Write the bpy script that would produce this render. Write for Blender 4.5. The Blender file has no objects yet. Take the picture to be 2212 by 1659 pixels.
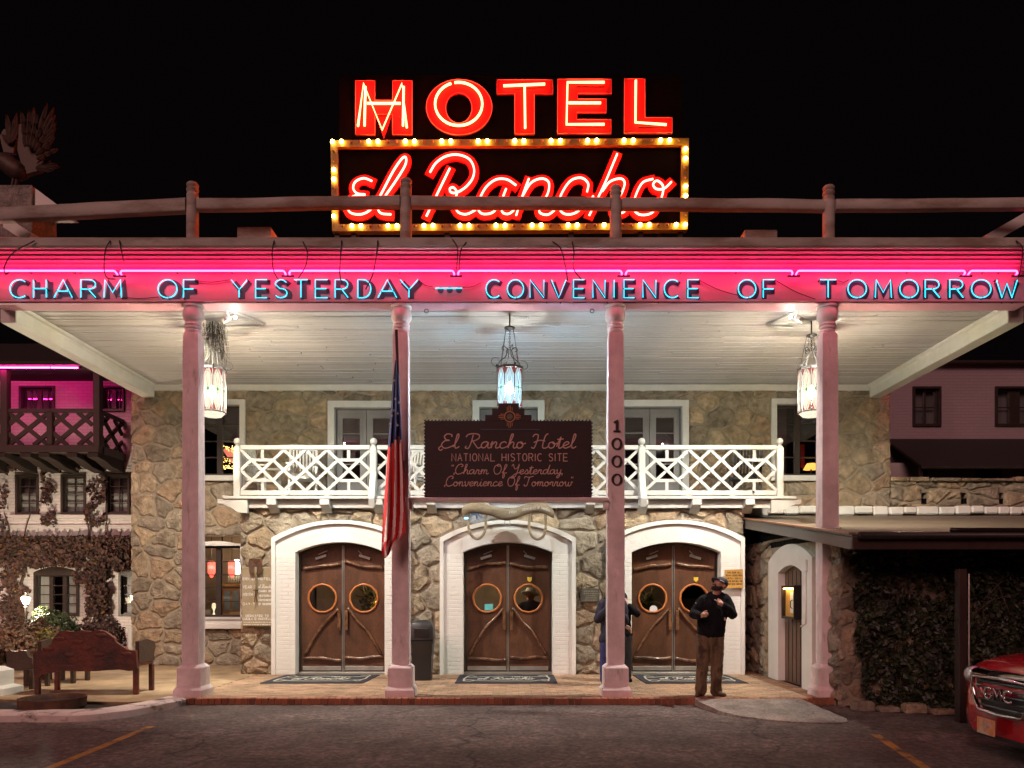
import bpy, bmesh, math, random
from mathutils import Vector, Matrix, noise as mnoise

# ---------------------------------------------------------------- camera, sky, light, exposure
scene = bpy.context.scene
COL = scene.collection
RND = random.Random(11)
FPX, CX, HY, EYE = 1662.0, 1106.0, 1279.0, 1.55      # focal length, principal point and eye height of the survey

cam_d = bpy.data.cameras.new('camera')
cam = bpy.data.objects.new('camera', cam_d); COL.objects.link(cam)
cam.location = (0, 0, EYE); cam.rotation_euler = (math.radians(90), 0, 0)
cam_d.sensor_width = 36.0; cam_d.lens = 36.0 * FPX / 2212.0
cam_d.shift_y = (HY - 829.5) / 2212.0
cam_d.clip_start = 0.05; cam_d.clip_end = 600
scene.camera = cam

world = bpy.data.worlds.new('World'); scene.world = world; world.use_nodes = True
wn = world.node_tree.nodes; wl = world.node_tree.links
bg = wn['Background']
sky = wn.new('ShaderNodeTexSky'); sky.sky_type = 'NISHITA'; sky.sun_disc = False
sky.sun_elevation = math.radians(-9); sky.sun_rotation = math.radians(200)
wl.new(sky.outputs['Color'], bg.inputs['Color']); bg.inputs['Strength'].default_value = 0.05
glow = wn.new('ShaderNodeBackground'); glow.inputs['Color'].default_value = (1.0, .62, .66, 1); glow.inputs['Strength'].default_value = .0018   # town glow in the night air
addw = wn.new('ShaderNodeAddShader'); wl.new(bg.outputs[0], addw.inputs[0]); wl.new(glow.outputs[0], addw.inputs[1]); wl.new(addw.outputs[0], wn['World Output'].inputs['Surface'])

sun_d = bpy.data.lights.new('street_glow', 'SUN'); sun = bpy.data.objects.new('street_glow', sun_d)
COL.objects.link(sun)
sun_d.energy = 1.05; sun_d.angle = math.radians(25); sun_d.color = (1.0, 0.52, 0.47)
sun.rotation_euler = (math.radians(64), 0, math.radians(-24))

scene.view_settings.view_transform = 'Standard'; scene.view_settings.look = 'None'
scene.view_settings.exposure = 0.0; scene.view_settings.gamma = 1.0
scene.cycles.use_denoising = True
scene.cycles.max_bounces = 8; scene.cycles.diffuse_bounces = 3; scene.cycles.glossy_bounces = 3
scene.cycles.transparent_max_bounces = 12; scene.cycles.sample_clamp_indirect = 4.0
scene.cycles.caustics_reflective = False; scene.cycles.caustics_refractive = False

# ---------------------------------------------------------------- helpers
def wx(x, d): return (x - CX) * d / FPX
def wz(y, d): return EYE + (HY - y) * d / FPX
def wp(x, y, d): return Vector((wx(x, d), d, wz(y, d)))

class MB:
    def __init__(s): s.v = []; s.f = []; s.c = []
    def add(s, vs, fs, col=None):
        o = len(s.v); s.v += [tuple(p) for p in vs]
        s.f += [tuple(i + o for i in f) for f in fs]
        s.c += [col] * len(fs)
        return s
    def box(s, x0, x1, y0, y1, z0, z1, col=None):
        vs = [(x, y, z) for z in (z0, z1) for y in (y0, y1) for x in (x0, x1)]
        return s.add(vs, [(0,2,3,1),(4,5,7,6),(0,1,5,4),(2,6,7,3),(0,4,6,2),(1,3,7,5)], col)
    def cbox(s, x0, x1, y0, y1, z0, z1, c=0.01, col=None, M=None):
        c = min(c, (x1-x0)*.45, (y1-y0)*.45, (z1-z0)*.45)
        X, Y, Z = (x0, x1), (y0, y1), (z0, z1); vs = []; idx = {}
        for i in (0,1):
            for j in (0,1):
                for k in (0,1):
                    sx, sy, sz = (1,-1)[i], (1,-1)[j], (1,-1)[k]
                    b = (X[i], Y[j], Z[k])
                    idx[i,j,k,0] = len(vs); vs.append((b[0], b[1]+sy*c, b[2]+sz*c))
                    idx[i,j,k,1] = len(vs); vs.append((b[0]+sx*c, b[1], b[2]+sz*c))
                    idx[i,j,k,2] = len(vs); vs.append((b[0]+sx*c, b[1]+sy*c, b[2]))
        q = lambda *a: tuple(idx[t] for t in a)
        fs = []
        for i in (0,1): fs.append(q((i,0,0,0),(i,1,0,0),(i,1,1,0),(i,0,1,0)))
        for j in (0,1): fs.append(q((0,j,0,1),(1,j,0,1),(1,j,1,1),(0,j,1,1)))
        for k in (0,1): fs.append(q((0,0,k,2),(1,0,k,2),(1,1,k,2),(0,1,k,2)))
        for j in (0,1):
            for k in (0,1): fs.append(q((0,j,k,1),(1,j,k,1),(1,j,k,2),(0,j,k,2)))
        for i in (0,1):
            for k in (0,1): fs.append(q((i,0,k,0),(i,1,k,0),(i,1,k,2),(i,0,k,2)))
        for i in (0,1):
            for j in (0,1): fs.append(q((i,j,0,0),(i,j,1,0),(i,j,1,1),(i,j,0,1)))
        for t in [(i,j,k) for i in (0,1) for j in (0,1) for k in (0,1)]: fs.append(q(t+(0,), t+(1,), t+(2,)))
        if M is not None: vs = [M @ Vector(p) for p in vs]
        return s.add(vs, fs, col)
    def bar(s, p, q, w, h, up=(0,0,1), col=None):
        p, q = Vector(p), Vector(q); t = (q-p).normalized(); u = Vector(up)
        r = t.cross(u)
        if r.length < 1e-4: r = t.cross(Vector((0,1,0)))
        r.normalize(); u = r.cross(t)
        vs = [b + r*(a*w/2) + u*(e*h/2) for b in (p, q) for a, e in ((-1,-1),(1,-1),(1,1),(-1,1))]
        return s.add(vs, [(0,1,2,3),(7,6,5,4),(0,4,5,1),(1,5,6,2),(2,6,7,3),(3,7,4,0)], col)
    def tube(s, pts, r, n=8, closed=False, radii=None, flat=None, col=None):
        pts = [Vector(p) for p in pts]; m = len(pts); vs = []; fs = []
        nrm = None
        for i, p in enumerate(pts):
            if closed: t = pts[(i+1) % m] - pts[i-1]
            else: t = pts[min(i+1, m-1)] - pts[max(i-1, 0)]
            t = t.normalized() if t.length > 1e-9 else Vector((0,0,1))
            if nrm is None:
                nrm = Vector((0,1,0)) if abs(t.y) < .9 else Vector((1,0,0))
            nrm = (nrm - t*nrm.dot(t))
            nrm = nrm.normalized() if nrm.length > 1e-6 else t.orthogonal().normalized()
            b = t.cross(nrm); rr = radii[i] if radii else r
            for k in range(n):
                a = 2*math.pi*k/n
                vs.append(p + nrm*(math.cos(a)*rr*(flat or 1)) + b*(math.sin(a)*rr))
        for i in range(m if closed else m-1):
            j = (i+1) % m
            for k in range(n): fs.append((i*n+k, i*n+(k+1)%n, j*n+(k+1)%n, j*n+k))
        if not closed: fs += [tuple(range(n))[::-1], tuple((m-1)*n+k for k in range(n))]
        return s.add(vs, fs, col)
    def lathe(s, prof, c=(0,0,0), n=16, col=None, axis='z', caps=True):
        vs = []; fs = []; c = Vector(c)
        for r, z in prof:
            for k in range(n):
                a = 2*math.pi*k/n; u, w = r*math.cos(a), r*math.sin(a)
                vs.append(c + (Vector((u, w, z)) if axis == 'z' else Vector((u, z, w)) if axis == 'y' else Vector((z, u, w))))
        for i in range(len(prof)-1):
            for k in range(n): fs.append((i*n+k, i*n+(k+1)%n, (i+1)*n+(k+1)%n, (i+1)*n+k))
        if caps: fs += [tuple(range(n))[::-1], tuple((len(prof)-1)*n+k for k in range(n))]
        return s.add(vs, fs, col)
    def sphere(s, c, r, n=12, m=8, sc=(1,1,1), col=None):
        prof = [(max(1e-4, math.sin(math.pi*i/m)), -math.cos(math.pi*i/m)) for i in range(m+1)]
        t = MB().lathe(prof, (0,0,0), n)
        return s.add([(c[0]+p[0]*r*sc[0], c[1]+p[1]*r*sc[1], c[2]+p[2]*r*sc[2]) for p in t.v], t.f, col)
    def prism(s, poly, y0, y1, axis='y', col=None):
        n = len(poly)
        mk = {'y': lambda a, b, d: (a, d, b), 'x': lambda a, b, d: (d, a, b), 'z': lambda a, b, d: (a, b, d)}[axis]
        vs = [mk(a, b, y0) for a, b in poly] + [mk(a, b, y1) for a, b in poly]
        fs = [tuple(range(n)), tuple(range(2*n-1, n-1, -1))] + [(i, (i+1)%n, n+(i+1)%n, n+i) for i in range(n)]
        return s.add(vs, fs, col)
    def ringprism(s, outer, inner, y0, y1, axis='y', closed=True):
        n = len(outer)
        mk = {'y': lambda a, b, d: (a, d, b), 'x': lambda a, b, d: (d, a, b), 'z': lambda a, b, d: (a, b, d)}[axis]
        vs = [mk(a,b,y0) for a,b in outer] + [mk(a,b,y0) for a,b in inner] + [mk(a,b,y1) for a,b in outer] + [mk(a,b,y1) for a,b in inner]
        fs = []
        for i in range(n if closed else n-1):
            j = (i+1) % n
            fs += [(i,j,n+j,n+i), (2*n+i,3*n+i,3*n+j,2*n+j), (i,2*n+i,2*n+j,j), (n+i,n+j,3*n+j,3*n+i)]
        if not closed:
            fs += [(0,n,3*n,2*n), (n-1,3*n-1,4*n-1,2*n-1)]
        return s.add(vs, fs)
    def loft(s, rings, cap=True, col=None):
        n = len(rings[0]); vs = [p for r in rings for p in r]; fs = []
        for i in range(len(rings)-1):
            for k in range(n): fs.append((i*n+k, i*n+(k+1)%n, (i+1)*n+(k+1)%n, (i+1)*n+k))
        if cap: fs += [tuple(range(n))[::-1], tuple((len(rings)-1)*n+k for k in range(n))]
        return s.add(vs, fs, col)
    def ribbon(s, pts, w, put, drift=0.0, th=0.0, base=0.0):
        # flat stroke along 2-D pts; put(a, b, depth) -> 3-D
        n = len(pts); L = []; Rr = []
        for i, p in enumerate(pts):
            a = pts[max(i-1,0)]; b = pts[min(i+1,n-1)]
            if i and i < n-1:
                t1 = Vector((p[0]-a[0], p[1]-a[1])); t2 = Vector((b[0]-p[0], b[1]-p[1]))
                t1 = t1.normalized() if t1.length > 1e-9 else t2; t2 = t2.normalized() if t2.length > 1e-9 else t1
                t = t1 + t2
                t = t.normalized() if t.length > .3 else t1
                k = min(1.6, 1/max(.5, abs(t.dot(t1))))
            else:
                t = Vector((b[0]-a[0], b[1]-a[1])); t = t.normalized() if t.length > 1e-9 else Vector((1,0)); k = 1
            L.append((p[0]-t.y*w/2*k, p[1]+t.x*w/2*k)); Rr.append((p[0]+t.y*w/2*k, p[1]-t.x*w/2*k))
        vs = []; fs = []
        for i in range(n):
            d = base + drift*i/max(1,n-1)
            vs += [put(L[i][0], L[i][1], d), put(Rr[i][0], Rr[i][1], d)]
            if th: vs += [put(L[i][0], L[i][1], d-th), put(Rr[i][0], Rr[i][1], d-th)]
        if th:
            for i in range(n-1):
                a, b = 4*i, 4*i+4
                fs += [(a,b,b+1,a+1), (a,a+2,b+2,b), (a+1,b+1,b+3,a+3)]
            fs += [(0,1,3,2), (4*n-4,4*n-2,4*n-1,4*n-3)]
        else:
            for i in range(n-1): fs.append((2*i,2*i+2,2*i+3,2*i+1))
        return s.add(vs, fs)
    def build(s, name, mat, parent=None, smooth=False, kind=None):
        me = bpy.data.meshes.new(name); me.from_pydata(s.v, [], s.f)
        if any(c is not None for c in s.c):
            at = me.attributes.new('tone', 'FLOAT_COLOR', 'FACE')
            for i, c in enumerate(s.c):
                c = c or (1,1,1); at.data[i].color = (c[0], c[1], c[2], 1)
        bm = bmesh.new(); bm.from_mesh(me); bmesh.ops.recalc_face_normals(bm, faces=bm.faces); bm.to_mesh(me); bm.free()
        if smooth:
            me.polygons.foreach_set('use_smooth', [True]*len(me.polygons))
            if smooth != True: me.set_sharp_from_angle(angle=math.radians(smooth))
        me.materials.append(mat)
        return put_obj(name, me, parent, kind)

def put_obj(name, me, parent=None, kind=None):
    o = bpy.data.objects.new(name, me); COL.objects.link(o)
    if parent is not None:
        o.parent = parent
        if parent.type == 'EMPTY': o.matrix_parent_inverse = Matrix.Translation(parent.location).inverted()
    if kind: o['kind'] = kind
    return o

def tag(o, label, cat, group=None):
    o['label'] = label; o['category'] = cat
    if group: o['group'] = group
    return o
def thing(name, label, cat, loc=(0,0,0), group=None):
    o = bpy.data.objects.new(name, None); COL.objects.link(o); o.location = loc; o.empty_display_size = .2
    return tag(o, label, cat, group)
def copy_tree(o, delta, label=None, parent=None):
    c = o.copy(); COL.objects.link(c)
    if parent is None: c.location = Vector(o.location) + Vector(delta)
    else: c.parent = parent; c.matrix_parent_inverse = o.matrix_parent_inverse.copy()
    if label: c['label'] = label
    for ch in list(o.children): copy_tree(ch, (0,0,0), None, c)
    return c

def smoothpts(pts, n=5, closed=False):
    out = []; m = len(pts); P = [Vector(p) for p in pts]
    for i in range(m if closed else m-1):
        p0 = P[(i-1) % m] if closed or i else P[0]*2-P[1]
        p1, p2 = P[i], P[(i+1) % m]
        p3 = P[(i+2) % m] if closed or i < m-2 else P[-1]*2-P[-2]
        for k in range(n):
            t = k/n
            out.append(.5*((2*p1)+(p2-p0)*t+(2*p0-5*p1+4*p2-p3)*t*t+(3*p1-p0-3*p2+p3)*t**3))
    if not closed: out.append(P[-1])
    return out
def arc(cx, cy, rx, ry, a0, a1, n=12):
    return [(cx+rx*math.cos(math.radians(a0+(a1-a0)*i/n)), cy+ry*math.sin(math.radians(a0+(a1-a0)*i/n))) for i in range(n+1)]

# ---------------------------------------------------------------- materials
def mat(name, col, rough=.6, var=.12, vs=4.0, bump=.15, bs=50.0, metal=0.0, coat=0.0, attr=False, spec=.5,
        col2=None, cs=1.5, cmix=(.45,.62), stretch=(1,1,1), rvar=.1, bd=.02):
    m = bpy.data.materials.new(name); m.use_nodes = True
    N, L = m.node_tree.nodes, m.node_tree.links; b = N['Principled BSDF']
    tc = N.new('ShaderNodeTexCoord'); mp = N.new('ShaderNodeMapping'); mp.inputs['Scale'].default_value = stretch
    L.new(tc.outputs['Object'], mp.inputs['Vector'])
    nz = N.new('ShaderNodeTexNoise'); nz.inputs['Scale'].default_value = vs; nz.inputs['Detail'].default_value = 5
    L.new(mp.outputs['Vector'], nz.inputs['Vector'])
    rp = N.new('ShaderNodeValToRGB'); rp.color_ramp.elements[0].position = .3; rp.color_ramp.elements[1].position = .7
    rp.color_ramp.elements[0].color = tuple(max(0, c*(1-var)) for c in col)+(1,)
    rp.color_ramp.elements[1].color = tuple(min(1, c*(1+var)) for c in col)+(1,)
    L.new(nz.outputs['Fac'], rp.inputs['Fac']); out = rp.outputs['Color']
    if col2:
        n2 = N.new('ShaderNodeTexNoise'); n2.inputs['Scale'].default_value = cs; n2.inputs['Detail'].default_value = 6
        n2.inputs['Roughness'].default_value = .65
        L.new(mp.outputs['Vector'], n2.inputs['Vector'])
        r2 = N.new('ShaderNodeValToRGB'); r2.color_ramp.elements[0].position = cmix[0]; r2.color_ramp.elements[1].position = cmix[1]
        L.new(n2.outputs['Fac'], r2.inputs['Fac'])
        mx = N.new('ShaderNodeMix'); mx.data_type = 'RGBA'
        L.new(r2.outputs['Color'], mx.inputs['Factor']); L.new(out, mx.inputs['A']); mx.inputs['B'].default_value = tuple(col2)+(1,)
        out = mx.outputs['Result']
    if attr:
        at = N.new('ShaderNodeAttribute'); at.attribute_name = 'tone'
        mx = N.new('ShaderNodeMix'); mx.data_type = 'RGBA'; mx.blend_type = 'MULTIPLY'; mx.inputs['Factor'].default_value = 1
        L.new(out, mx.inputs['A']); L.new(at.outputs['Color'], mx.inputs['B']); out = mx.outputs['Result']
    L.new(out, b.inputs['Base Color'])
    b.inputs['Metallic'].default_value = metal; b.inputs['Coat Weight'].default_value = coat
    b.inputs['Specular IOR Level'].default_value = spec
    if rvar:
        mr = N.new('ShaderNodeMapRange'); mr.inputs['To Min'].default_value = max(.02, rough-rvar); mr.inputs['To Max'].default_value = min(1, rough+rvar)
        L.new(nz.outputs['Fac'], mr.inputs['Value']); L.new(mr.outputs['Result'], b.inputs['Roughness'])
    else: b.inputs['Roughness'].default_value = rough
    if bump:
        nb = N.new('ShaderNodeTexNoise'); nb.inputs['Scale'].default_value = bs; nb.inputs['Detail'].default_value = 8; nb.inputs['Roughness'].default_value = .66
        L.new(mp.outputs['Vector'], nb.inputs['Vector'])
        bp = N.new('ShaderNodeBump'); bp.inputs['Strength'].default_value = bump; bp.inputs['Distance'].default_value = bd
        L.new(nb.outputs['Fac'], bp.inputs['Height']); L.new(bp.outputs['Normal'], b.inputs['Normal'])
    return m
def emis(name, col, strength, body=(.8,.8,.8)):
    m = bpy.data.materials.new(name); m.use_nodes = True; b = m.node_tree.nodes['Principled BSDF']
    b.inputs['Base Color'].default_value = tuple(body)+(1,); b.inputs['Emission Color'].default_value = tuple(col)+(1,)
    b.inputs['Emission Strength'].default_value = strength; b.inputs['Roughness'].default_value = .3
    return m
def glassmat(name, tint=(.9,.95,.95), refl=.06):
    m = bpy.data.materials.new(name); m.use_nodes = True; N, L = m.node_tree.nodes, m.node_tree.links
    N.remove(N['Principled BSDF']); o = N['Material Output']
    t = N.new('ShaderNodeBsdfTransparent'); t.inputs['Color'].default_value = tuple(tint)+(1,)
    g = N.new('ShaderNodeBsdfGlossy'); g.inputs['Roughness'].default_value = .02
    fr = N.new('ShaderNodeFresnel'); fr.inputs['IOR'].default_value = 1.5
    ad = N.new('ShaderNodeMath'); ad.operation = 'ADD'; ad.inputs[1].default_value = refl; L.new(fr.outputs['Fac'], ad.inputs[0])
    mx = N.new('ShaderNodeMixShader'); L.new(ad.outputs[0], mx.inputs['Fac']); L.new(t.outputs[0], mx.inputs[1]); L.new(g.outputs[0], mx.inputs[2])
    L.new(mx.outputs[0], o.inputs['Surface']); return m

MT = {}
MT['white'] = mat('white_paint', (.76,.75,.7), .5, .06, 3, .12, 30, col2=(.6,.58,.52), cs=2.5, cmix=(.6,.85))
MT['white_wood'] = mat('white_painted_wood', (.66,.66,.62), .5, .06, 5, .1, 40, col2=(.5,.48,.44), cs=6, cmix=(.62,.85), stretch=(1,1,1))
MT['column'] = mat('column_paint', (.8,.67,.67), .5, .1, 2.2, .3, 14, col2=(.45,.36,.33), cs=3.2, cmix=(.6,.74), stretch=(2.2,2.2,.55), bd=.012)
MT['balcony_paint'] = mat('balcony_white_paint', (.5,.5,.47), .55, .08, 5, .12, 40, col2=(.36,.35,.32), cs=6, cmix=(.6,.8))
MT['ceiling'] = mat('ceiling_gloss_paint', (.58,.57,.58), .22, .1, 2, .25, 7, stretch=(.5,4,4), rvar=.1)
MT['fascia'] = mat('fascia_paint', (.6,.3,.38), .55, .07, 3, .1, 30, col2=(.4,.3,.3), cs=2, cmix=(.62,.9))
MT['wood_weather'] = mat('weathered_roof_timber', (.46,.42,.38), .7, .18, 5, .25, 30, col2=(.26,.2,.16), cs=3, stretch=(.3,1,1))
MT['stone'] = mat('rubble_stone', (.4,.335,.25), .92, .3, 7, 1.0, 11, attr=True, col2=(.2,.16,.115), cs=3.2, cmix=(.5,.68), bd=.09, spec=.25)
MT['stone_rough'] = mat('rough_rubble_stone', (.44,.38,.29), .92, .3, 8, 1.0, 9, attr=True, col2=(.22,.185,.13), cs=4, cmix=(.48,.68), bd=.12, spec=.25)
MT['mortar'] = mat('mortar', (.3,.25,.185), .95, .2, 8, .6, 40)
MT['paver'] = mat('porch_paver', (.36,.235,.145), .8, .18, 3, .3, 45, attr=True, col2=(.25,.16,.1), cs=1.2)
MT['brick'] = mat('red_brick', (.27,.1,.055), .85, .25, 9, .5, 40, attr=True)
MT['asphalt'] = mat('asphalt', (.18,.14,.127), .78, .5, 9, 1.0, 40, col2=(.11,.084,.076), cs=.6, cmix=(.38,.66), bd=.03)
def weather(m, scale_a=38.0, amt=.55, crack=.33, crack_w=.006, stain=.35):
    # aggregate speckle, stains and hairline cracks multiplied over a base colour
    N, L = m.node_tree.nodes, m.node_tree.links; b = N['Principled BSDF']; src = b.inputs['Base Color'].links[0].from_socket
    tc = N.new('ShaderNodeTexCoord')
    def mul(src, fac_socket, lo, hi, p0, p1):
        r = N.new('ShaderNodeValToRGB'); r.color_ramp.elements[0].position = p0; r.color_ramp.elements[1].position = p1
        r.color_ramp.elements[0].color = (lo,)*3+(1,); r.color_ramp.elements[1].color = (hi,)*3+(1,); L.new(fac_socket, r.inputs['Fac'])
        mx = N.new('ShaderNodeMix'); mx.data_type = 'RGBA'; mx.blend_type = 'MULTIPLY'; mx.inputs['Factor'].default_value = 1
        L.new(src, mx.inputs['A']); L.new(r.outputs['Color'], mx.inputs['B']); return mx.outputs['Result']
    n1 = N.new('ShaderNodeTexNoise'); n1.inputs['Scale'].default_value = scale_a; n1.inputs['Detail'].default_value = 3; L.new(tc.outputs['Object'], n1.inputs['Vector'])
    src = mul(src, n1.outputs['Fac'], 1-amt, 1+amt, .35, .65)
    n2 = N.new('ShaderNodeTexNoise'); n2.inputs['Scale'].default_value = 1.1; n2.inputs['Detail'].default_value = 7; n2.inputs['Roughness'].default_value = .7; L.new(tc.outputs['Object'], n2.inputs['Vector'])
    src = mul(src, n2.outputs['Fac'], 1-stain, 1+stain*.5, .38, .6)
    nw = N.new('ShaderNodeTexNoise'); nw.inputs['Scale'].default_value = 1.6; L.new(tc.outputs['Object'], nw.inputs['Vector'])
    vm = N.new('ShaderNodeVectorMath'); vm.operation = 'MULTIPLY_ADD'; vm.inputs[1].default_value = (.9,.9,.9); L.new(nw.outputs['Color'], vm.inputs[0]); L.new(tc.outputs['Object'], vm.inputs[2])
    if crack:
        v = N.new('ShaderNodeTexVoronoi'); v.feature = 'DISTANCE_TO_EDGE'; v.inputs['Scale'].default_value = crack; L.new(vm.outputs['Vector'], v.inputs['Vector'])
        src = mul(src, v.outputs['Distance'], .45, 1, crack_w*.3, crack_w)
    L.new(src, b.inputs['Base Color'])
weather(MT['asphalt'], 24, .42, .26, .008, .3)
weather(MT['column'], 9, .05, 0, 0, .16)
MT['concrete'] = mat('concrete', (.32,.28,.25), .85, .16, 3, .35, 45, col2=(.2,.17,.15), cs=1.3)
weather(MT['concrete'], 30, .25, .5, .004, .4)
MT['kerb_paint'] = mat('worn_kerb_paint', (.76,.66,.62), .75, .12, 4, .6, 18, col2=(.16,.12,.1), cs=2.6, cmix=(.52,.62), bd=.03)
MT['line'] = mat('parking_line_paint', (.5,.26,.05), .75, .2, 6, .3, 60, col2=(.12,.085,.06), cs=5, cmix=(.46,.6))
MT['door'] = mat('brown_door_paint', (.115,.047,.023), .4, .14, 2.5, .18, 22, col2=(.062,.027,.014), cs=2.2, cmix=(.46,.72), stretch=(2.5,1,.6))
weather(MT['door'], 26, .1, 0, 0, .28)
MT['branch'] = mat('varnished_branch', (.17,.075,.035), .24, .35, 14, .3, 25, col2=(.06,.025,.012), cs=9, coat=.4)
MT['porthole'] = mat('orange_porthole_trim', (.46,.15,.04), .38, .12, 8, .05, 20)
MT['steel'] = mat('brushed_steel', (.55,.54,.5), .35, .08, 9, .05, 60, metal=.85)
MT['dark_metal'] = mat('dark_iron', (.035,.03,.028), .45, .2, 8, .15, 40, metal=.6)
MT['black_plastic'] = mat('black_plastic', (.022,.021,.021), .42, .15, 4, .1, 60)
MT['dark_wood'] = mat('dark_brown_timber', (.032,.017,.013), .6, .25, 8, .25, 25, stretch=(1,1,.4))
MT['window_frame'] = mat('dark_window_frame', (.035,.025,.02), .4, .2, 6, .1, 40)
MT['grey_door'] = mat('grey_door_paint', (.2,.19,.185), .42, .1, 5, .08, 30)
MT['shade_timber'] = mat('shaded_dark_timber', (.022,.013,.01), .8, .25, 8, .25, 25)  # corbel timber with the shade below the gallery put into its colour
MT['glass'] = glassmat('window_glass')
MT['glass_dark'] = glassmat('dim_window_glass', (.55,.57,.58), .1)
MT['room_dark'] = mat('dark_room_wall', (.055,.042,.034), .9, .2, 3, 0)
MT['room_wall'] = mat('bar_room_wall', (.3,.22,.16), .9, .2, 3, 0)
MT['curtain'] = mat('grey_curtain', (.5,.47,.45), .9, .15, 3, .3, 8, stretch=(6,1,.2))
MT['brick_white'] = mat('white_painted_brick', (.6,.58,.56), .75, .08, 3, .35, 22, col2=(.42,.4,.38), cs=1.5, cmix=(.5,.85))
MT['leaf'] = mat('dark_leaf', (.022,.03,.015), .5, .4, 2.0, 0, col2=(.012,.016,.008), cs=3, attr=True)
MT['dry_leaf'] = mat('dry_vine_leaf', (.07,.038,.03), .8, .4, 2.0, 0, attr=True)
MT['stem'] = mat('vine_stem', (.08,.05,.035), .85, .3, 8, .3, 40)
MT['neon_pink'] = emis('pink_neon_tube', (1,.016,.145), 36)
MT['neon_red'] = emis('red_neon_tube', (1,.05,.018), 44)
MT['neon_red2'] = emis('deep_red_neon_tube', (1,.045,.03), 40)
MT['neon_cyan'] = emis('cyan_neon_tube', (.01,.62,.85), 2.6, (.03,.05,.06))
MT['letter_red'] = mat('red_letter_enamel', (.75,.018,.012), .6, .06, 4, .05, 30, spec=.2)
MT['letter_edge'] = mat('letter_edge_paint', (.55,.25,.2), .5, .08, 6, .05, 30)
MT['sign_panel'] = mat('dark_sign_panel', (.006,.003,.0027), .9, .2, 5, .1, 30, spec=.04)
MT['letter_dark'] = mat('navy_letter_paint', (.018,.018,.05), .5, .15, 8, .05, 30)
MT['bulb_frame'] = mat('yellow_frame_enamel', (.42,.23,.015), .5, .15, 6, .1, 40, col2=(.3,.15,.03), cs=5)
MT['bulb_on'] = emis('lit_yellow_bulb', (1,.62,.12), 34)
MT['bulb_off'] = mat('unlit_bulb', (.35,.2,.1), .15, .1, 5, 0)
MT['cable'] = mat('black_cable', (.02,.014,.014), .55, .2, 8, 0)
# ---------------------------------------------------------------- stroke lettering
def _caps():
    g = {}
    g['A'] = [[(0,0),(.5,1),(1,0)], [(.2,.36),(.8,.36)]]
    g['B'] = [[(0,0),(0,1),(.5,1)]+arc(.5,.77,.4,.23,90,-90,6)+[(0,.54)], [(.5,.54)]+arc(.5,.27,.48,.27,90,-90,6)+[(0,0)]]
    g['C'] = [arc(.56,.5,.56,.5,48,312,16)]
    g['D'] = [[(0,0),(0,1),(.35,1)]+arc(.4,.5,.6,.5,85,-85,10)+[(.35,0),(0,0)]]
    g['E'] = [[(1,1),(0,1),(0,0),(1,0)], [(0,.5),(.9,.5)]]
    g['F'] = [[(1,1),(0,1),(0,0)], [(0,.48),(.9,.48)]]
    g['G'] = [arc(.52,.5,.52,.5,48,345,16)+[(1,.42),(.6,.42)]]
    g['H'] = [[(0,0),(0,1)], [(1,0),(1,1)], [(0,.5),(1,.5)]]
    g['I'] = [[(.5,0),(.5,1)]]
    g['K'] = [[(0,0),(0,1)], [(1,1),(0,.42)], [(.3,.6),(1,0)]]
    g['L'] = [[(0,1),(0,0),(1,0)]]
    g['M'] = [[(0,0),(.06,1),(.5,.3),(.94,1),(1,0)]]
    g['N'] = [[(0,0),(0,1),(1,0),(1,1)]]
    g['O'] = [arc(.5,.5,.5,.5,-80,276,22)]
    g['P'] = [[(0,0),(0,1),(.55,1)]+arc(.55,.73,.42,.27,90,-90,7)+[(0,.46)]]
    g['R'] = [[(0,0),(0,1),(.55,1)]+arc(.55,.74,.42,.26,90,-90,7)+[(0,.48)], [(.5,.48),(1,0)]]
    g['S'] = [[(.92,.84)]+arc(.5,.75,.42,.25,40,180,7)+arc(.5,.26,.46,.26,100,-150,10)]
    g['T'] = [[(0,1),(1,1)], [(.5,1),(.5,0)]]
    g['U'] = [[(0,1),(0,.3)]+arc(.5,.3,.5,.3,180,360,8)+[(1,1)]]
    g['V'] = [[(0,1),(.5,0),(1,1)]]
    g['W'] = [[(0,1),(.26,0),(.5,.8),(.74,0),(1,1)]]
    g['X'] = [[(0,0),(1,1)], [(0,1),(1,0)]]
    g['Y'] = [[(0,1),(.5,.46),(1,1)], [(.5,.46),(.5,0)]]
    g['?'] = [arc(.5,.75,.4,.25,160,-60,8)+[(.5,.3)], [(.5,.06),(.5,0)]]
    g['-'] = [[(.1,.45),(.9,.45)]]; g['.'] = [[(.4,0),(.4,.1)]]; g[','] = [[(.5,.08),(.35,-.15)]]
    g[':'] = [[(.5,.15),(.5,.25)], [(.5,.65),(.5,.75)]]
    g['0'] = g['O']; g['1'] = [[(.2,.8),(.5,1),(.5,0)]]; g['2'] = [arc(.5,.72,.42,.28,170,-30,8)+[(0,0),(1,0)]]
    g['3'] = [arc(.45,.75,.4,.25,150,-80,8)+arc(.45,.26,.46,.26,80,-150,8)]
    g['5'] = [[(.9,1),(.1,1),(.05,.58)]+arc(.45,.32,.5,.32,110,-150,10)]
    return g
CAPS = _caps()
WID = {'I':.2, 'M':1.15, 'W':1.25, 'O':1.05, '.':.2, ',':.25, ':':.25, '1':.5, '-':.5}
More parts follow.
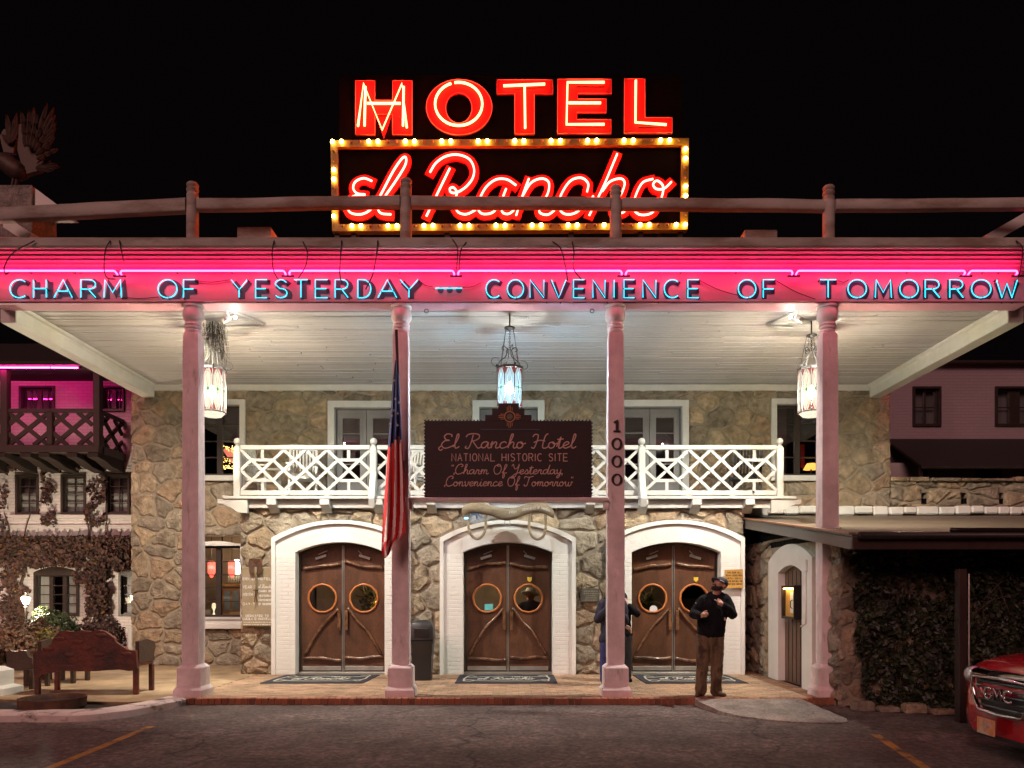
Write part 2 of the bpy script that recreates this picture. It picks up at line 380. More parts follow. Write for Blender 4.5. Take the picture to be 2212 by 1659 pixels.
def caps_line(text, x, y, h, wid=None, gap=.28, put=None, sw=.02, mb=None, asp=.62, drift=.0006):
    # lay a line of capitals; wid = total width to fit
    adv = []; 
    for ch in text: adv.append(.5 if ch == ' ' else WID.get(ch, 1)*asp)
    tot = sum(adv)+gap*(len(text)-1); s = h if wid is None else wid/tot
    for ch, a in zip(text, adv):
        if ch in CAPS:
            for k, st in enumerate(CAPS[ch]):
                mb.ribbon([(x+p[0]*a*s, y+p[1]*h) for p in st], sw, put, drift, base=.0007*k)
        x += (a+gap)*s
SCR = {
 'a': (.55, [[(.42,.36),(.3,.46),(.1,.38),(.03,.18),(.12,.02),(.28,.08),(.42,.4),(.4,.1),(.48,0),(.6,.1)]]),
 'c': (.46, [[(.4,.36),(.28,.46),(.1,.36),(.04,.16),(.14,0),(.32,.04),(.5,.14)]]),
 'd': (.58, [[(.42,.36),(.3,.46),(.1,.38),(.03,.18),(.12,.02),(.28,.08),(.44,.5),(.55,.95),(.42,.2),(.48,0),(.62,.1)]]),
 'e': (.43, [[(.02,.16),(.2,.22),(.36,.34),(.28,.46),(.12,.38),(.05,.16),(.16,0),(.34,.06),(.46,.14)]]),
 'f': (.4, [[(.02,.1),(.25,.5),(.38,.9),(.28,.98),(.2,.7),(.12,-.3),(.2,-.38),(.26,-.1),(.2,.08),(.44,.12)]]),
 'h': (.5, [[(0,.08),(.2,.6),(.28,.96),(.18,.96),(.1,.4),(.06,0)], [(.08,.2),(.25,.44),(.36,.36),(.34,.1),(.42,0),(.56,.1)]]),
 'i': (.3, [[(0,.1),(.14,.44),(.1,.1),(.18,0),(.32,.1)], [(.18,.6),(.2,.66)]]),
 'l': (.33, [[(0,.08),(.22,.6),(.28,.95),(.18,.95),(.1,.3),(.14,.02),(.24,.02),(.36,.12)]]),
 'm': (.66, [[(0,.2),(.08,.44),(.1,.4),(.06,0)], [(.07,.2),(.22,.44),(.3,.36),(.26,0)], [(.27,.2),(.42,.44),(.52,.36),(.48,.08),(.56,0),(.7,.1)]]),
 'n': (.5, [[(0,.2),(.08,.44),(.1,.4),(.06,0)], [(.07,.2),(.24,.44),(.34,.36),(.3,.08),(.38,0),(.54,.1)]]),
 'o': (.5, [[(.28,.44),(.1,.38),(.04,.18),(.14,0),(.32,.06),(.38,.28),(.28,.44),(.28,.34),(.4,.3),(.54,.36)]]),
 'r': (.42, [[(0,.1),(.1,.44),(.14,.38),(.28,.42),(.24,.1),(.34,0),(.46,.1)]]),
 's': (.38, [[(0,.08),(.2,.46),(.3,.2),(.2,0),(.06,.06)], [(.2,0),(.42,.1)]]),
 't': (.32, [[(0,.1),(.2,.8),(.12,.1),(.2,0),(.36,.1)], [(.0,.62),(.36,.66)]]),
 'v': (.44, [[(0,.36),(.08,.44),(.12,.04),(.2,0),(.34,.2),(.36,.42),(.5,.38)]]),
 'w': (.68, [[(0,.36),(.08,.44),(.1,.1),(.18,0),(.3,.1),(.36,.42),(.34,.1),(.44,0),(.58,.14),(.6,.42),(.74,.36)]]),
 'y': (.46, [[(0,.36),(.08,.44),(.08,.14),(.18,.04),(.34,.2),(.38,.44),(.3,-.2),(.16,-.4),(.08,-.28),(.3,-.02),(.5,.1)]]),
 'E': (.74, [[(.62,.8),(.6,.96),(.35,1.02),(.2,.84),(.3,.62),(.5,.56),(.24,.52),(.08,.24),(.25,0),(.5,.04),(.76,.2)], [(.12,.2),(-.06,.0),(.04,-.16),(.18,-.06)]]),
 'C': (.7, [[(.5,.74),(.64,.86),(.52,1.02),(.26,.94),(.08,.6),(.06,.26),(.22,0),(.48,.04),(.72,.18)], [(.1,.16),(-.08,.04),(-.02,-.1)]]),
 'R': (.84, [[(-.04,.8),(.08,.98),(.4,1.04),(.68,.96),(.7,.72),(.5,.55),(.3,.52)], [(.36,.96),(.28,.4),(.16,0),(-.02,.02),(.02,.16)], [(.35,.52),(.55,.2),(.7,0),(.88,.08)]]),
 'H': (.9, [[(.0,.8),(.1,.98),(.3,.92),(.24,.4),(.12,0),(-.04,.06)], [(.86,1.04),(.72,.9),(.62,.4),(.62,.04),(.78,0),(.92,.1)], [(.08,.4),(.4,.56),(.72,.5)]]),
 'O': (.72, [[(.4,1),(.12,.8),(.05,.4),(.2,.02),(.5,.05),(.66,.45),(.56,.9),(.36,1),(.32,.82),(.6,.84)]]),
 'Y': (.68, [[(0,.82),(.12,1),(.2,.72),(.3,.52),(.5,.66),(.62,1),(.52,.3),(.34,-.28),(.12,-.3),(.3,-.02),(.7,.16)]]),
 'T': (.7, [[(0,.78),(.08,.98),(.4,.9),(.82,1.02)], [(.46,.92),(.36,.4),(.26,.02),(.04,.04),(.06,.18)]]),
}
def script_line(text, x, y, h, wid, put, sw, mb, slant=.1, drift=.0006):
    adv = [.4 if c == ' ' else .2 if c not in SCR else SCR[c][0] for c in text]
    s = wid/sum(adv)
    for c, a in zip(text, adv):
        if c in SCR:
            for k, st in enumerate(SCR[c][1]):
                pts = smoothpts([(p[0]*s+p[1]*slant*h, p[1]*h) for p in st], 4)
                mb.ribbon([(x+p[0], y+p[1]) for p in pts], sw, put, drift, base=.0007*k)
        elif c == ',': mb.ribbon([(x+.1*s, y+.06*h), (x, y-.14*h)], sw, put, drift)
        elif c in '<>':
            for k in (0, .12):
                mb.ribbon([(x+k*s, y+.95*h), (x+(k-.05)*s, y+.8*h)], sw, put, drift)
        x += a*s
# ---------------------------------------------------------------- ground
def sheet(name, poly, z, m, parent=None):
    mb = MB(); mb.add([(x, y, z) for x, y in poly], [tuple(range(len(poly)))])
    return mb.build(name, m, parent)
GZ = -0.10
g = sheet('parking_lot', [(-260,-160),(260,-160),(260,320),(-260,320)], GZ, MT['asphalt']); g['kind'] = 'structure'
g['label'] = 'dark worn asphalt of the parking lot in front of the porch'
def pline(x0, d0, x1, d1, w):
    v = Vector((x1-x0, d1-d0)).normalized(); n = Vector((-v.y, v.x))*w/2
    return [(x0+n.x,d0+n.y),(x1+n.x,d1+n.y),(x1-n.x,d1-n.y),(x0-n.x,d0-n.y)]
l1 = sheet('parking_line', pline(-4.43, 9.45, -4.20, 4.2, .1), GZ+.004, MT['line']); l1['kind'] = 'structure'
l2 = sheet('parking_line', pline(4.2, 8.9, 3.3, 4.2, .1), GZ+.004, MT['line']); l2['kind'] = 'structure'

# porch floor: pavers, the nearest ones singly
pf = MB().box(-4.85, 4.75, 11.3, 16.28, GZ-.2, -.012).build('porch_floor', MT['mortar']); pf['kind'] = 'structure'
pf['label'] = 'tan paver floor of the porch behind the brick kerb'
def tone(rnd, base=1.0, v=.22, hue=.06):
    t = base*(1+rnd.uniform(-v, v)); return (t*(1+rnd.uniform(-hue,hue)), t, t*(1+rnd.uniform(-hue,hue)))
pm = []
for i in range(14):
    t = MB().cbox(-.098, .098, -.048, .048, -.03, 0, .006, tone(RND, 1, .25, .07)); pm.append(t)
pmesh = [None]*len(pm); cnt = 0; rest = MB()
row = 0; y = 11.36
while y < 16.25:
    off = .1*(row % 2); x = -4.80+off
    while x < 4.7:
        k = RND.randrange(len(pm)); dz = RND.uniform(-.003, .003)
        hid = (y > 14.55 and -5.1 < x < 4.4)
        if not hid:
            if cnt < 292:
                if pmesh[k] is None:
                    o = pm[k].build('paver', MT['paver'], pf); pmesh[k] = o.data
                else: o = put_obj('paver', pmesh[k], pf)
                o.location = (x, y, dz); o.rotation_euler.z = RND.uniform(-.02,.02); cnt += 1
            else: rest.add([(p[0]+x, p[1]+y, p[2]+dz) for p in pm[k].v], pm[k].f, tone(RND, 1, .25, .07))
        x += .2
    y += .1; row += 1
rest.build('paver_field', MT['paver'], pf, kind='stuff')
# brick kerb of the porch
kb = MB().box(-4.8, 4.72, 11.215, 11.3, GZ-.2, -.03).build('brick_kerb', MT['mortar']); kb['kind'] = 'structure'
kb['label'] = 'red brick kerb along the porch edge'
bmesh_ = []
for i in range(8): bmesh_.append(MB().cbox(-.044, .044, 11.2, 11.305, -.092, .004, .008, tone(RND, 1, .4, .12)))
bdat = [None]*8; x = -4.76
while x < 4.7:
    k = RND.randrange(8)
    if bdat[k] is None: o = bmesh_[k].build('brick', MT['brick'], kb); bdat[k] = o.data
    else: o = put_obj('brick', bdat[k], kb)
    o.location = (x, RND.uniform(-.006,.006), RND.uniform(-.005,.003)); o.rotation_euler.z = 0
    x += .097
gl = sheet('gutter_line', [(-4.3,11.16),(3.0,11.17),(3.0,11.19),(-4.3,11.185)], GZ+.005, MT['concrete']); gl['kind'] = 'structure'
# terrace to the left, with curved painted kerb
edge = smoothpts([(-4.72,11.32,0),(-4.84,10.75,0),(-5.08,10.12,0),(-5.5,9.78,0),(-6.3,9.74,0),(-7.4,9.8,0),(-9.5,10.1,0),(-12.5,10.6,0)], 8)
inner = []
for i, p in enumerate(edge):
    a, b = edge[max(0,i-1)], edge[min(len(edge)-1,i+1)]; t = (b-a).normalized(); inner.append((p.x+t.y*.36, p.y-t.x*.36))
mb = MB(); n = len(edge); vs = []; fs = []
for i, p in enumerate(edge):
    j = .012*mnoise.noise(Vector((p.x*3, p.y*3, 0)))
    vs += [(p.x, p.y, GZ-.05), (p.x, p.y, -.012+j), ((p.x*.85+inner[i][0]*.15), (p.y*.85+inner[i][1]*.15), .012+j), (inner[i][0], inner[i][1], .012), (inner[i][0], inner[i][1], GZ-.05)]
for i in range(n-1):
    for k in range(4): fs.append((5*i+k, 5*i+5+k, 5*i+6+k, 5*i+1+k))
ck = mb.add(vs, fs).build('painted_kerb', MT['kerb_paint'], smooth=40); ck['kind'] = 'structure'
ck['label'] = 'curved white painted kerb chipped along its face'
soil = sheet('planting_bed', [(p[0], p[1]) for p in inner]+[(-12.5,11.4),(-8,11.2),(-5.6,10.75)], -.03, mat('bed_soil', (.025,.02,.017), .95, .3, 8, .6, 40)); soil['kind'] = 'structure'
terr = MB().prism([(-4.84,11.33),(-5.4,10.82),(-8,11.22),(-16,11.5),(-16,26),(-4.84,26)], GZ-.1, 0, axis='z').build('terrace', mat('terrace_stone', (.4,.28,.16), .85, .25, 1.5, .5, 30, col2=(.22,.145,.085), cs=1.4, cmix=(.42,.66))); terr['kind'] = 'structure'
terr['label'] = 'tan paved terrace left of the porch'
# concrete ramp slab at the right of the kerb
_c = smoothpts([(2.66,11.2,0),(2.72,10.75,.3),(2.86,10.25,.7),(3.25,9.86,.93),(3.7,9.66,1),(4.15,9.66,1),(4.3,9.95,.9),(4.24,10.5,.5),(4.2,11.2,0)], 7)
rp = [(p.x+(.035*mnoise.noise(Vector((p.x*7,p.y*7,1))) if 0 < i < len(_c)-1 else 0), p.y+(.03*mnoise.noise(Vector((p.x*9,p.y*9,5))) if 0 < i < len(_c)-1 else 0)) for i, p in enumerate(_c)]
fr = [min(1,max(0,p.z)) for p in _c]
vs = [(x, y, .0-(.085)*f) for (x,y), f in zip(rp, fr)] + [(x*1.0, y, GZ-.03) for x, y in rp]
k = len(rp); fs = [tuple(range(k))]+[(i,(i+1)%k,k+(i+1)%k,k+i) for i in range(k)]
MB().add(vs, fs).build('concrete_ramp', MT['concrete'])['kind'] = 'structure'

# ---------------------------------------------------------------- rubble walls
def clip(poly, nx, nz, c):
    out = []; n = len(poly)
    for i in range(n):
        a, b = poly[i], poly[(i+1) % n]; da, db = a[0]*nx+a[1]*nz-c, b[0]*nx+b[1]*nz-c
        if da <= 0: out.append(a)
        if (da < 0 < db) or (db < 0 < da):
            t = da/(da-db); out.append((a[0]+(b[0]-a[0])*t, a[1]+(b[1]-a[1])*t))
    return out
def area(p): return abs(sum(p[i][0]*p[(i+1)%len(p)][1]-p[(i+1)%len(p)][0]*p[i][1] for i in range(len(p))))/2
def cells(x0, x1, z0, z1, s, rnd, holes=(), gap=.012, asp=1.25, jit=.42):
    pts = []; r = 0; z = z0-s
    while z < z1+s:
        x = x0-s*asp+(s*asp*.5 if r % 2 else 0)
        while x < x1+s*asp:
            pts.append((x+rnd.uniform(-jit,jit)*s*asp, z+rnd.uniform(-jit,jit)*s, rnd.uniform(-.06,.06)*s*s)); x += s*asp
        z += s*.88; r += 1
    out = []
    for i, (px, pz, pw) in enumerate(pts):
        poly = [(x0,z0),(x1,z0),(x1,z1),(x0,z1)]
        for j, (qx, qz, qw) in enumerate(pts):
            if i == j or abs(qx-px) > 3.2*s*asp or abs(qz-pz) > 3.2*s: continue
            dx, dz = (qx-px)/asp**2, qz-pz; L = math.hypot(dx, dz)
            if L < 1e-6: continue
            nx, nz = dx/L, dz/L
            c = nx*(px+qx)/2+nz*(pz+qz)/2+(pw-qw)/(2*L)-gap*rnd.uniform(.6,1.5)
            poly = clip(poly, nx, nz, c)
            if len(poly) < 3: break
        for h in holes:
            if len(poly) < 3: break
            # does the cell overlap the convex hole?
            q = poly
            for k in range(len(h)):
                a, b = h[k], h[(k+1) % len(h)]; nx, nz = b[1]-a[1], -(b[0]-a[0])
                q = clip(q, nx, nz, nx*a[0]+nz*a[1])
                if len(q) < 3: break
            if len(q) >= 3 and area(q) > 1e-5:
                best = []
                for k in range(len(h)):
                    a, b = h[k], h[(k+1) % len(h)]; nx, nz = b[1]-a[1], -(b[0]-a[0])
                    t = clip(poly, -nx, -nz, -(nx*a[0]+nz*a[1]))
                    if len(t) >= 3 and (not best or area(t) > area(best)): best = t
                poly = best
        if len(poly) >= 3 and area(poly) > .012: out.append(poly)
    return out
def stone(mb, poly, face, th, rnd, col, put, rough=.3):
    # rounded lump: back ring, front ring, fan
    cx = sum(p[0] for p in poly)/len(poly); cz = sum(p[1] for p in poly)/len(poly)
    ring = []
    for i in range(len(poly)):
        a, b = poly[i], poly[(i+1) % len(poly)]; L = math.hypot(b[0]-a[0], b[1]-a[1])
        if L < .02: continue
        ring.append((a[0]+(b[0]-a[0])*.12, a[1]+(b[1]-a[1])*.12))
        if L > .16:
            t = rnd.uniform(.35,.65); k = rnd.uniform(.0,.035)
            mx, mz = a[0]+(b[0]-a[0])*t, a[1]+(b[1]-a[1])*t; dl = math.hypot(cx-mx, cz-mz)+1e-6
            ring.append((mx+(cx-mx)/dl*k, mz+(cz-mz)/dl*k))
        ring.append((a[0]+(b[0]-a[0])*.88, a[1]+(b[1]-a[1])*.88))
    n = len(ring)
    if n < 3: return
    vs = [put(x, z, 0) for x, z in ring]
    for x, z in ring:
        dl = math.hypot(cx-x, cz-z)+1e-6; k = min(rnd.uniform(.02,.05), dl*.4)
        vs.append(put(x+(cx-x)/dl*k, z+(cz-z)/dl*k, th*rnd.uniform(1-rough,1)))
    vs.append(put(cx+rnd.uniform(-.05,.05), cz+rnd.uniform(-.04,.04), th*rnd.uniform(1,1+rough)))
    fs = [(i, (i+1)%n, n+(i+1)%n, n+i) for i in range(n)] + [(n+i, n+(i+1)%n, 2*n) for i in range(n)]
    mb.add(vs, fs, col)
STONE_TONES = [(1,1,1),(1.12,1.06,.97),(.86,.86,.87),(1.08,1.0,.9),(.94,.96,.96),(1.2,1.1,.97),(.82,.8,.78),(1.1,.95,.84)]
def rubble(parent, polys, put, th, m, rnd, limit=300, rough=.3):
    polys = sorted(polys, key=area, reverse=True); rest = MB()
    for i, p in enumerate(polys):
        t = rnd.choice(STONE_TONES); k = rnd.uniform(.82,1.15); col = tuple(c*k for c in t)
        if i < limit:
            mb = MB(); stone(mb, p, 0, th, rnd, col, put, rough)
            if mb.f: mb.build('stone', m, parent)
        else: stone(rest, p, 0, th, rnd, col, put, rough)
    if rest.f: rest.build('small_stones', m, parent, kind='stuff')
def wallgrid(mb, x0, x1, z0, z1, y0, y1, holes, swap=False):
    xs = sorted({x0, x1, *[h[0] for h in holes], *[h[1] for h in holes]}); zs = sorted({z0, z1, *[h[2] for h in holes], *[h[3] for h in holes]})
    xs = [x for x in xs if x0 <= x <= x1]; zs = [z for z in zs if z0 <= z <= z1]
    for i in range(len(xs)-1):
        for j in range(len(zs)-1):
            cx, cz = (xs[i]+xs[i+1])/2, (zs[j]+zs[j+1])/2
            if any(h[0] < cx < h[1] and h[2] < cz < h[3] for h in holes): continue
            if swap: mb.box(y0, y1, xs[i], xs[i+1], zs[j], zs[j+1])
            else: mb.box(xs[i], xs[i+1], y0, y1, zs[j], zs[j+1])
    return mb
def rect(x0, x1, z0, z1): return [(x0,z0),(x1,z0),(x1,z1),(x0,z1)]

WY = 16.3        # main front wall
VY = 14.6        # entrance vestibule front
hotel = thing('hotel_building', 'two storey rubble stone hotel front with white framed windows behind the balcony', 'building', (0, WY, 0))
ul = (wx(412,WY), wx(531,WY), wz(1039,WY), wz(864,WY)); ur = (wx(1665,WY), wx(1785,WY), wz(1039,WY), wz(862,WY))
dl = (wx(709,WY), wx(870,WY), 3.2, wz(867,WY)); dr = (wx(1323,WY), wx(1487,WY), 3.2, wz(865,WY)); dc = (wx(1021,WY), wx(1176,WY), 3.2, wz(866,WY))
ll = (wx(412,WY), wx(526,WY), wz(1357,WY), wz(1157,WY))
holes = [ul, ur, dl, dr, dc, ll]
vest_hole = (-4.9, 4.2, -.5, 3.1)
wall_o = wallgrid(MB(), -8.05, 8.0, -.2, 6.9, WY, WY+.35, holes+[vest_hole]).build('wall', mat('wall_mortar', (.31,.26,.19), .95, .2, 8, .6, 40), hotel)
rr = random.Random(5)
polys = cells(-8.07, 8.02, -.02, 5.98, .4, rr, [rect(*h) for h in holes]+[rect(-5.0,4.3,-1,3.05)], gap=.011)
rubble(wall_o, polys, lambda x, z, t: (x, WY-t, z), .042, MT['stone'], rr, 295)
# side returns of the hotel
MB().box(-8.05, -7.7, WY+.35, 30, -.2, 6.9).build('side_wall', MT['stone'], hotel); MB().box(7.65, 8.0, WY+.35, 30, -.2, 6.9).build('side_wall', MT['stone'], hotel)
MB().box(-7.6, 7.6, WY+5, WY+5.2, -.1, 6.8).build('inner_wall', MT['room_dark'], hotel)
MB().box(-7.6, 7.6, WY+.4, WY+5, 3.0, 3.12).build('upper_floor', MT['dark_wood'], hotel)

def window(parent, name, x0, x1, z0, z1, y, trim, cols, rows, m_frame=None, m_trim=None, glass=None, sill=True, mull=.05, mull_w=.11, halves=2, bottom_trim=True, depth=.1):
    """white trim box, dark sash in `halves` leaves with glazing bars"""
    m_frame = m_frame or MT['window_frame']; m_trim = m_trim or MT['white_wood']; glass = glass or MT['glass_dark']
    zb = z0+trim if bottom_trim else z0
    w = MB().ringprism(rect(x0,x1,z0,z1), rect(x0+trim,x1-trim,zb,z1-trim), y-.06, y+.12).build(name, m_trim, parent)
    ix0, ix1, iz0, iz1 = x0+trim, x1-trim, zb, z1-trim
    fm = MB().ringprism(rect(ix0,ix1,iz0,iz1), rect(ix0+mull,ix1-mull,iz0+mull,iz1-mull), y+depth-.02, y+depth+.05)
    hw = (ix1-ix0)/halves
    for k in range(1, halves): fm.box(ix0+k*hw-mull_w/2, ix0+k*hw+mull_w/2, y+depth-.03, y+depth+.05, iz0+mull+.002, iz1-mull-.002)
    fm.build('frame', m_frame, w)
    for k in range(halves):
        a, b = ix0+k*hw+(mull if k == 0 else mull_w/2), ix0+(k+1)*hw-(mull if k == halves-1 else mull_w/2)
        for j in range(1, rows):
            zz = iz0+mull+(iz1-iz0-2*mull)*j/rows; MB().box(a, b, y+depth-.015, y+depth+.03, zz-.011, zz+.011).build('glazing_bar', m_frame, w)
        for c in range(1, cols):
            xx = a+(b-a)*c/cols; MB().box(xx-.011, xx+.011, y+depth-.013, y+depth+.028, iz0+mull, iz1-mull).build('glazing_bar', m_frame, w)
        for j in range(rows):
            za = iz0+mull+(iz1-iz0-2*mull)*j/rows; zb2 = iz0+mull+(iz1-iz0-2*mull)*(j+1)/rows
            tl = RND.uniform(-.006,.006)
            MB().add([(a,y+depth+.01+tl,za+.011),(b,y+depth+.01-tl,za+.011),(b,y+depth+.012-tl,zb2-.011),(a,y+depth+.012+tl,zb2-.011)], [(0,1,2,3)]).build('pane', glass, w)
    if sill: MB().cbox(x0-.03, x1+.03, y-.12, y-.0605, z0-.01, z0+.09, .01).build('sill', m_trim, w)
    return w
window(hotel, 'window', *ul, WY, .115, 1, 4); window(hotel, 'window', *ur, WY, .115, 1, 4)
# lower left window: flat white head and deep white apron
w = window(hotel, 'window', ll[0], ll[1], wz(1338,WY), wz(1174,WY), WY, .05, 1, 5, glass=MT['glass'], sill=False)
MB().prism([(ll[0],wz(1177,WY))]+[(p[0],p[1]) for p in arc((ll[0]+ll[1])/2, wz(1177,WY)-2.6, 2.0, 2.68, 106.5, 73.5, 10)]+[(ll[1],wz(1177,WY))], WY-.05, WY+.1).build('lintel', MT['white'], w)
MB().box(ll[0], ll[1], WY-.02, WY+.1, wz(1350,WY), wz(1339,WY)).build('apron', MT['white'], w)
MB().cbox(ll[0]-.06, ll[1]+.1, WY-.14, WY-.021, wz(1358,WY), wz(1347,WY), .01).build('sill', MT['white'], w)

def balcony_door(x0, x1, z0, z1, name='balcony_door'):
    t = .14; y = WY
    w = MB().ringprism([(x0,z0),(x0,z1),(x1,z1),(x1,z0)], [(x0+t,z0),(x0+t,z1-t),(x1-t,z1-t),(x1-t,z0)], y-.06, y+.14, closed=False).build(name, MT['white_wood'], hotel)
    a, b = x0+t, x1-t; m = (a+b)/2
    for p, q in ((a+.015, m-.006), (m+.006, b-.015)):
        lf = MB().ringprism(rect(p,q,z0,z1-t-.02), rect(p+.13,q-.13,z0+.75,z1-t-.2), y+.1, y+.15)
        lf.box(p+.16, q-.16, y+.09, y+.0995, z0+.2, z0+.6); l = lf.build('leaf', MT['grey_door'], w)
        zz0, zz1 = z0+.75, z1-t-.2
        for j in range(4):
            za, zb = zz0+(zz1-zz0)*j/4, zz0+(zz1-zz0)*(j+1)/4; tl = RND.uniform(-.012,.012)
            MB().add([(p+.13,y+.125+tl,za+.01),(q-.13,y+.125-tl,za+.01),(q-.13,y+.13-tl,zb-.01),(p+.13,y+.13+tl,zb-.01)], [(0,1,2,3)]).build('pane', MT['glass_dark'], w)
            if j: MB().box(p+.13, q-.13, y+.105, y+.14, za-.01, za+.01).build('glazing_bar', MT['grey_door'], w)
balcony_door(*dl); balcony_door(*dr); balcony_door(*dc)

# ---------------------------------------------------------------- entrance vestibule with three arched double doors
vest = thing('entrance_vestibule', 'rough rubble stone entrance front with three white arched doorways under the balcony', 'building', (0, VY, 0))
DX = [wx(737.5,VY), wx(1097,VY), wx(1458,VY)]
OW, SP, AP = .84, 2.30, 2.49          # half opening, spring, apex
SW_, SSP, SAP = 1.275, 2.57, 2.905    # surround half width, its spring and apex
def segarch(hw, zs, za, n=14):
    rise = za-zs; r = (hw*hw+rise*rise)/(2*rise); c = za-r; a = math.asin(hw/r)
    return [(r*math.sin(-a+2*a*i/n), c+r*math.cos(-a+2*a*i/n)) for i in range(n+1)]
vholes = [(x-OW-.02, x+OW+.02, -.3, AP+.02) for x in DX]
VX0, VX1, VZ = -5.1, 4.37, 3.17
vw = wallgrid(MB(), VX0, VX1, -.2, VZ-.04, VY, VY+.3, vholes).build('wall', MT['mortar'], vest)
MB().box(VX0, VX0+.3, VY+.3, WY-.01, -.2, VZ-.05).build('side_wall', MT['stone_rough'], vest); MB().box(VX1-.3, VX1, VY+.3, WY-.01, -.2, VZ-.05).build('side_wall', MT['stone_rough'], vest)
MB().box(VX0, VX1, VY+.02, WY-.01, VZ-.045, VZ).build('roof', MT['dark_wood'], vest)
rr = random.Random(21)
hs = [[(x-SW_+.03,-1),(x+SW_-.03,-1)]+[(x+a*.97,b) for a,b in segarch(SW_,SSP,SAP,8)][::-1] for x in DX]
polys = cells(VX0-.05, VX1+.04, -.01, VZ+.02, .42, rr, hs, gap=.008, asp=1.2)
# ragged upper edge
polys = [[(p[0], p[1]-(.07*mnoise.noise(Vector((p[0]*2.3,3,0)))+.05 if p[1] > VZ-.02 else 0)) for p in q] for q in polys]
rubble(vw, polys, lambda x, z, t: (x, VY-t, z), .062, MT['stone_rough'], rr, 295, .45)

def surround(cx):
    # backing prism behind bricks
    o = [(cx-SW_+.07,-.0)]+[(cx+a*(SW_-.07)/SW_, b-.07) for a,b in segarch(SW_,SSP,SAP)]+[(cx+SW_-.07,0)]
    i = [(cx-OW,0)]+[(cx+a,b) for a,b in segarch(OW,SP,AP)]+[(cx+OW,0)]
    base = MB().ringprism(o, i, VY-.125, VY+.2, closed=False).build('door_surround', MT['white'], vest)
    o2 = [(cx-SW_,0)]+[(cx+a,b) for a,b in segarch(SW_,SSP,SAP)]+[(cx+SW_,0)]
    MB().ringprism(o2, o, VY-.185, VY+.05, closed=False).build('outer_lip', MT['white'], base)
    dat = {}
    def brick(key, make, loc):
        if key not in dat: ob = make().build('brick', MT['white'], base); dat[key] = ob.data
        else: ob = put_obj('brick', dat[key], base)
        ob.location = loc
    w = SW_-.07-OW; hgt = .0775
    for c in range(int(SP/hgt)):
        for sgn in (-1, 1):
            xa = cx+sgn*(OW+w/2)
            cut = .24 if (c % 2) else .12
            a = w-cut
            L = -w/2 if sgn < 0 else -w/2
            brick(('L',c%2), lambda: MB().cbox(-w/2+.003, -w/2+cut-.003, VY-.1295, VY-.1, .003, hgt-.003, .004), (xa, RND.uniform(-.001,.001), c*hgt+.01))
            brick(('R',c%2), lambda: MB().cbox(-w/2+cut+.003, w/2-.003, VY-.1295, VY-.1, .003, hgt-.003, .004), (xa, RND.uniform(-.001,.001), c*hgt+.01))
    # voussoirs of the arch ring, in two rings
    n = 22; oo = segarch(SW_-.07, SSP-.07, SAP-.07, n); ii = segarch(OW, SP, AP, n)
    for k in range(n):
        for f0, f1 in ((.02,.49),(.51,.98)):
            def lp(p, q, f): return (p[0]+(q[0]-p[0])*f, p[1]+(q[1]-p[1])*f)
            e = .04
            a0, a1 = lp(ii[k], ii[k+1], e), lp(ii[k], ii[k+1], 1-e); b0, b1 = lp(oo[k], oo[k+1], e), lp(oo[k], oo[k+1], 1-e)
            q = [lp(a0,b0,f0), lp(a1,b1,f0), lp(a1,b1,f1), lp(a0,b0,f1)]
            MB().prism([(cx+x, z) for x, z in q], VY-.129+RND.uniform(-.001,.001), VY-.1).build('brick', MT['white'], base)
    return base
for x in DX: surround(x)

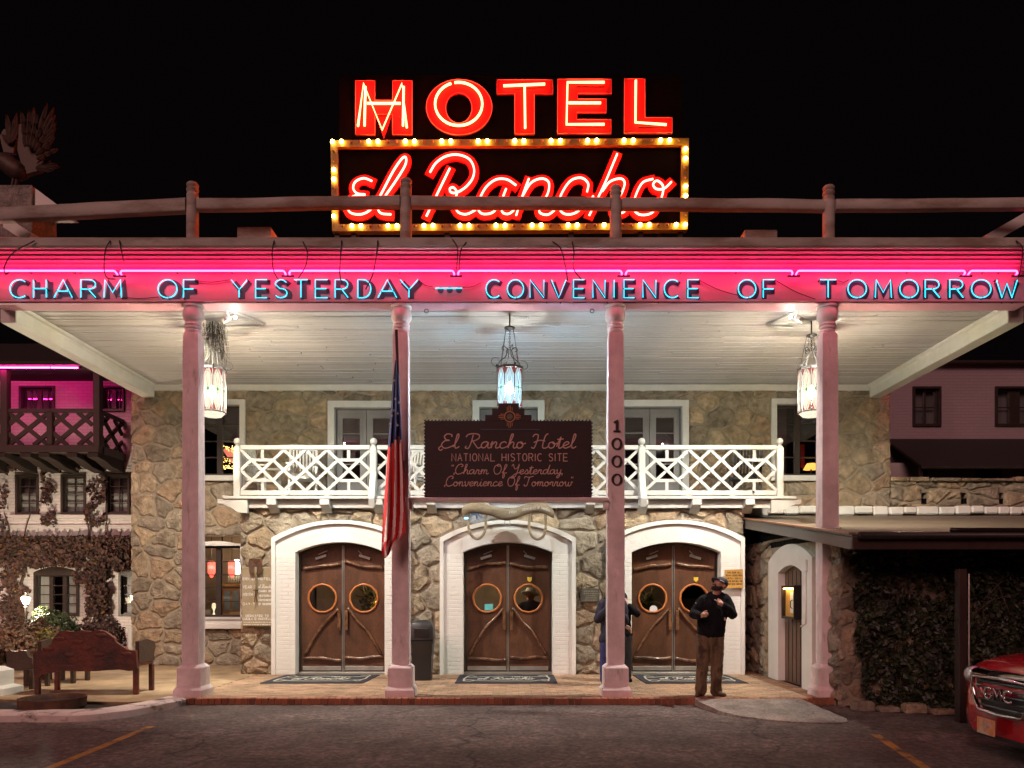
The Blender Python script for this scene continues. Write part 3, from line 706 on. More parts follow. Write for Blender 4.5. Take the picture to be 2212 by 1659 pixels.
def door_leaf(x0, x1, cx, name='door'):
    """arched leaf with a round window, branch rails, handle and closer"""
    hinge_left = x0 < cx-.01; y0 = VY+.16; y1 = y0+.05
    hx = (x0+x1)/2+(.01 if hinge_left else -.01); hz = 1.43; r = .262
    top = [p for p in segarch(OW-.03, SP-.03, AP-.03, 28) if x0 <= cx+p[0] <= x1]
    outline = [(x0,.03),(x1,.03)]
    ta = sorted([(cx+p[0], p[1]) for p in top], key=lambda p: -p[0])
    if ta[0][0] < x1-1e-3: ta.insert(0, (x1, ta[0][1]))
    if ta[-1][0] > x0+1e-3: ta.append((x0, ta[-1][1]))
    outline += ta
    # resample by angle round the porthole
    angs = sorted(set([math.atan2(p[1]-hz, p[0]-hx) for p in outline]+[-math.pi+2*math.pi*k/40 for k in range(40)]))
    def ray(a):
        best = 9; d = (math.cos(a), math.sin(a))
        for k in range(len(outline)):
            p, q = outline[k], outline[(k+1) % len(outline)]; ex, ez = q[0]-p[0], q[1]-p[1]
            den = d[0]*ez-d[1]*ex
            if abs(den) < 1e-9: continue
            t = ((p[0]-hx)*ez-(p[1]-hz)*ex)/den; u = ((p[0]-hx)*d[1]-(p[1]-hz)*d[0])/den
            if t > 0 and -1e-6 <= u <= 1+1e-6: best = min(best, t)
        return (hx+d[0]*best, hz+d[1]*best)
    leaf = MB().ringprism([ray(a) for a in angs], [(hx+r*math.cos(a), hz+r*math.sin(a)) for a in angs], y0, y1).build(name, MT['door'], vest)
    ring = []
    for k in range(40):
        a = 2*math.pi*k/40; rw = r+.004+.003*math.sin(11*a+x0*7)+.002*math.sin(5*a); ring.append((hx+rw*math.cos(a), y0-.012, hz+rw*math.sin(a)))
    MB().tube(ring, .022, 6, closed=True).build('porthole_ring', MT['porthole'], leaf, smooth=True)
    MB().add([(hx+r*math.cos(2*math.pi*k/32), y0+.02, hz+r*math.sin(2*math.pi*k/32)) for k in range(32)], [tuple(range(32))]).build('pane', MT['glass'], leaf)
    def branch(pts, rad):
        P = smoothpts(pts, 6); P = [(p.x+RND.uniform(-.004,.004), p.y, p.z+.012*math.sin(11*p.x+7*p.z+x0)) for p in P]
        MB().tube(P, rad, 8, radii=[rad*(1+.22*mnoise.noise(Vector((p[0]*9,p[2]*9,x0)))) for p in P]).build('branch_rail', MT['branch'], leaf, smooth=True)
    yb = y0-.028; s = 1 if hinge_left else -1; hin, mid = (x0+.05, x1-.06) if hinge_left else (x1-.05, x0+.06)
    j = lambda: RND.uniform(-.03,.03)
    branch([(hin,yb,2.02+j()),(hx,yb,2.06+j()),(mid+s*.03,yb,2.1+j())], .034)
    branch([(hin,yb,.30+j()),(hx,yb,.27+j()),(mid+s*.03,yb,.28+j())], .034)
    branch([(hin+s*.03,yb,.36),(hx-s*.08,yb,.78+j()),(hx+s*.1,yb,.98+j()),(mid-s*.02,yb,1.24)], .03)
    hx2 = mid-s*.0
    MB().cbox(min(hx2-.03,hx2+.03), hx2+.03, y0-.07, y0-.03, .82, 1.2, .008).build('handle', MT['branch'], leaf)
    MB().cbox(x0+.03, x1-.03, y0-.014, y0-.001, .05, .13, .003).build('kick_strip', MT['steel'], leaf)
    zc = 2.22; cxx = hx-s*.02
    M = Matrix.Translation((cxx, 0, zc)) @ Matrix.Rotation(-s*.3, 4, 'Y')
    cl = MB().cbox(-.11, .11, y0-.06, y0-.005, -.025, .025, .006, M=M); cl.bar((cxx-.05, y0-.045, zc+.05), (cxx+s*.12, y0-.05, zc+.12), .02, .012)
    cl.build('door_closer', MT['steel'], leaf)
    MB().box((x1-.014) if hinge_left else x0+.001, (x1-.001) if hinge_left else x0+.014, y0-.012, y1+.01, .03, AP-.05).build('meeting_strip', MT['steel'], leaf)
    st = MB()
    for zz in (.2,.55,.9,1.15,1.75,1.95,2.15):
        for t in (.14,.38,.62,.86):
            xx = x0+(x1-x0)*t+RND.uniform(-.02,.02)
            if math.hypot(xx-hx, zz-hz) > r+.06: st.sphere((xx, y0-.002, zz+RND.uniform(-.03,.03)), .009, 5, 4)
    st.build('nail_heads', MT['branch'], leaf, kind='stuff')
    return leaf, hx, hz, y0
leaves = []
for cx in DX:
    for a, b in ((cx-OW+.035, cx-.008), (cx+.008, cx+OW-.035)): leaves.append(door_leaf(a, b, cx))
    fr_ = [(cx-OW,-.0)]+[(cx+a,b) for a,b in segarch(OW,SP,AP)]+[(cx+OW,0)]; fi = [(cx-OW+.03,0)]+[(cx+a*(OW-.03)/OW,b-.03) for a,b in segarch(OW,SP,AP)]+[(cx+OW-.03,0)]
    MB().ringprism(fr_, fi, VY+.12, VY+.23, closed=False).build('door_frame', MT['window_frame'], vest)
    MB().cbox(cx-OW+.001, cx+OW-.001, VY+.05, VY+.25, -.01, .025, .005).build('threshold', MT['steel'], vest)
# stickers on the doors
def sticker(leaf, x, z, w, h, m, shape='rect'):
    l, hx, hz, y0 = leaf
    if shape == 'disc': MB().prism([(x+w/2*math.cos(a*.3927), z+h/2*math.sin(a*.3927)) for a in range(16)], y0+.012, y0+.018).build('sticker', m, l)
    elif shape == 'shield': MB().prism([(x-w/2,z+h/2),(x,z+h*.42),(x+w/2,z+h/2),(x+w/2,z-.1*h),(x,z-h/2),(x-w/2,z-.1*h)], y0-.006, y0-.002).build('sticker', m, l)
    else: MB().prism([(x-w/2,z-h/2),(x+w/2,z-h/2),(x+w/2,z+h/2),(x-w/2,z+h/2)], y0+.012, y0+.017).build('sticker', m, l)
yel = mat('yellow_sticker', (.7,.5,.05), .5, .05, 5, 0); teal = mat('teal_card', (.12,.5,.5), .6, .05, 5, 0); wht = mat('white_card', (.7,.72,.72), .6, .05, 5, 0)
sticker(leaves[3], leaves[3][1]+.02, 1.79, .085, .1, yel, 'shield'); sticker(leaves[5], leaves[5][1]+.04, 1.79, .085, .1, yel, 'shield')
sticker(leaves[2], leaves[2][1]+.03, 1.26, .16, .12, teal); sticker(leaves[4], leaves[4][1]+.02, 1.22, .15, .15, wht, 'disc')
# lobby behind the doors
MB().box(VX0+.3, VX1-.3, WY+2.6, WY+2.7, -.05, 3.0).build('lobby_wall', MT['room_wall'], vest)
MB().box(VX0+.3, VX1-.3, VY+.31, WY+2.6, -.09, -.03).build('lobby_floor', MT['dark_wood'], vest)
# ---------------------------------------------------------------- balcony
BY = 14.5
bal = thing('balcony', 'white wooden balcony with crossed lattice rail above the entrance doors', 'balcony', (0, BY, 3.2))
BX = [wx(513,BY), wx(807,BY), wx(1386,BY), wx(1684,BY)]
bx0, bx1 = BX[0]-.05, BX[3]+.06
zt, zb = wz(962,BY), wz(1070,BY); fl = wz(1074,BY)
for i in range(16):
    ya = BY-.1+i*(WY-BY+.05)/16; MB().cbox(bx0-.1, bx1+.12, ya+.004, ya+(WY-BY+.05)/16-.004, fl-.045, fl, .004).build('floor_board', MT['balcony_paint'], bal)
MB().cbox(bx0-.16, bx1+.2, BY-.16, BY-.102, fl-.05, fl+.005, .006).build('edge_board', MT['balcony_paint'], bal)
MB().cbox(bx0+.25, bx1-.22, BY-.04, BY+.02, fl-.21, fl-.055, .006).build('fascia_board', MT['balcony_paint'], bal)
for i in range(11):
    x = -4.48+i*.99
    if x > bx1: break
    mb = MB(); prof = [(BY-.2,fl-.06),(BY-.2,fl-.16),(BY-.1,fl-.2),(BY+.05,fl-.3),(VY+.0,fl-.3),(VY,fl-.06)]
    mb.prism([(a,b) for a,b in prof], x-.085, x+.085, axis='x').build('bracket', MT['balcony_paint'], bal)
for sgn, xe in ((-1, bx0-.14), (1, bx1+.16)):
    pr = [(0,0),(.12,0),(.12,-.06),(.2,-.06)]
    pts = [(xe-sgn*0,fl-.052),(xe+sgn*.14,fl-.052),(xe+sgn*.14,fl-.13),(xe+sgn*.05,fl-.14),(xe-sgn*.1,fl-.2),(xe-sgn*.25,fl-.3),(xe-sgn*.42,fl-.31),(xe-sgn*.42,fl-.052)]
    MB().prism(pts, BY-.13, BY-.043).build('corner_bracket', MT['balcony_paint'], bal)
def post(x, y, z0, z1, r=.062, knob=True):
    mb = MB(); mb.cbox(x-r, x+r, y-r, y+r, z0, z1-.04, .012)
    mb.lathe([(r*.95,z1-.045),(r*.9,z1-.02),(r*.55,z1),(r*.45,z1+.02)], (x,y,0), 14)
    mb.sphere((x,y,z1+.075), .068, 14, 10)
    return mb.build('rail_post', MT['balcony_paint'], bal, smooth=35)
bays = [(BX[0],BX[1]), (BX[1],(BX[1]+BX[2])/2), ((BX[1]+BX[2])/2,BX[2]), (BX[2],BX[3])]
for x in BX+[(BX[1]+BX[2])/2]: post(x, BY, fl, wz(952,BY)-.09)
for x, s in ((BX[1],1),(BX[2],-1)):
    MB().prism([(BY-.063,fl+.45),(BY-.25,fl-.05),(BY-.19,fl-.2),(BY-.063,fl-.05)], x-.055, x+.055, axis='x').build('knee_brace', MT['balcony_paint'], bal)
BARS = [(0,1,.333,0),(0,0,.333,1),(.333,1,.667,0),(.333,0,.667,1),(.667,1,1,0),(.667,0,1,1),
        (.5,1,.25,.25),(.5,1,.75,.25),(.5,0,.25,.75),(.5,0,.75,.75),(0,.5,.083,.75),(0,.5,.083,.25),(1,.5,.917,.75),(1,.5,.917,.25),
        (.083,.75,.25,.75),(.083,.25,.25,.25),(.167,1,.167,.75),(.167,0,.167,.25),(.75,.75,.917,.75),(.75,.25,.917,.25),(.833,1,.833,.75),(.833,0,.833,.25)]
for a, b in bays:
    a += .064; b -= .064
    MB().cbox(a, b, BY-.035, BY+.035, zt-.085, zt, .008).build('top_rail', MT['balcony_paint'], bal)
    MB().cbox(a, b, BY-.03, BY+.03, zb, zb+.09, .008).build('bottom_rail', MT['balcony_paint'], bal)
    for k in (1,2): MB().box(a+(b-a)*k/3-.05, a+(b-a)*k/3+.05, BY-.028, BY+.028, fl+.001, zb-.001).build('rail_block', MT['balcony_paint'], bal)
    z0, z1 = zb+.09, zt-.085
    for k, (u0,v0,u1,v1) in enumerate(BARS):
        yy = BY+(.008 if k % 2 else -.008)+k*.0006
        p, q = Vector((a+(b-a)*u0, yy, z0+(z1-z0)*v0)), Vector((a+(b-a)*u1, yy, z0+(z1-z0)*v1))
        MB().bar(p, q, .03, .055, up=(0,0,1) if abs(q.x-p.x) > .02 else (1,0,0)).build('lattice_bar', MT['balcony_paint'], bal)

# ---------------------------------------------------------------- porch canopy
can = thing('porch_canopy', 'wide white porch canopy with boarded ceiling and stepped pink lit cornice', 'canopy', (0, 13.8, 5.8))
CZ = 5.92; HX = 7.545
rr = random.Random(3); y = 11.72
while y < 16.2:
    x = -HX; w = .107
    while x < HX-.05:
        L = min(rr.uniform(2.6,5.2), HX-x)
        if HX-(x+L) < .8: L = HX-x
        t = rr.gauss(0, .03); dz = rr.uniform(-.009,.009)
        o = MB().cbox(x+.001, x+L-.001, -w/2+.002, w/2-.002, 0, .03, .008).build('ceiling_board', MT['ceiling'], can)
        o.location = (0, y, CZ+dz); o.rotation_euler = (t, 0, 0)
        x += L
    y += w
MB().box(-HX-.26, HX+.26, 11.44, 16.28, CZ+.06, CZ+.1).build('roof_deck', MT['wood_weather'], can)
FX0, FX1 = -7.72, 7.64
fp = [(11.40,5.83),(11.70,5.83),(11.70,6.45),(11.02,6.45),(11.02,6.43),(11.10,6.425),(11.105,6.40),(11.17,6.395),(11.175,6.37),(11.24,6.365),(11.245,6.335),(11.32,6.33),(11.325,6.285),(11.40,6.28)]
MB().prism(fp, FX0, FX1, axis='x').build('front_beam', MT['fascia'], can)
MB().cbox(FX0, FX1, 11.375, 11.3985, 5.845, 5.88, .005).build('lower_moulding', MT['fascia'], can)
MB().cbox(FX0-.05, FX1+.06, 10.93, 11.3, 6.452, 6.60, .025).build('roof_edge_beam', MT['wood_weather'], can)
MB().box(FX0+.05, FX1-.05, 11.31, 16.25, 6.46, 6.52).build('roof_surface', MT['wood_weather'], can)
for s in (-1, 1):
    a, b = sorted((s*HX, s*(HX+.245)))
    MB().cbox(a, b, 11.705, 16.24, 5.65, 6.44, .01).build('side_beam', MT['white_wood'], can)
    a, b = sorted((s*(HX-.06), s*(HX-.001)))
    MB().prism([(s*(HX-.001),5.915),(s*(HX-.075),5.915),(s*(HX-.06),5.88),(s*(HX-.02),5.86),(s*(HX-.001),5.82)], 11.72, 16.2).build('side_moulding', MT['white_wood'], can)
MB().prism([(16.295,5.80),(16.23,5.81),(16.2,5.86),(16.17,5.915),(16.295,5.915)], -HX, HX, axis='x').build('wall_moulding', MT['white_wood'], can)
# pipe conduits on the ceiling
for pts in ([(-4.45,11.75,5.9),(-4.0,12.45,5.9),(-4.15,12.6,5.9),(-4.62,12.6,5.9)], [(4.5,11.75,5.9),(4.15,12.5,5.9),(4.3,12.6,5.9),(4.6,12.62,5.9)]):
    MB().tube([pts[0],pts[1],pts[2],pts[3]], .016, 8).build('conduit', MT['white'], can, smooth=True)
for x in (wx(921,11.55), wx(1279,11.55)):
    MB().tube([(x+.03*math.cos(a*.5236), 11.55, 5.77+.03*math.sin(a*.5236)) for a in range(12)], .006, 6, closed=True).build('hook', MT['dark_metal'], can)

# ---------------------------------------------------------------- columns
def sq(h, n=24, k=1.0):
    """ring blended between square (k=1) and circle (k=0)"""
    out = []
    for i in range(n):
        a = 2*math.pi*i/n+math.pi/4; c, s_ = math.cos(a), math.sin(a)
        m = h/max(abs(c),abs(s_)); out.append((c*(m*k+h*(1-k)), s_*(m*k+h*(1-k))))
    return out
def column(x, label, y=11.53):
    t = thing('porch_column', label, 'column', (x, y, 0), 'square porch columns')
    ring = lambda h, z, k=1.0: [(x+a, y+b, z) for a, b in sq(h, 32, k)]
    MB().loft([ring(.215,-.0),ring(.215,.1),ring(.208,.115),ring(.185,.155)]).build('plinth', MT['column'], t)
    MB().loft([ring(.178,.156),ring(.176,.42),ring(.17,.435),ring(.128,.475)]).build('die', MT['column'], t)
    sh = [(.12,.476,1),(.124,.6,1),(.124,2.2,1),(.12,3.6,1),(.113,5.1,1),(.112,5.32,1)]
    rings = [ring(h,z,k) for h,z,k in sh]
    for i in range(1,6):
        f = i/5; rings.append(ring(.112-.008*f*f, 5.32+.11*math.sin(f*1.57), 1-f**2.2))
    MB().loft(rings).build('shaft', MT['column'], t, smooth=30)
    prof = [(.115,5.425),(.118,5.45),(.108,5.46),(.108,5.47),(.122,5.48),(.126,5.5),(.116,5.512),(.116,5.52),(.126,5.53),(.129,5.545),(.112,5.56),(.11,5.58),
            (.128,5.60),(.148,5.64),(.152,5.69),(.145,5.75),(.128,5.785),(.14,5.79),(.155,5.80),(.155,5.829)]
    MB().lathe(prof, (x,y,0), 28).build('capital', MT['column'], t, smooth=40)
    return t
COLX = [wx(418,11.53), wx(867,11.53), wx(1329,11.53), wx(1787,11.53)]
cols = [column(COLX[0], 'white column beside the red bench, nearest to the terrace'), column(COLX[1], 'white column carrying the flag left of the hanging sign board'),
        column(COLX[2], 'white column with the number 1000 right of the sign board'), column(COLX[3], 'white column rising through the low annex roof')]
# house number on the third column
num = MB(); fy = 11.53-.1255
def place(a, b, d): return (a, fy-d, b)
for k, (yy, ch) in enumerate(((919,'1'),(957.5,'0'),(995.5,'0'),(1035,'0'))):
    zc = wz(yy, 11.37); xc = COLX[2]+.005; m = MB()
    if ch == '0':
        o = arc(xc, zc, .082, .084, 0, 360, 24)[:-1]; i = arc(xc, zc, .048, .074, 0, 360, 24)[:-1]
        m.ringprism(o, i, fy-.025, fy-.004+.02)
    else:
        m.prism([(xc-.05,zc-.085),(xc+.055,zc-.085),(xc+.055,zc-.072),(xc+.024,zc-.068),(xc+.024,zc+.085),(xc+.0,zc+.085),(xc-.045,zc+.06),(xc-.045,zc+.046),(xc-.016,zc+.052),(xc-.016,zc-.068),(xc-.05,zc-.072)], fy-.025, fy+.016)
    m.build('house_number', mat('number_%d' % k, (.03,.015,.015), .5, .1, 8, 0), cols[2])

# ---------------------------------------------------------------- roof rail, cables
rail = thing('roof_rail', 'weathered timber rail on turned posts along the canopy roof edge', 'railing', (0, 11.4, 6.6))
RY = 11.42
PX = [wx(416,RY), wx(877,RY), wx(1330,RY), wx(1790,RY)]
for x, yt in zip(PX, (395,387,402,402)):
    zt_ = wz(yt, RY); r = .088
    MB().lathe([(r,6.5),(r*.98,zt_-.3),(r*.95,zt_-.17),(r*.8,zt_-.155),(r*.98,zt_-.13),(r*1.02,zt_-.1),(r*.82,zt_-.075),(r*.98,zt_-.055),(r*1.0,zt_-.03),(r*.8,zt_-.005),(r*.4,zt_)], (x,RY,0), 16).build('post', MT['wood_weather'], rail, smooth=40)
segs = [(-7.75,467,PX[0]-.086,445,.2),(PX[0]+.086,444,PX[1]-.086,437,.165),(PX[1]+.086,438,PX[2]-.086,441,.16),(PX[2]+.086,441,PX[3]-.086,446,.16),(PX[3]+.086,446,7.8,441,.16)]
for xa, ya, xb, yb, h in segs:
    n = 14; rings = []
    for i in range(n+1):
        f = i/n; x = xa+(xb-xa)*f; z = wz(ya+(yb-ya)*f, RY)+.012*mnoise.noise(Vector((x*.9,ya,0))); hh = h*(1+.06*mnoise.noise(Vector((x*1.7,3,ya))))
        rings.append([(x,RY-.07,z-hh/2+.02),(x,RY-.05,z-hh/2),(x,RY+.05,z-hh/2),(x,RY+.07,z-hh/2+.02),(x,RY+.07,z+hh/2-.02),(x,RY+.05,z+hh/2),(x,RY-.05,z+hh/2),(x,RY-.07,z+hh/2-.02)])
    MB().loft(rings).build('rail', MT['wood_weather'], rail, smooth=50)
rb = thing('roof_box', 'small weathered box lying on the canopy roof left of the bulb sign', 'box', (wx(558,11.9), 11.9, 6.5)); MB().cbox(wx(522,11.9), wx(594,11.9), 11.7, 12.1, 6.53, wz(503,11.9), .01).build('casing', MT['wood_weather'], rb)
rb = thing('roof_box', 'low box lying on the canopy roof right of the bulb sign', 'box', (wx(1634,11.9), 11.9, 6.5)); MB().cbox(wx(1600,11.9), wx(1670,11.9), 11.7, 12.1, 6.53, wz(509,11.9), .01).build('casing', MT['wood_weather'], rb)
# corner gable timbers of the roof
gt = thing('corner_gable', 'sloping corner gable boards at the left end of the canopy roof below the eagle', 'roof', (-7.3, 12, 6.5))
MB().bar(wp(-90,410,12.2), wp(80,524,11.9), .3, .16, up=(0,0,1)).build('sloping_beam', MT['white'], gt)
MB().add([wp(60,532,11.95), wp(150,452,12.6), wp(-40,440,13.0), wp(-40,470,12.2)], [(0,1,2,3)]).build('soffit_panel', MT['white'], gt)
MB().add([wp(60,532,12.05), wp(150,450,12.7), wp(-40,438,13.1), wp(-40,466,12.3)], [(0,1,2,3)]).build('roof_panel', MT['wood_weather'], gt)
ped = thing('statue_pedestal', 'pale block pedestal under the eagle statue', 'pedestal', (wx(30,12), 12, 7.0))
MB().cbox(wx(-50,12), wx(82,12), 11.85, 12.5, wz(520,12), wz(410,12), .01).build('block', MT['concrete'], ped)
MB().add([(wx(82,12)+.001,11.9,wz(412,12)),(wx(82,12)+.001,12.45,wz(412,12)),(wx(136,12),12.45,wz(452,12)),(wx(136,12),11.9,wz(452,12)),(wx(82,12)+.001,11.9,wz(452,12)),(wx(82,12)+.001,12.45,wz(452,12))], [(0,1,2,3),(0,3,4),(1,5,2),(4,3,2,5),(0,4,5,1)]).build('sloping_shoulder', MT['white'], ped)
gr = thing('corner_gable', 'sloping corner board at the right end of the canopy roof', 'roof', (7.3, 12, 6.5))
MB().bar(wp(2120,526,11.9), wp(2330,405,12.2), .3, .16).build('sloping_beam', MT['white'], gr)

# ---------------------------------------------------------------- lamps under the canopy
ir = mat('lantern_iron', (.018,.015,.015), .5, .2, 9, .1, 40)
def trans(name, col, em):
    m = bpy.data.materials.new(name); m.use_nodes = True; N, L = m.node_tree.nodes, m.node_tree.links
    N.remove(N['Principled BSDF']); b = N.new('ShaderNodeEmission'); b.inputs['Color'].default_value = tuple(col)+(1,); b.inputs['Strength'].default_value = em
    t = N.new('ShaderNodeBsdfTransparent'); t.inputs['Color'].default_value = tuple(col)+(1,)
    mx = N.new('ShaderNodeMixShader'); mx.inputs['Fac'].default_value = .5; L.new(b.outputs[0], mx.inputs[1]); L.new(t.outputs[0], mx.inputs[2])
    L.new(mx.outputs[0], N['Material Output'].inputs['Surface']); return m
GL = {'warm': trans('cream_glass', (1,.9,.72), 1.5), 'cool': trans('pale_blue_glass', (.66,.9,1), 1.5), 'green': trans('green_glass', (.03,.6,.2), .6), 'dimmer': trans('dimming_glass', (.85,.8,.7), .12), 'red': trans('red_glass', (.7,.04,.04), .6)}
def lantern(x, label, white, crown_h, spread=.55, nest=False):
    y, z0, z1, r = (12.0, 4.40, 5.03, .205) if white == 'cool' else (12.35, 4.43, 5.12, .205)
    t = thing('stained_glass_lantern', label, 'lantern', (x, y, z1), 'lanterns hung below the porch ceiling')
    n = 8; ca = lambda k: 2*math.pi*(k+.5)/n
    P = lambda k, rr_, z: Vector((x+rr_*math.cos(ca(k)), y+rr_*math.sin(ca(k)), z))
    fm = MB()
    for k in range(n):
        fm.bar(P(k,r,z0), P(k,r,z1), .012, .012); fm.bar(P(k,r+.004,z1), P(k+1,r+.004,z1), .022, .035); fm.bar(P(k,r+.003,z0), P(k+1,r+.003,z0), .016, .02)
    fm.build('frame', ir, t)
    for k in range(n):
        a, b = P(k,r-.004,0), P(k+1,r-.004,0)
        def Q(u, v, e=0):
            p = a.lerp(b, u); c = Vector((x,y,0)); o = (p-c).normalized()*e; return (p.x+o.x, p.y+o.y, z0+.02+(z1-z0-.045)*v)
        pn = MB().add([Q(.08,0),Q(.92,0),Q(.92,1),Q(.08,1)], [(0,1,2,3)]).build('glass_panel', GL[white], t)
        MB().add([Q(.38,.5,.003),Q(.5,.43,.003),Q(.62,.5,.003),Q(.5,.57,.003)], [(0,1,2,3)]).build('green_diamond', GL['green'], pn)
        rd = MB()
        for (u, v, du, dv) in ((.08,1,.26,-.1),(.92,1,-.26,-.1),(.08,0,.26,.1),(.92,0,-.26,.1)): rd.add([Q(u,v,.003),Q(u+du,v,.003),Q(u,v+dv*1.6,.003)], [(0,1,2)])
        rd.build('red_corner', GL['red'], pn)
        ld = MB()
        for u0,v0,u1,v1 in ((.5,.57,.3,.84),(.5,.57,.7,.84),(.3,.84,.5,1),(.7,.84,.5,1),(.5,.43,.3,.16),(.5,.43,.7,.16),(.3,.16,.5,0),(.7,.16,.5,0),(.08,.5,.38,.5),(.62,.5,.92,.5),(.2,0,.2,1),(.8,0,.8,1)):
            ld.bar(Q(u0,v0,.005), Q(u1,v1,.005), .004, .004)
        ld.build('lead_line', ir, pn)
    bot = MB().lathe([(r-.01,z0-.01),(r*.7,z0-.06),(.02,z0-.07)], (x,y,0), 8, caps=False); bot.build('bottom_glass', GL[white], t)
    MB().lathe([(r-.008,z1-.03),(r-.008,z1+.012),(.05,z1+.04),(.03,z1+.045)], (x,y,0), 8, caps=False).build('dimming_top', GL['dimmer'], t)  # lantern top added to dim the light thrown up at the ceiling
    # crown of scrolls, chain, canopy plate
    cr = MB(); zc = z1+crown_h
    for k in range(4):
        a = ca(2*k); d = Vector((math.cos(a), math.sin(a), 0)); c0 = Vector((x,y,0))
        cr.tube(smoothpts([c0+d*r*.95+Vector((0,0,z1)), c0+d*r*.8+Vector((0,0,z1+crown_h*.35)), c0+d*r*.35+Vector((0,0,z1+crown_h*.6)), c0+d*.03+Vector((0,0,zc))], 5), .007, 6)
        cr.tube(smoothpts([c0+d*.03+Vector((0,0,zc)), c0+d*.1+Vector((0,0,zc+.05)), c0+d*.13+Vector((0,0,zc)), c0+d*.09+Vector((0,0,zc-.02))], 4), .006, 6)
        cr.tube(smoothpts([c0+d*(r+.01)+Vector((0,0,z1)), c0+d*(r+.1)+Vector((0,0,z1+.06)), c0+d*(r+.07)+Vector((0,0,z1+.14)), c0+d*(r-.02)+Vector((0,0,z1+.15))], 4), .004, 5)
        cr.sphere(c0+d*(r+.01)+Vector((0,0,z1+.03)), .02, 8, 6)
    cr.build('crown', ir, t, smooth=True)
    ch = MB(); z = zc; top = 5.62; i = 0
    while z < top:
        zz = [(math.cos(q)*.012, math.sin(q)*.022) for q in [k*.7854 for k in range(8)]]
        ch.tube([(x+(u if i % 2 else 0), y+(0 if i % 2 else u), z+.018+v) for u, v in zz], .0042, 5, closed=True); z += .034; i += 1
    ch.build('chain', ir, t)
    pl = MB().lathe([(.012,5.62),(.03,5.64),(.085,5.66),(.085,5.675),(.03,5.69),(.01,5.7),(.01,5.9)], (x,y,0), 14); pl.build('ceiling_plate', ir, t, smooth=40)
    wr = MB()
    for k in range(4):
        a = ca(2*k)+.4; d = Vector((math.cos(a), math.sin(a), 0)); wr.tube([Vector((x,y,5.665))+d*.08, Vector((x,y,z1))+d*r], .004, 5)
    wr.build('stay_wire', ir, t)
    if nest:
        nt = MB(); q = random.Random(9)
        for k in range(130):
            a = q.uniform(0,6.28); r0, r1 = q.uniform(.05,.17), q.uniform(.1,.24); p0 = Vector((x+.03+r0*math.cos(a), y+r0*math.sin(a), 5.86)); a2 = a+q.uniform(-.5,.5); e = q.uniform(.3,1)
            p1 = Vector((x+.03+r1*math.cos(a2), y+r1*math.sin(a2), 5.86-(.78*e))); mid = (p0+p1)/2+Vector((q.uniform(-.06,.06), q.uniform(-.06,.06), 0))
            nt.tube(smoothpts([p0, mid, p1], 3), .0022, 3)
        nt.build('bird_netting', mat('straw_netting', (.014,.013,.007), .9, .2, 8, 0), t, kind='stuff')
    bmn = 'warm_bulb' if white == 'warm' else 'cool_bulb'
    bm2 = bpy.data.materials.get(bmn) or emis(bmn, (1,.9,.74) if white == 'warm' else (.85,.94,1), 3400 if white == 'warm' else 2500)
    MB().lathe([(.012,z0+.42),(.02,z0+.4),(.04,z0+.36),(.046,z0+.31),(.038,z0+.26),(.012,z0+.235)], (x,y,0), 10).build('bulb', bm2, t)
    MB().lathe([(.014,z0+.421),(.014,z1-.03)], (x,y,0), 8).build('lamp_holder', ir, t)
lantern(wx(459,12.35), 'stained glass lantern wrapped in straw netting beside the leftmost column', 'warm', .3, nest=True)
lantern(wx(1101,12), 'stained glass lantern with bluish glow above the sign board', 'cool', .3)
lantern(wx(1753,12.35), 'stained glass lantern beside the rightmost column', 'warm', .3)

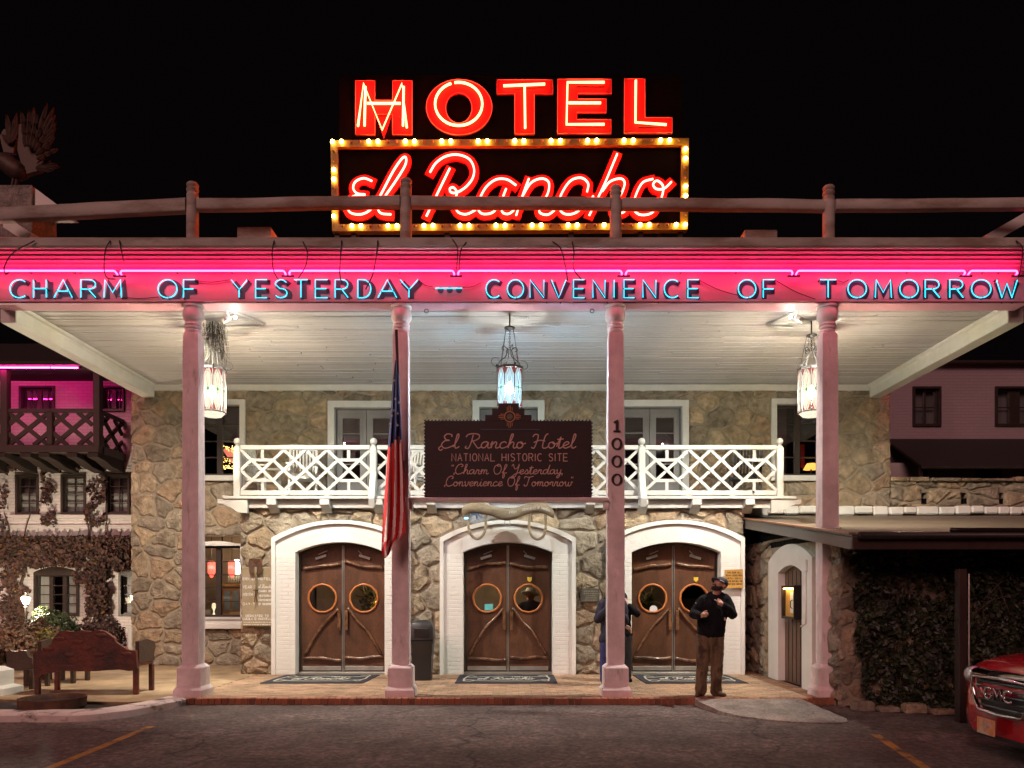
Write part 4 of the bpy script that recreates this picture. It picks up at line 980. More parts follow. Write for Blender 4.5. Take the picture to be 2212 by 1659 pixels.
def flood(x, y, z, tx, ty, tz, label, e):
    t = thing('flood_light', label, 'flood light', (x, y, z), 'flood lights behind the front beam')
    d = (Vector((tx,ty,tz))-Vector((x,y,z))).normalized(); q = d.to_track_quat('-Z','Y').to_matrix().to_4x4(); M = Matrix.Translation((x,y,z)) @ q
    MB().cbox(-.07,.07,-.05,.05,.0,.07,.01,M=M).build('housing', MT['white'], t)
    MB().tube([(x,y,z+.05),(x,y-.0,CZ)], .012, 6).build('arm', MT['white'], t)
    MB().add([M @ Vector(p) for p in ((-.06,-.04,-.002),(.06,-.04,-.002),(.06,.04,-.002),(-.06,.04,-.002))], [(0,1,2,3)]).build('lens', emis('flood_lens', (1,.93,.78), 12), t)
    MB().sphere((x-.12*(1 if x > 0 else -1),y+.0,z+.06), .022, 8, 6).build('spill_bulb', bpy.data.materials.get('spill_bulb') or emis('spill_bulb', (1,.96,.86), 260), t)  # bare bulb added to throw a glow on the ceiling by the beam
    l = bpy.data.lights.new('flood_beam', 'SPOT'); l.energy = e; l.spot_size = math.radians(118); l.spot_blend = 1.0; l.shadow_soft_size = .035; l.color = (1,.96,.85)
    o = bpy.data.objects.new('flood_beam', l); COL.objects.link(o); o.matrix_world = Matrix.Translation(d*.03) @ M; mw = o.matrix_world.copy(); o.parent = t; o.matrix_parent_inverse = Matrix.Translation(t.location).inverted(); o.matrix_basis = mw
    # second head turned outward, added behind the column to brighten the side piers
    sx = -1 if x < 0 else 1; d2_ = (Vector((sx*7.3,14.6,0.6))-Vector((sx*4.86,11.75,z))).normalized(); M2 = Matrix.Translation((sx*4.86,11.75,z)) @ d2_.to_track_quat('-Z','Y').to_matrix().to_4x4()
    MB().cbox(-.06,.06,-.045,.045,0,.06,.01,M=M2).build('housing', MT['white'], t)
    l2 = bpy.data.lights.new('flood_beam', 'SPOT'); l2.energy = e*1.1; l2.spot_size = math.radians(104); l2.spot_blend = 1.0; l2.shadow_soft_size = .035; l2.color = (1,.93,.78)
    o2 = bpy.data.objects.new('flood_beam', l2); COL.objects.link(o2); o2.parent = t; o2.matrix_parent_inverse = Matrix.Translation(t.location).inverted(); o2.matrix_basis = Matrix.Translation(d2_*.03) @ M2
flood(-4.36, 11.78, 5.7, -1.6, 14.2, 0.2, 'small white flood light behind the beam beside the leftmost lantern', 1220)
flood(4.38, 11.78, 5.7, 1.6, 14.2, 0.2, 'small white flood light behind the beam beside the rightmost lantern', 1220)
# ---------------------------------------------------------------- big roof sign
SY = 13.0
def sg(zx, zy, d=SY): return (wx(691.6+zx*.38065, d), wz(144.3+zy*.38065, d))
roof_sign = thing('roof_sign', 'red neon MOTEL sign above a script name panel framed with yellow bulbs', 'neon sign', (0, SY, 6.6))
def rectz(x0, y0, x1, y1): a = sg(x0, y1); b = sg(x1, y0); return rect(a[0], b[0], a[1], b[1])
up_ = rectz(108,48,2055,428); lo_ = rectz(84,450,2066,925)
MB().prism(up_, SY, SY+.12).build('upper_panel', MT['sign_panel'], roof_sign)
MB().prism(lo_, SY+.002, SY+.12).build('lower_panel', MT['sign_panel'], roof_sign)
HOT = {
 'H': [(203,88),(313,88),(313,200),(413,200),(413,88),(524,88),(524,393),(413,393),(413,278),(313,278),(313,393),(203,393)],
 'T': [(1003,83),(1320,83),(1320,163),(1215,163),(1215,390),(1104,390),(1104,163),(1003,163)],
 'E': [(1347,80),(1652,80),(1652,160),(1460,160),(1460,192),(1622,192),(1622,268),(1455,268),(1455,308),(1650,308),(1650,387),(1345,387)],
 'L': [(1725,78),(1841,78),(1841,297),(1995,297),(1995,384),(1723,384)]}
LY = SY-.04
letters = {}
for k, p in HOT.items():
    pts = [sg(*q) for q in p]
    letters[k] = MB().prism(pts, LY, SY-.001).build('channel_letter', MT['letter_red'], roof_sign)
oc, ic = (790,238), (788,243)
o_ = [sg(oc[0]+186*math.cos(a*.1309), oc[1]+157*math.sin(a*.1309)) for a in range(48)]; i_ = [sg(ic[0]+74*math.cos(a*.1309), ic[1]+86*math.sin(a*.1309)) for a in range(48)]
letters['O'] = MB().ringprism(o_, i_, LY, SY-.001).build('channel_letter', MT['letter_red'], roof_sign)
MB().prism([sg(322,282),(sg(404,282)),(sg(362,412))], LY+.03, SY-.001).build('letter_tail', MT['letter_red'], letters['H'])
# thin pale rim round the letter faces
def rim(key, pts): MB().tube([(a, LY-.004, b) for a, b in pts], .008, 4, closed=True).build('rim', MT['letter_edge'], letters[key])
for k, p in HOT.items(): rim(k, [sg(*q) for q in p])
rim('O', o_); rim('O', i_)
TY = LY-.042; TR = .02
def neon(par, pts, m, r=TR, y=TY, name='neon_tube', sm=0):
    P = [sg(*q) for q in pts]; P = [(a, y, b) for a, b in P]
    if sm: P = smoothpts(P, sm)
    return MB().tube(P, r, 6).build(name, m, par, smooth=True)
H = letters['H']
neon(H, [(222,360),(253,120),(358,380),(470,120),(497,368)], MT['neon_red'], y=TY-.03)
neon(H, [(262,130),(257,352)], MT['neon_red']); neon(H, [(478,130),(474,352)], MT['neon_red']); neon(H, [(272,225),(460,225)], MT['neon_red'])
neon(letters['O'], [(788+133*math.cos(a*.1428-1.75), 228+122*math.sin(a*.1428-1.75)) for a in range(44)], MT['neon_red'])
neon(letters['T'], [(1040,126),(1275,116)], MT['neon_red']); neon(letters['T'], [(1160,132),(1163,365)], MT['neon_red'])
neon(letters['E'], [(1610,106),(1402,106),(1396,343),(1610,343)], MT['neon_red']); neon(letters['E'], [(1408,222),(1590,222)], MT['neon_red'])
neon(letters['L'], [(1787,95),(1785,332),(1960,345)], MT['neon_red'])
blk = MT['cable']
for k, pts in (('T',[(1100,135),(1270,124)]),('E',[(1450,120),(1612,122)]),('E',[(1450,350),(1612,350)]),('L',[(1800,352),(1960,352)]),('O',[(735,352),(845,352)]),('H',[(235,300),(245,335),(265,330)]),('H',[(450,290),(470,320),(515,345)])):
    neon(letters[k], pts, blk, r=.008, y=TY+.035, name='tube_wire')
# script panel
SCRIPT = [
 [(300,664),(252,648),(206,668),(194,705),(216,734),(262,740)],
 [(262,740),(190,752),(158,795),(178,842),(245,850),(305,812),(352,735),(418,610),(470,536),(492,535),(484,580),(430,668),(372,752),(335,815),(352,846),(408,852)],
 [(626,615),(660,562),(715,525),(780,515),(845,538),(874,590),(868,645),(832,694),(780,728),(746,728),(738,708),(758,700),(778,730),(764,790),(784,838),(835,850),(900,815),(925,790)],
 [(738,592),(668,735),(606,862)],
 [(1112,688),(1060,655),(1000,655),(945,695),(908,760),(893,810),(920,848),(980,840),(1025,785),(1052,715)],
 [(1056,706),(1028,785),(1034,838),(1072,848),(1118,810)],
 [(1184,650),(1152,735),(1112,858)],
 [(1150,745),(1195,675),(1255,650),(1296,672),(1290,735),(1250,800),(1246,842),(1295,852),(1345,812)],
 [(1512,725),(1518,678),(1480,646),(1422,660),(1376,720),(1350,795),(1378,846),(1440,846),(1500,800),(1548,748)],
 [(1682,510),(1606,690),(1524,858)],
 [(1598,722),(1640,668),(1700,650),(1724,676),(1704,738),(1664,800),(1664,842),(1712,842),(1752,806)],
 [(1884,652),(1826,672),(1788,740),(1772,812),(1806,852),(1872,846),(1914,795),(1938,735),(1938,688),(1906,662),(1884,682),(1902,708),(1946,706),(1988,668)]]
pw = sg(54,0)[0]-sg(0,0)[0]
for i, st in enumerate(SCRIPT):
    P = smoothpts([Vector((q[0], q[1])) for q in st], 5)
    e0 = (P[0]-P[1]).normalized()*16; e1 = (P[-1]-P[-2]).normalized()*16
    Q = [P[0]+e0]+P+[P[-1]+e1]
    b = MB().ribbon([sg(*q) for q in Q], pw, lambda a, bb, d: (a, SY-.045-d, bb), drift=.008, th=.04, base=.0013*i).build('script_letter', MT['letter_red'], roof_sign)
    neon(b, [(q.x, q.y) for q in P], MT['neon_red2'], r=.0165, y=SY-.088)
# bulb frame
fo = [sg(65,432), sg(2087,420), sg(2080,936), sg(74,945)]; fi = [sg(104,470), sg(2046,458), sg(2042,900), sg(108,906)]
frm = MB().ringprism(fo, fi, SY-.08, SY+.06).build('bulb_frame', MT['bulb_frame'], roof_sign)
onm = MB().sphere((0,0,0), .034, 10, 8).build('bulb', MT['bulb_on'], roof_sign, smooth=True); offm = MB().sphere((0,0,0), .026, 8, 6).build('bulb', MT['bulb_off'], roof_sign, smooth=True)
onm.data.name = 'lit_bulb'; first = {True: onm, False: offm}; used = {True: False, False: False}
def bulb(zx, zy, on):
    if not used[on]: o = first[on]; used[on] = True
    else: o = put_obj('bulb', first[on].data, roof_sign)
    a, b = sg(zx, zy); o.location = (a, SY-.11, b)
x = 78; k = 0
while x < 2075:
    bulb(x, 446-8*(x/2000), k % 4 < 2); x += 51.3; k += 1
x = 137; k = 3
while x < 2075:
    bulb(x, 921-8*(x/2000), k % 4 < 2); x += 50.7; k += 1
for y_, on in ((500,0),(550,0),(604,1),(657,1),(708,0),(760,0),(812,1),(865,1)): bulb(86, y_, bool(on))
for y_, on in ((487,1),(540,1),(592,0),(645,0),(697,1),(750,1),(805,0),(855,0)): bulb(2066, y_, bool(on))
for zx in (95, 190, 720, 1425, 1820, 2045):
    a, b = sg(zx, 930); MB().box(a-.04, a+.04, SY+.001, SY+.08, 6.5, b).build('leg', MT['dark_metal'], roof_sign)
for zx in (150, 1990):
    a, b = sg(zx, 300); MB().bar((a, SY+.121, b), (a, SY+1.8, 6.52), .06, .06).build('back_stay', MT['dark_metal'], roof_sign)

# ---------------------------------------------------------------- slogan on the fascia
FY = 11.398
slog = thing('slogan_sign', 'cyan neon slogan letters mounted on the pink lit canopy fascia', 'neon sign', (0, FY, 5.9))
LET = [('C',20,58),('H',71,101),('A',115,157),('R',173,208),('M',223,263),('O',340,383),('F',395,422),('Y',498,535),('E',551,578),('S',591,622),('T',634,666),('E',680,709),('R',723,753),
 ('D',772,802),('A',815,858),('Y',863,904),('C',1049,1082),('O',1095,1132),('N',1144,1176),('V',1190,1224),('E',1238,1264),('N',1280,1308),('I',1322,1331),('E',1347,1372),('N',1388,1418),('C',1434,1468),
 ('E',1485,1511),('O',1594,1634),('F',1648,1675),('T',1770,1808),('O',1831,1873),('M',1890,1927),('O',1943,1985),('R',1998,2031),('R',2051,2082),('O',2098,2142),('W',2152,2199)]
yt, yb_ = 604, 643
dm = (FY-.06)
for ch, xa, xb in LET:
    xa2, xb2 = wx(xa+1,dm), wx(xb-1,dm); za, zb3 = wz(yb_,dm), wz(yt,dm)
    bk = MB()
    for k, st in enumerate(CAPS[ch]):
        bk.ribbon([(xa2+.03+p[0]*(xb2-xa2), za-.016+p[1]*(zb3-za)) for p in st], .075, lambda a, b, d: (a, FY-.004-d, b), drift=.002, base=.0025*k)
    b = bk.build('painted_letter', MT['letter_dark'], slog)
    for k, st in enumerate(CAPS[ch]):
        P = [(xa2+p[0]*(xb2-xa2), FY-.055-.004*k, za+p[1]*(zb3-za)) for p in st]
        MB().tube(P, .0075, 6).build('neon_tube', MT['neon_cyan'], b, smooth=True)
        for e_ in (P[0], P[-1]): MB().tube([(e_[0], FY-.001, e_[2]-.004), (e_[0], e_[1]+.004, e_[2]), (e_[0], e_[1]-.004, e_[2])], .011, 6).build('end_cap', MT['cable'], b)
for k, xx in enumerate((951,971,991)):
    zc = wz(623,dm); d_ = MB().lathe([(.045,-.006),(.045,0)], (wx(xx,dm), FY, zc), 18, axis='y').build('painted_dot', MT['letter_dark'], slog)
    if k == 1: MB().tube([(wx(940,dm), FY-.05, wz(622,dm)), (wx(998,dm), FY-.05, wz(622,dm))], .0085, 6).build('neon_tube', MT['neon_cyan'], slog, smooth=True)
MB().box(FX0+.1, FX1-.1, FY-.012, FY-.0005, wz(645.5,dm), wz(643.5,dm)).build('conduit_strip', MT['cable'], slog)

# pink neon line in lengths
line = thing('eave_neon', 'bright pink neon tube running along the top of the canopy fascia', 'neon tube', (0, 11.3, 6.27))
NY = 11.21; brk = [-40,255,620,985,1348,1717,2090,2203]
zn = wz(585, NY)
for i in range(len(brk)-1):
    a, b = wx(brk[i],NY)+.03, wx(brk[i+1],NY)-.03
    a = max(a, FX0+.03)
    MB().tube([(a,NY+.05,zn-.045),(a,NY+.01,zn-.03),(a+.015,NY,zn-.006),(a+.03,NY,zn),(b-.03,NY,zn),(b-.015,NY,zn-.006),(b,NY+.01,zn-.03),(b,NY+.05,zn-.045)], .012, 6).build('neon_tube', MT['neon_pink'], line, smooth=True)
    MB().bar((b-.06,NY+.04,zn-.06),(b+.12,NY+.04,zn-.06),.03,.02).build('end_cap', MT['cable'], line)
    n = 3
    for k in range(1, n): xx = a+(b-a)*k/n; MB().box(xx-.006, xx+.006, NY+.011, NY+.09, zn-.006, zn+.03).build('tube_support', MT['cable'], line)
# side neon lines of the canopy
for s in (-1, 1):
    xs = s*7.87
    MB().tube([(xs,11.6,6.22),(xs,15.9,6.22)], .012, 6).build('neon_tube', MT['neon_pink'], line, smooth=True)

# feed cables looping from the roof edge to the neon
CB = [[(75,520,10.9),(30,545,10.88),(10,575,11.0),(12,592,11.25),(20,588,11.33)], [(238,520,10.92),(228,540,10.88),(225,580,11.1),(232,600,11.3),(250,603,11.36)],
 [(258,520,10.92),(263,545,10.88),(268,564,11.05)], [(592,520,10.92),(588,545,10.88),(590,580,11.1),(600,602,11.34),(612,606,11.37)], [(654,522,10.92),(664,545,10.88),(660,575,11.1),(645,600,11.36)],
 [(738,520,10.92),(736,550,10.88),(734,590,11.2),(738,612,11.37)], [(816,520,10.92),(814,545,10.88),(806,590,11.25),(790,625,11.37)], [(975,514,10.95),(988,535,10.88),(988,565,11.0),(986,582,11.28)],
 [(1010,520,10.95),(996,540,10.88),(993,565,11.0),(992,582,11.28)], [(1190,520,10.95),(1210,535,10.88),(1220,570,11.05),(1226,605,11.36)], [(1236,522,10.92),(1240,545,10.88),(1239,580,11.15),(1258,606,11.37)],
 [(2195,520,10.92),(2208,535,10.88),(2206,570,11.05),(2200,600,11.36)]]
for i, c in enumerate(CB):
    MB().tube(smoothpts([wp(*q) for q in c], 5), .009, 6).build('feed_cable', MT['cable'], slog, smooth=True)
for a, b in (((905,607),(935,621)),((1000,622),(1040,612)),((1511,608),(1595,640)),((1675,608),(1760,648)),((420,608),(498,606)),((1808,608),(1832,606)),((258,642),(345,643))):
    m_ = Vector((wx((a[0]+b[0])/2,FY), FY-.03, wz((a[1]+b[1])/2+4,FY)))
    MB().tube(smoothpts([Vector((wx(a[0],FY),FY-.03,wz(a[1],FY))), m_, Vector((wx(b[0],FY),FY-.03,wz(b[1],FY)))], 5), .006, 5).build('jumper_wire', MT['cable'], slog)

# ---------------------------------------------------------------- hanging wooden sign board between the middle columns
BYS = 11.44
sb = thing('sign_board', 'dark brown carved wooden board with pale lettering between the middle columns', 'sign', (0, BYS, 2.9))
bw = mat('dark_sign_wood', (.02,.009,.008), .6, .25, 6, .3, 30, stretch=(.4,1,1)); bwe = mat('sign_edge_paint', (.035,.03,.06), .6, .1, 6, 0)
lt = mat('carved_letter_paint', (.62,.4,.34), .6, .12, 8, 0); gold = mat('gold_paint', (.42,.2,.07), .5, .15, 8, 0)
dS = BYS-.03
x0, x1, z0, z1 = wx(918,dS), wx(1278,dS), wz(1074,dS), wz(909,dS)
MB().cbox(x0, x1, BYS-.03, BYS+.03, z0, z1, .004).build('board', bw, sb)
steps = [(1048,909),(1048,896),(1063,896),(1063,882),(1076,882),(1076,871),(1121,871),(1121,882),(1133,882),(1133,896),(1148,896),(1148,909)]
MB().prism([(wx(a,dS), wz(b,dS)+(.001 if b == 909 else 0)) for a,b in steps], BYS-.03, BYS+.03).build('stepped_crest', bw, sb)
# dentil edging
edm = MB().cbox(-.012,.012,BYS-.036,BYS+.03,-.012,.012,.003); dd = None
def dentil(x, z):
    global dd
    if dd is None: o = edm.build('edge_bead', bwe, sb); dd = o.data
    else: o = put_obj('edge_bead', dd, sb)
    o.location = (x, 0, z); o.matrix_parent_inverse = Matrix.Translation(sb.location).inverted()
k = 0; x = x0
while x < x1:
    if not (wx(1046,dS) < x < wx(1150,dS)): dentil(x, z1+.004)
    dentil(x, z0+.02); x += .052
z = z0+.06
while z < z1: dentil(x0-.004, z); dentil(x1+.004, z); z += .052
tx = MB(); put_s = lambda a, b, d: (a, BYS-.031-.001-d, b)
def SX(x): return wx(x, dS)
def SZ(y): return wz(y, dS)
script_line('El Rancho Hotel', SX(950), SZ(968), SZ(940)-SZ(970), SX(1243)-SX(950), put_s, .017, tx)
caps_line('NATIONAL HISTORIC SITE', SX(976), SZ(996), SZ(980)-SZ(996), SX(1226)-SX(976), put=put_s, sw=.013, mb=tx)
script_line('<Charm Of Yesterday,', SX(977), SZ(1024), SZ(1005)-SZ(1026), SX(1218)-SX(977), put_s, .0125, tx)
script_line('Convenience Of Tomorrow>', SX(962), SZ(1050), SZ(1031)-SZ(1052), SX(1240)-SX(962), put_s, .0125, tx)
tx.build('lettering', lt, sb)
# sun symbol of the crest
zs = MB(); cx_, cz_ = SX(1101), SZ(900); rr_ = .085
zs.ringprism([(cx_+rr_*math.cos(a*.2618), cz_+rr_*math.sin(a*.2618)) for a in range(24)], [(cx_+rr_*.8*math.cos(a*.2618), cz_+rr_*.8*math.sin(a*.2618)) for a in range(24)], BYS-.036, BYS-.0305)
for ax in range(4):
    a = ax*math.pi/2; d = Vector((math.cos(a), math.sin(a))); n_ = Vector((-d.y, d.x))
    for o_2, L in ((-.036,.055),(-.012,.08),(.012,.08),(.036,.055)):
        p = d*(rr_+.002)+n_*o_2; q = d*(rr_+L)+n_*o_2; zs.bar((cx_+p.x,BYS-.033,cz_+p.y),(cx_+q.x,BYS-.033,cz_+q.y), .005, .011, up=(0,0,1) if abs(d.x) > .5 else (1,0,0))
zs.build('sun_symbol', gold, sb)
MB().lathe([(rr_*.55,-.002),(rr_*.55,0)], (cx_,BYS-.031,cz_), 18, axis='y').build('seal', mat('seal_paint', (.12,.1,.06), .5, .4, 30, 0), sb)
MB().box(SX(1038), SX(1166), BYS-.0335, BYS-.0305, SZ(929), SZ(926.5)).build('light_tube', mat('dim_tube', (.06,.08,.11), .3, .1, 5, 0), sb)
MB().cbox(COLX[1]+.126, COLX[2]-.126, BYS-.12, BYS+.16, SZ(1083), SZ(1076), .006).build('shelf', MT['column'], sb)
for a, b in ((COLX[1]+.126, COLX[1]+.18), (COLX[2]-.18, COLX[2]-.126)): MB().cbox(a, b, BYS-.08, BYS+.12, SZ(1100), SZ(1083)-.001, .004).build('cleat', MT['column'], sb)

# ---------------------------------------------------------------- ox yoke
YY = 14.02
yk = thing('ox_yoke', 'weathered wooden ox yoke with bows hung below the sign board', 'yoke', (wx(1100,YY), YY, 2.6))
def yz(zx, zy): return ((zx*.18082*.6014)+ 1620*.6014, (zy*.18082*.6014)+1790*.6014)
yw = mat('grey_weathered_wood', (.3,.24,.15), .8, .2, 5, .4, 25, stretch=(.3,1,1), col2=(.17,.13,.08), cs=6)
mid = [(222,295,85),(330,215,80),(480,190,88),(640,200,95),(800,245,85),(960,300,95),(1130,325,95),(1290,295,90),(1450,235,85),(1600,190,85),(1740,180,85),(1880,220,80),(1990,280,75),(2040,330,55)]
rings = []
P = smoothpts([Vector(q) for q in mid], 4)
for q in P:
    px, py = yz(q.x, q.y); c = wp(px, py, YY); r = q.z*1.28*.18082*.6014*YY/FPX
    rings.append([(c.x, c.y+.075*math.cos(a*.628), c.z+r*math.sin(a*.628)) for a in range(10)])
MB().loft(rings).build('beam', yw, yk, smooth=50)
def yp(zx, zy, dy=0): px, py = yz(zx, zy); c = wp(px, py, YY); return Vector((c.x, c.y+dy, c.z))
for a in ([(372,60),(366,340),(345,560),(380,690),(450,780),(520,805),(600,765),(660,680),(690,540),(682,340),(680,180)], [(1600,150),(1565,360),(1550,520),(1570,660),(1620,760),(1710,812),(1800,780),(1865,680),(1885,500),(1875,340),(1870,70)]):
    MB().tube(smoothpts([yp(*q) for q in a], 4), .024, 8).build('bow', yw, yk, smooth=True)
MB().tube([yp(1120+58*math.cos(t*.5236), 490+62*math.sin(t*.5236)) for t in range(12)], .009, 6, closed=True).build('ring', MT['steel'], yk, smooth=True)
for zx in (600, 1660):
    p = yp(zx, 130); MB().bar(p, Vector((p.x, p.y, fl-.06)), .012, .012).build('hanger', MT['dark_metal'], yk)
yt_ = MB(); c = yp(1130, 230)
put_y = lambda a, b, d: (a, YY-.078-d, b)
for (txt, xa, ya, xb, yb2) in (('FROM',1160,290,1300,270), ('CONVENIENCE OF',1420,235,1760,190), ('TOMORROW',1790,195,1960,255)):
    A, B = yp(xa, ya), yp(xb, yb2); s_ = (B.z-A.z)/(B.x-A.x)
    caps_line(txt, A.x, A.z, .04, B.x-A.x, put=lambda a, b, d, A=A, s_=s_: (a, YY-.076-d, b+(a-A.x)*s_-.02), sw=.007, mb=yt_)
yt_.build('lettering', mat('worn_white_lettering', (.5,.47,.42), .7, .2, 20, 0), yk)
# blue pilot lamp tucked behind the yoke
bl = thing('blue_lamp', 'small glowing blue lamp tucked behind the left end of the ox yoke', 'lamp', yp(300,380,.12))
pb = yp(300,380,.1)
MB().cbox(pb.x-.04, pb.x+.05, pb.y-.03, pb.y+.03, pb.z-.03, pb.z+.01, .008).build('housing', MT['dark_metal'], bl)
MB().cbox(pb.x-.035, pb.x+.03, pb.y-.045, pb.y-.031, pb.z-.02, pb.z+.005, .004).build('lens', emis('blue_lens', (.08,.5,1), 14), bl)
ll_ = bpy.data.lights.new('blue_glow', 'SPOT'); ll_.energy = 14; ll_.color = (.04,.35,1); ll_.spot_size = math.radians(70); ll_.spot_blend = .9; ll_.shadow_soft_size = .03
lo2 = bpy.data.objects.new('blue_glow', ll_); COL.objects.link(lo2); tgt = Vector((pb.x+.22, VY, pb.z+.16)); sp = Vector((pb.x-.1, pb.y+.1, pb.z+.02))
mw = Matrix.Translation(sp) @ (tgt-sp).to_track_quat('-Z','Y').to_matrix().to_4x4(); lo2.parent = bl; lo2.matrix_parent_inverse = Matrix.Translation(bl.location).inverted(); lo2.matrix_basis = mw

# ---------------------------------------------------------------- small signs on the walls
d = VY-.15
pq = thing('stone_plaque', 'tan stone slab with white painted lettering left of the doors', 'plaque', (wx(556,d), d, wz(1353,d)))
px0, px1, pz0, pz1 = wx(522,d), wx(592,d)-.01, wz(1353,d), wz(1225,d)
MB().cbox(px0, px1, d, VY-.02, pz0, pz1, .012).build('slab', mat('plaque_stone', (.38,.31,.2), .85, .12, 3, .3, 20, col2=(.3,.24,.14), cs=3), pq)
tp = MB(); pp = lambda a, b, dd: (a, d-.002-dd, b)
X_ = lambda x: wx(x, d); Z_ = lambda y: wz(y, d)
def plq(txt, xa, xb, yb, h): caps_line(txt, X_(xa), Z_(yb), h*d/FPX, X_(xb)-X_(xa), put=pp, sw=.011, mb=tp)
for a in (('ERECTED',525,552,1253,5),('HOTEL',558,586,1253,5),('YEAR-?',525,552,1271,6),('MONTH-?',525,552,1287,6),('DAY-?',525,550,1307,5),('CHARM OF',559,586,1279,4),('YESTERDAY',559,588,1289,4),('CONVENIENCE',559,588,1298,4),('OF TOMORROW',559,588,1307,4),('DEDICATED TO',531,580,1332,4),('LUCILA D MAXWELL',525,586,1339,5)): plq(*a)
for yv in (1345,1350):
    xq = 526
    while xq < 585:
        q = RND.uniform(2,6); tp.box(X_(xq), X_(xq+q), d-.0035, d-.0005, Z_(yv), Z_(yv-1.6)); xq += q+1.6
script_line('el Rancho', X_(558), Z_(1270), 7*d/FPX, X_(588)-X_(558), pp, .009, tp)
tp.build('lettering', mat('plaque_white_paint', (.7,.68,.62), .7, .15, 20, 0), pq)
sh = thing('old_shovel', 'rusty old shovel hung blade up over the stone plaque', 'shovel', (X_(555), d, Z_(1250)))
rust = mat('rusty_iron', (.12,.055,.03), .75, .3, 9, .4, 40, col2=(.06,.03,.02), cs=6)
dsv = d-.05
bl_ = [(539,1207),(565,1207),(568,1222),(567,1237),(560,1239),(553,1239),(545,1239),(541,1237),(537,1222)]
mb = MB(); vs = []; 
for k, (u, v) in enumerate(bl_): vs.append((wx(u,dsv), dsv-.02 if u < 546 or u > 562 else dsv, wz(v,dsv)))
c0 = (wx(552,dsv), dsv+.015, wz(1220,dsv)); n = len(vs); vs2 = [(a, b+.006, c) for a, b, c in vs]
mb.add(vs+[c0]+vs2+[(c0[0],c0[1]+.006,c0[2])], [(i,(i+1)%n,n) for i in range(n)]+[(n+1+(i+1)%n,n+1+i,2*n+1) for i in range(n)]+[(i,n+1+i,n+1+(i+1)%n,(i+1)%n) for i in range(n)])
mb.build('blade', rust, sh)
MB().tube([wp(552,1225,dsv-.02), wp(552,1240,dsv-.03), wp(552.5,1265,dsv-.03), wp(552.5,1285,dsv-.03)], .02, 8, radii=[.028,.024,.018,.016]).build('handle', mat('old_handle_wood', (.22,.16,.08), .7, .3, 10, .2, 30), sh, smooth=True)
MB().tube([wp(552,1285,dsv-.03), wp(549,1302,dsv-.03)], .007, 5).build('fork', rust, sh); MB().tube([wp(552.8,1285,dsv-.03), wp(556,1301,dsv-.03)], .007, 5).build('fork', rust, sh)
MB().box(wx(549,dsv), wx(556,dsv), dsv-.052, d-.001, wz(1276,dsv), wz(1274,dsv)).build('strap', rust, sh)
ws = thing('wooden_notice', 'yellow wooden notice with burnt lettering beside the right hand doors', 'sign', (wx(1586,VY-.22), VY-.22, wz(1272,VY)))
dn = VY-.235
A = [(1566,1231),(1604.5,1229.5),(1605.5,1269.5),(1567,1271)]
MB().prism([(wx(a,dn), wz(b,dn)) for a,b in A], dn, dn+.028).build('board', mat('yellow_pine', (.5,.27,.06), .55, .12, 4, .15, 20, stretch=(.4,1,2)), ws)
tn = MB(); pn_ = lambda a, b, dd_: (a, dn-.002-dd_, b)
for i, t in enumerate(('THIS DOOR WILL','REMAIN LOCKED FROM','11:00 P.M. - 5:30 A.M.','PLEASE RING BELL FOR','NIGHT DESK SERVICE')):
    xa, xb = ((1571,1600),(1568.5,1602.5),(1568.5,1601),(1569,1603),(1570,1603))[i]
    caps_line(t, wx(xa,dn), wz(1238.5+i*6.2,dn), 3.1*dn/FPX, wx(xb,dn)-wx(xa,dn), put=pn_, sw=.0075, mb=tn)
tn.build('lettering', mat('burnt_letter', (.12,.055,.01), .7, .1, 10, 0), ws)
bp_ = thing('bronze_plaque', 'small bronze plaque on the stones between the centre and right doors', 'plaque', (wx(1275,VY), VY-.11, wz(1299,VY)))
MB().cbox(wx(1254,VY-.12), wx(1295,VY-.12), VY-.125, VY-.06, wz(1300,VY), wz(1271,VY), .006).build('plate', mat('bronze', (.12,.11,.085), .5, .2, 9, .2, 40, metal=.5), bp_)
tb = MB()
for i, wd in enumerate((.27,.27,.16,.2,.22)):
    xq = wx(1275,VY)-wd/2
    while xq < wx(1275,VY)+wd/2:
        q = RND.uniform(.015,.045); tb.box(xq, xq+q, VY-.127, VY-.1251, wz(1278+i*4.8,VY), wz(1278+i*4.8,VY)+.016); xq += q+.012
tb.build('lettering', mat('bronze_letter', (.25,.22,.17), .5, .1, 9, 0), bp_)
# ---------------------------------------------------------------- flag on the second column
fg = thing('flag_on_pole', 'limp American flag on a dark pole fixed to the second column', 'flag', (COLX[1]-.1, 11.2, 2.0))
FD = 11.05
MB().tube([wp(865,1010,11.34), wp(861,860,11.15), wp(856,712,10.95)], .022, 8).build('pole', MT['dark_wood'], fg, smooth=True)
MB().cbox(wx(858,11.3), wx(874,11.3), 11.26, 11.362, wz(1020,11.3), wz(995,11.3), .008).build('pole_bracket', MT['dark_metal'], fg)
def fz(zx, zy): return (793.8+zx*.3154, 697.6+zy*.3154)
LE = [(190,255),(172,420),(158,620),(140,830),(125,1050),(108,1300),(98,1480),(95,1560),(110,1590)]
RE = [(204,255),(214,420),(228,620),(240,830),(250,1080),(260,1320),(262,1430),(225,1475),(190,1500)]
def samp(L, t):
    f = t*(len(L)-1); i = min(int(f), len(L)-2); f -= i; return (L[i][0]+(L[i+1][0]-L[i][0])*f, L[i][1]+(L[i+1][1]-L[i][1])*f)
NU, NV = 44, 70; vs = []; fs = []; uv = []
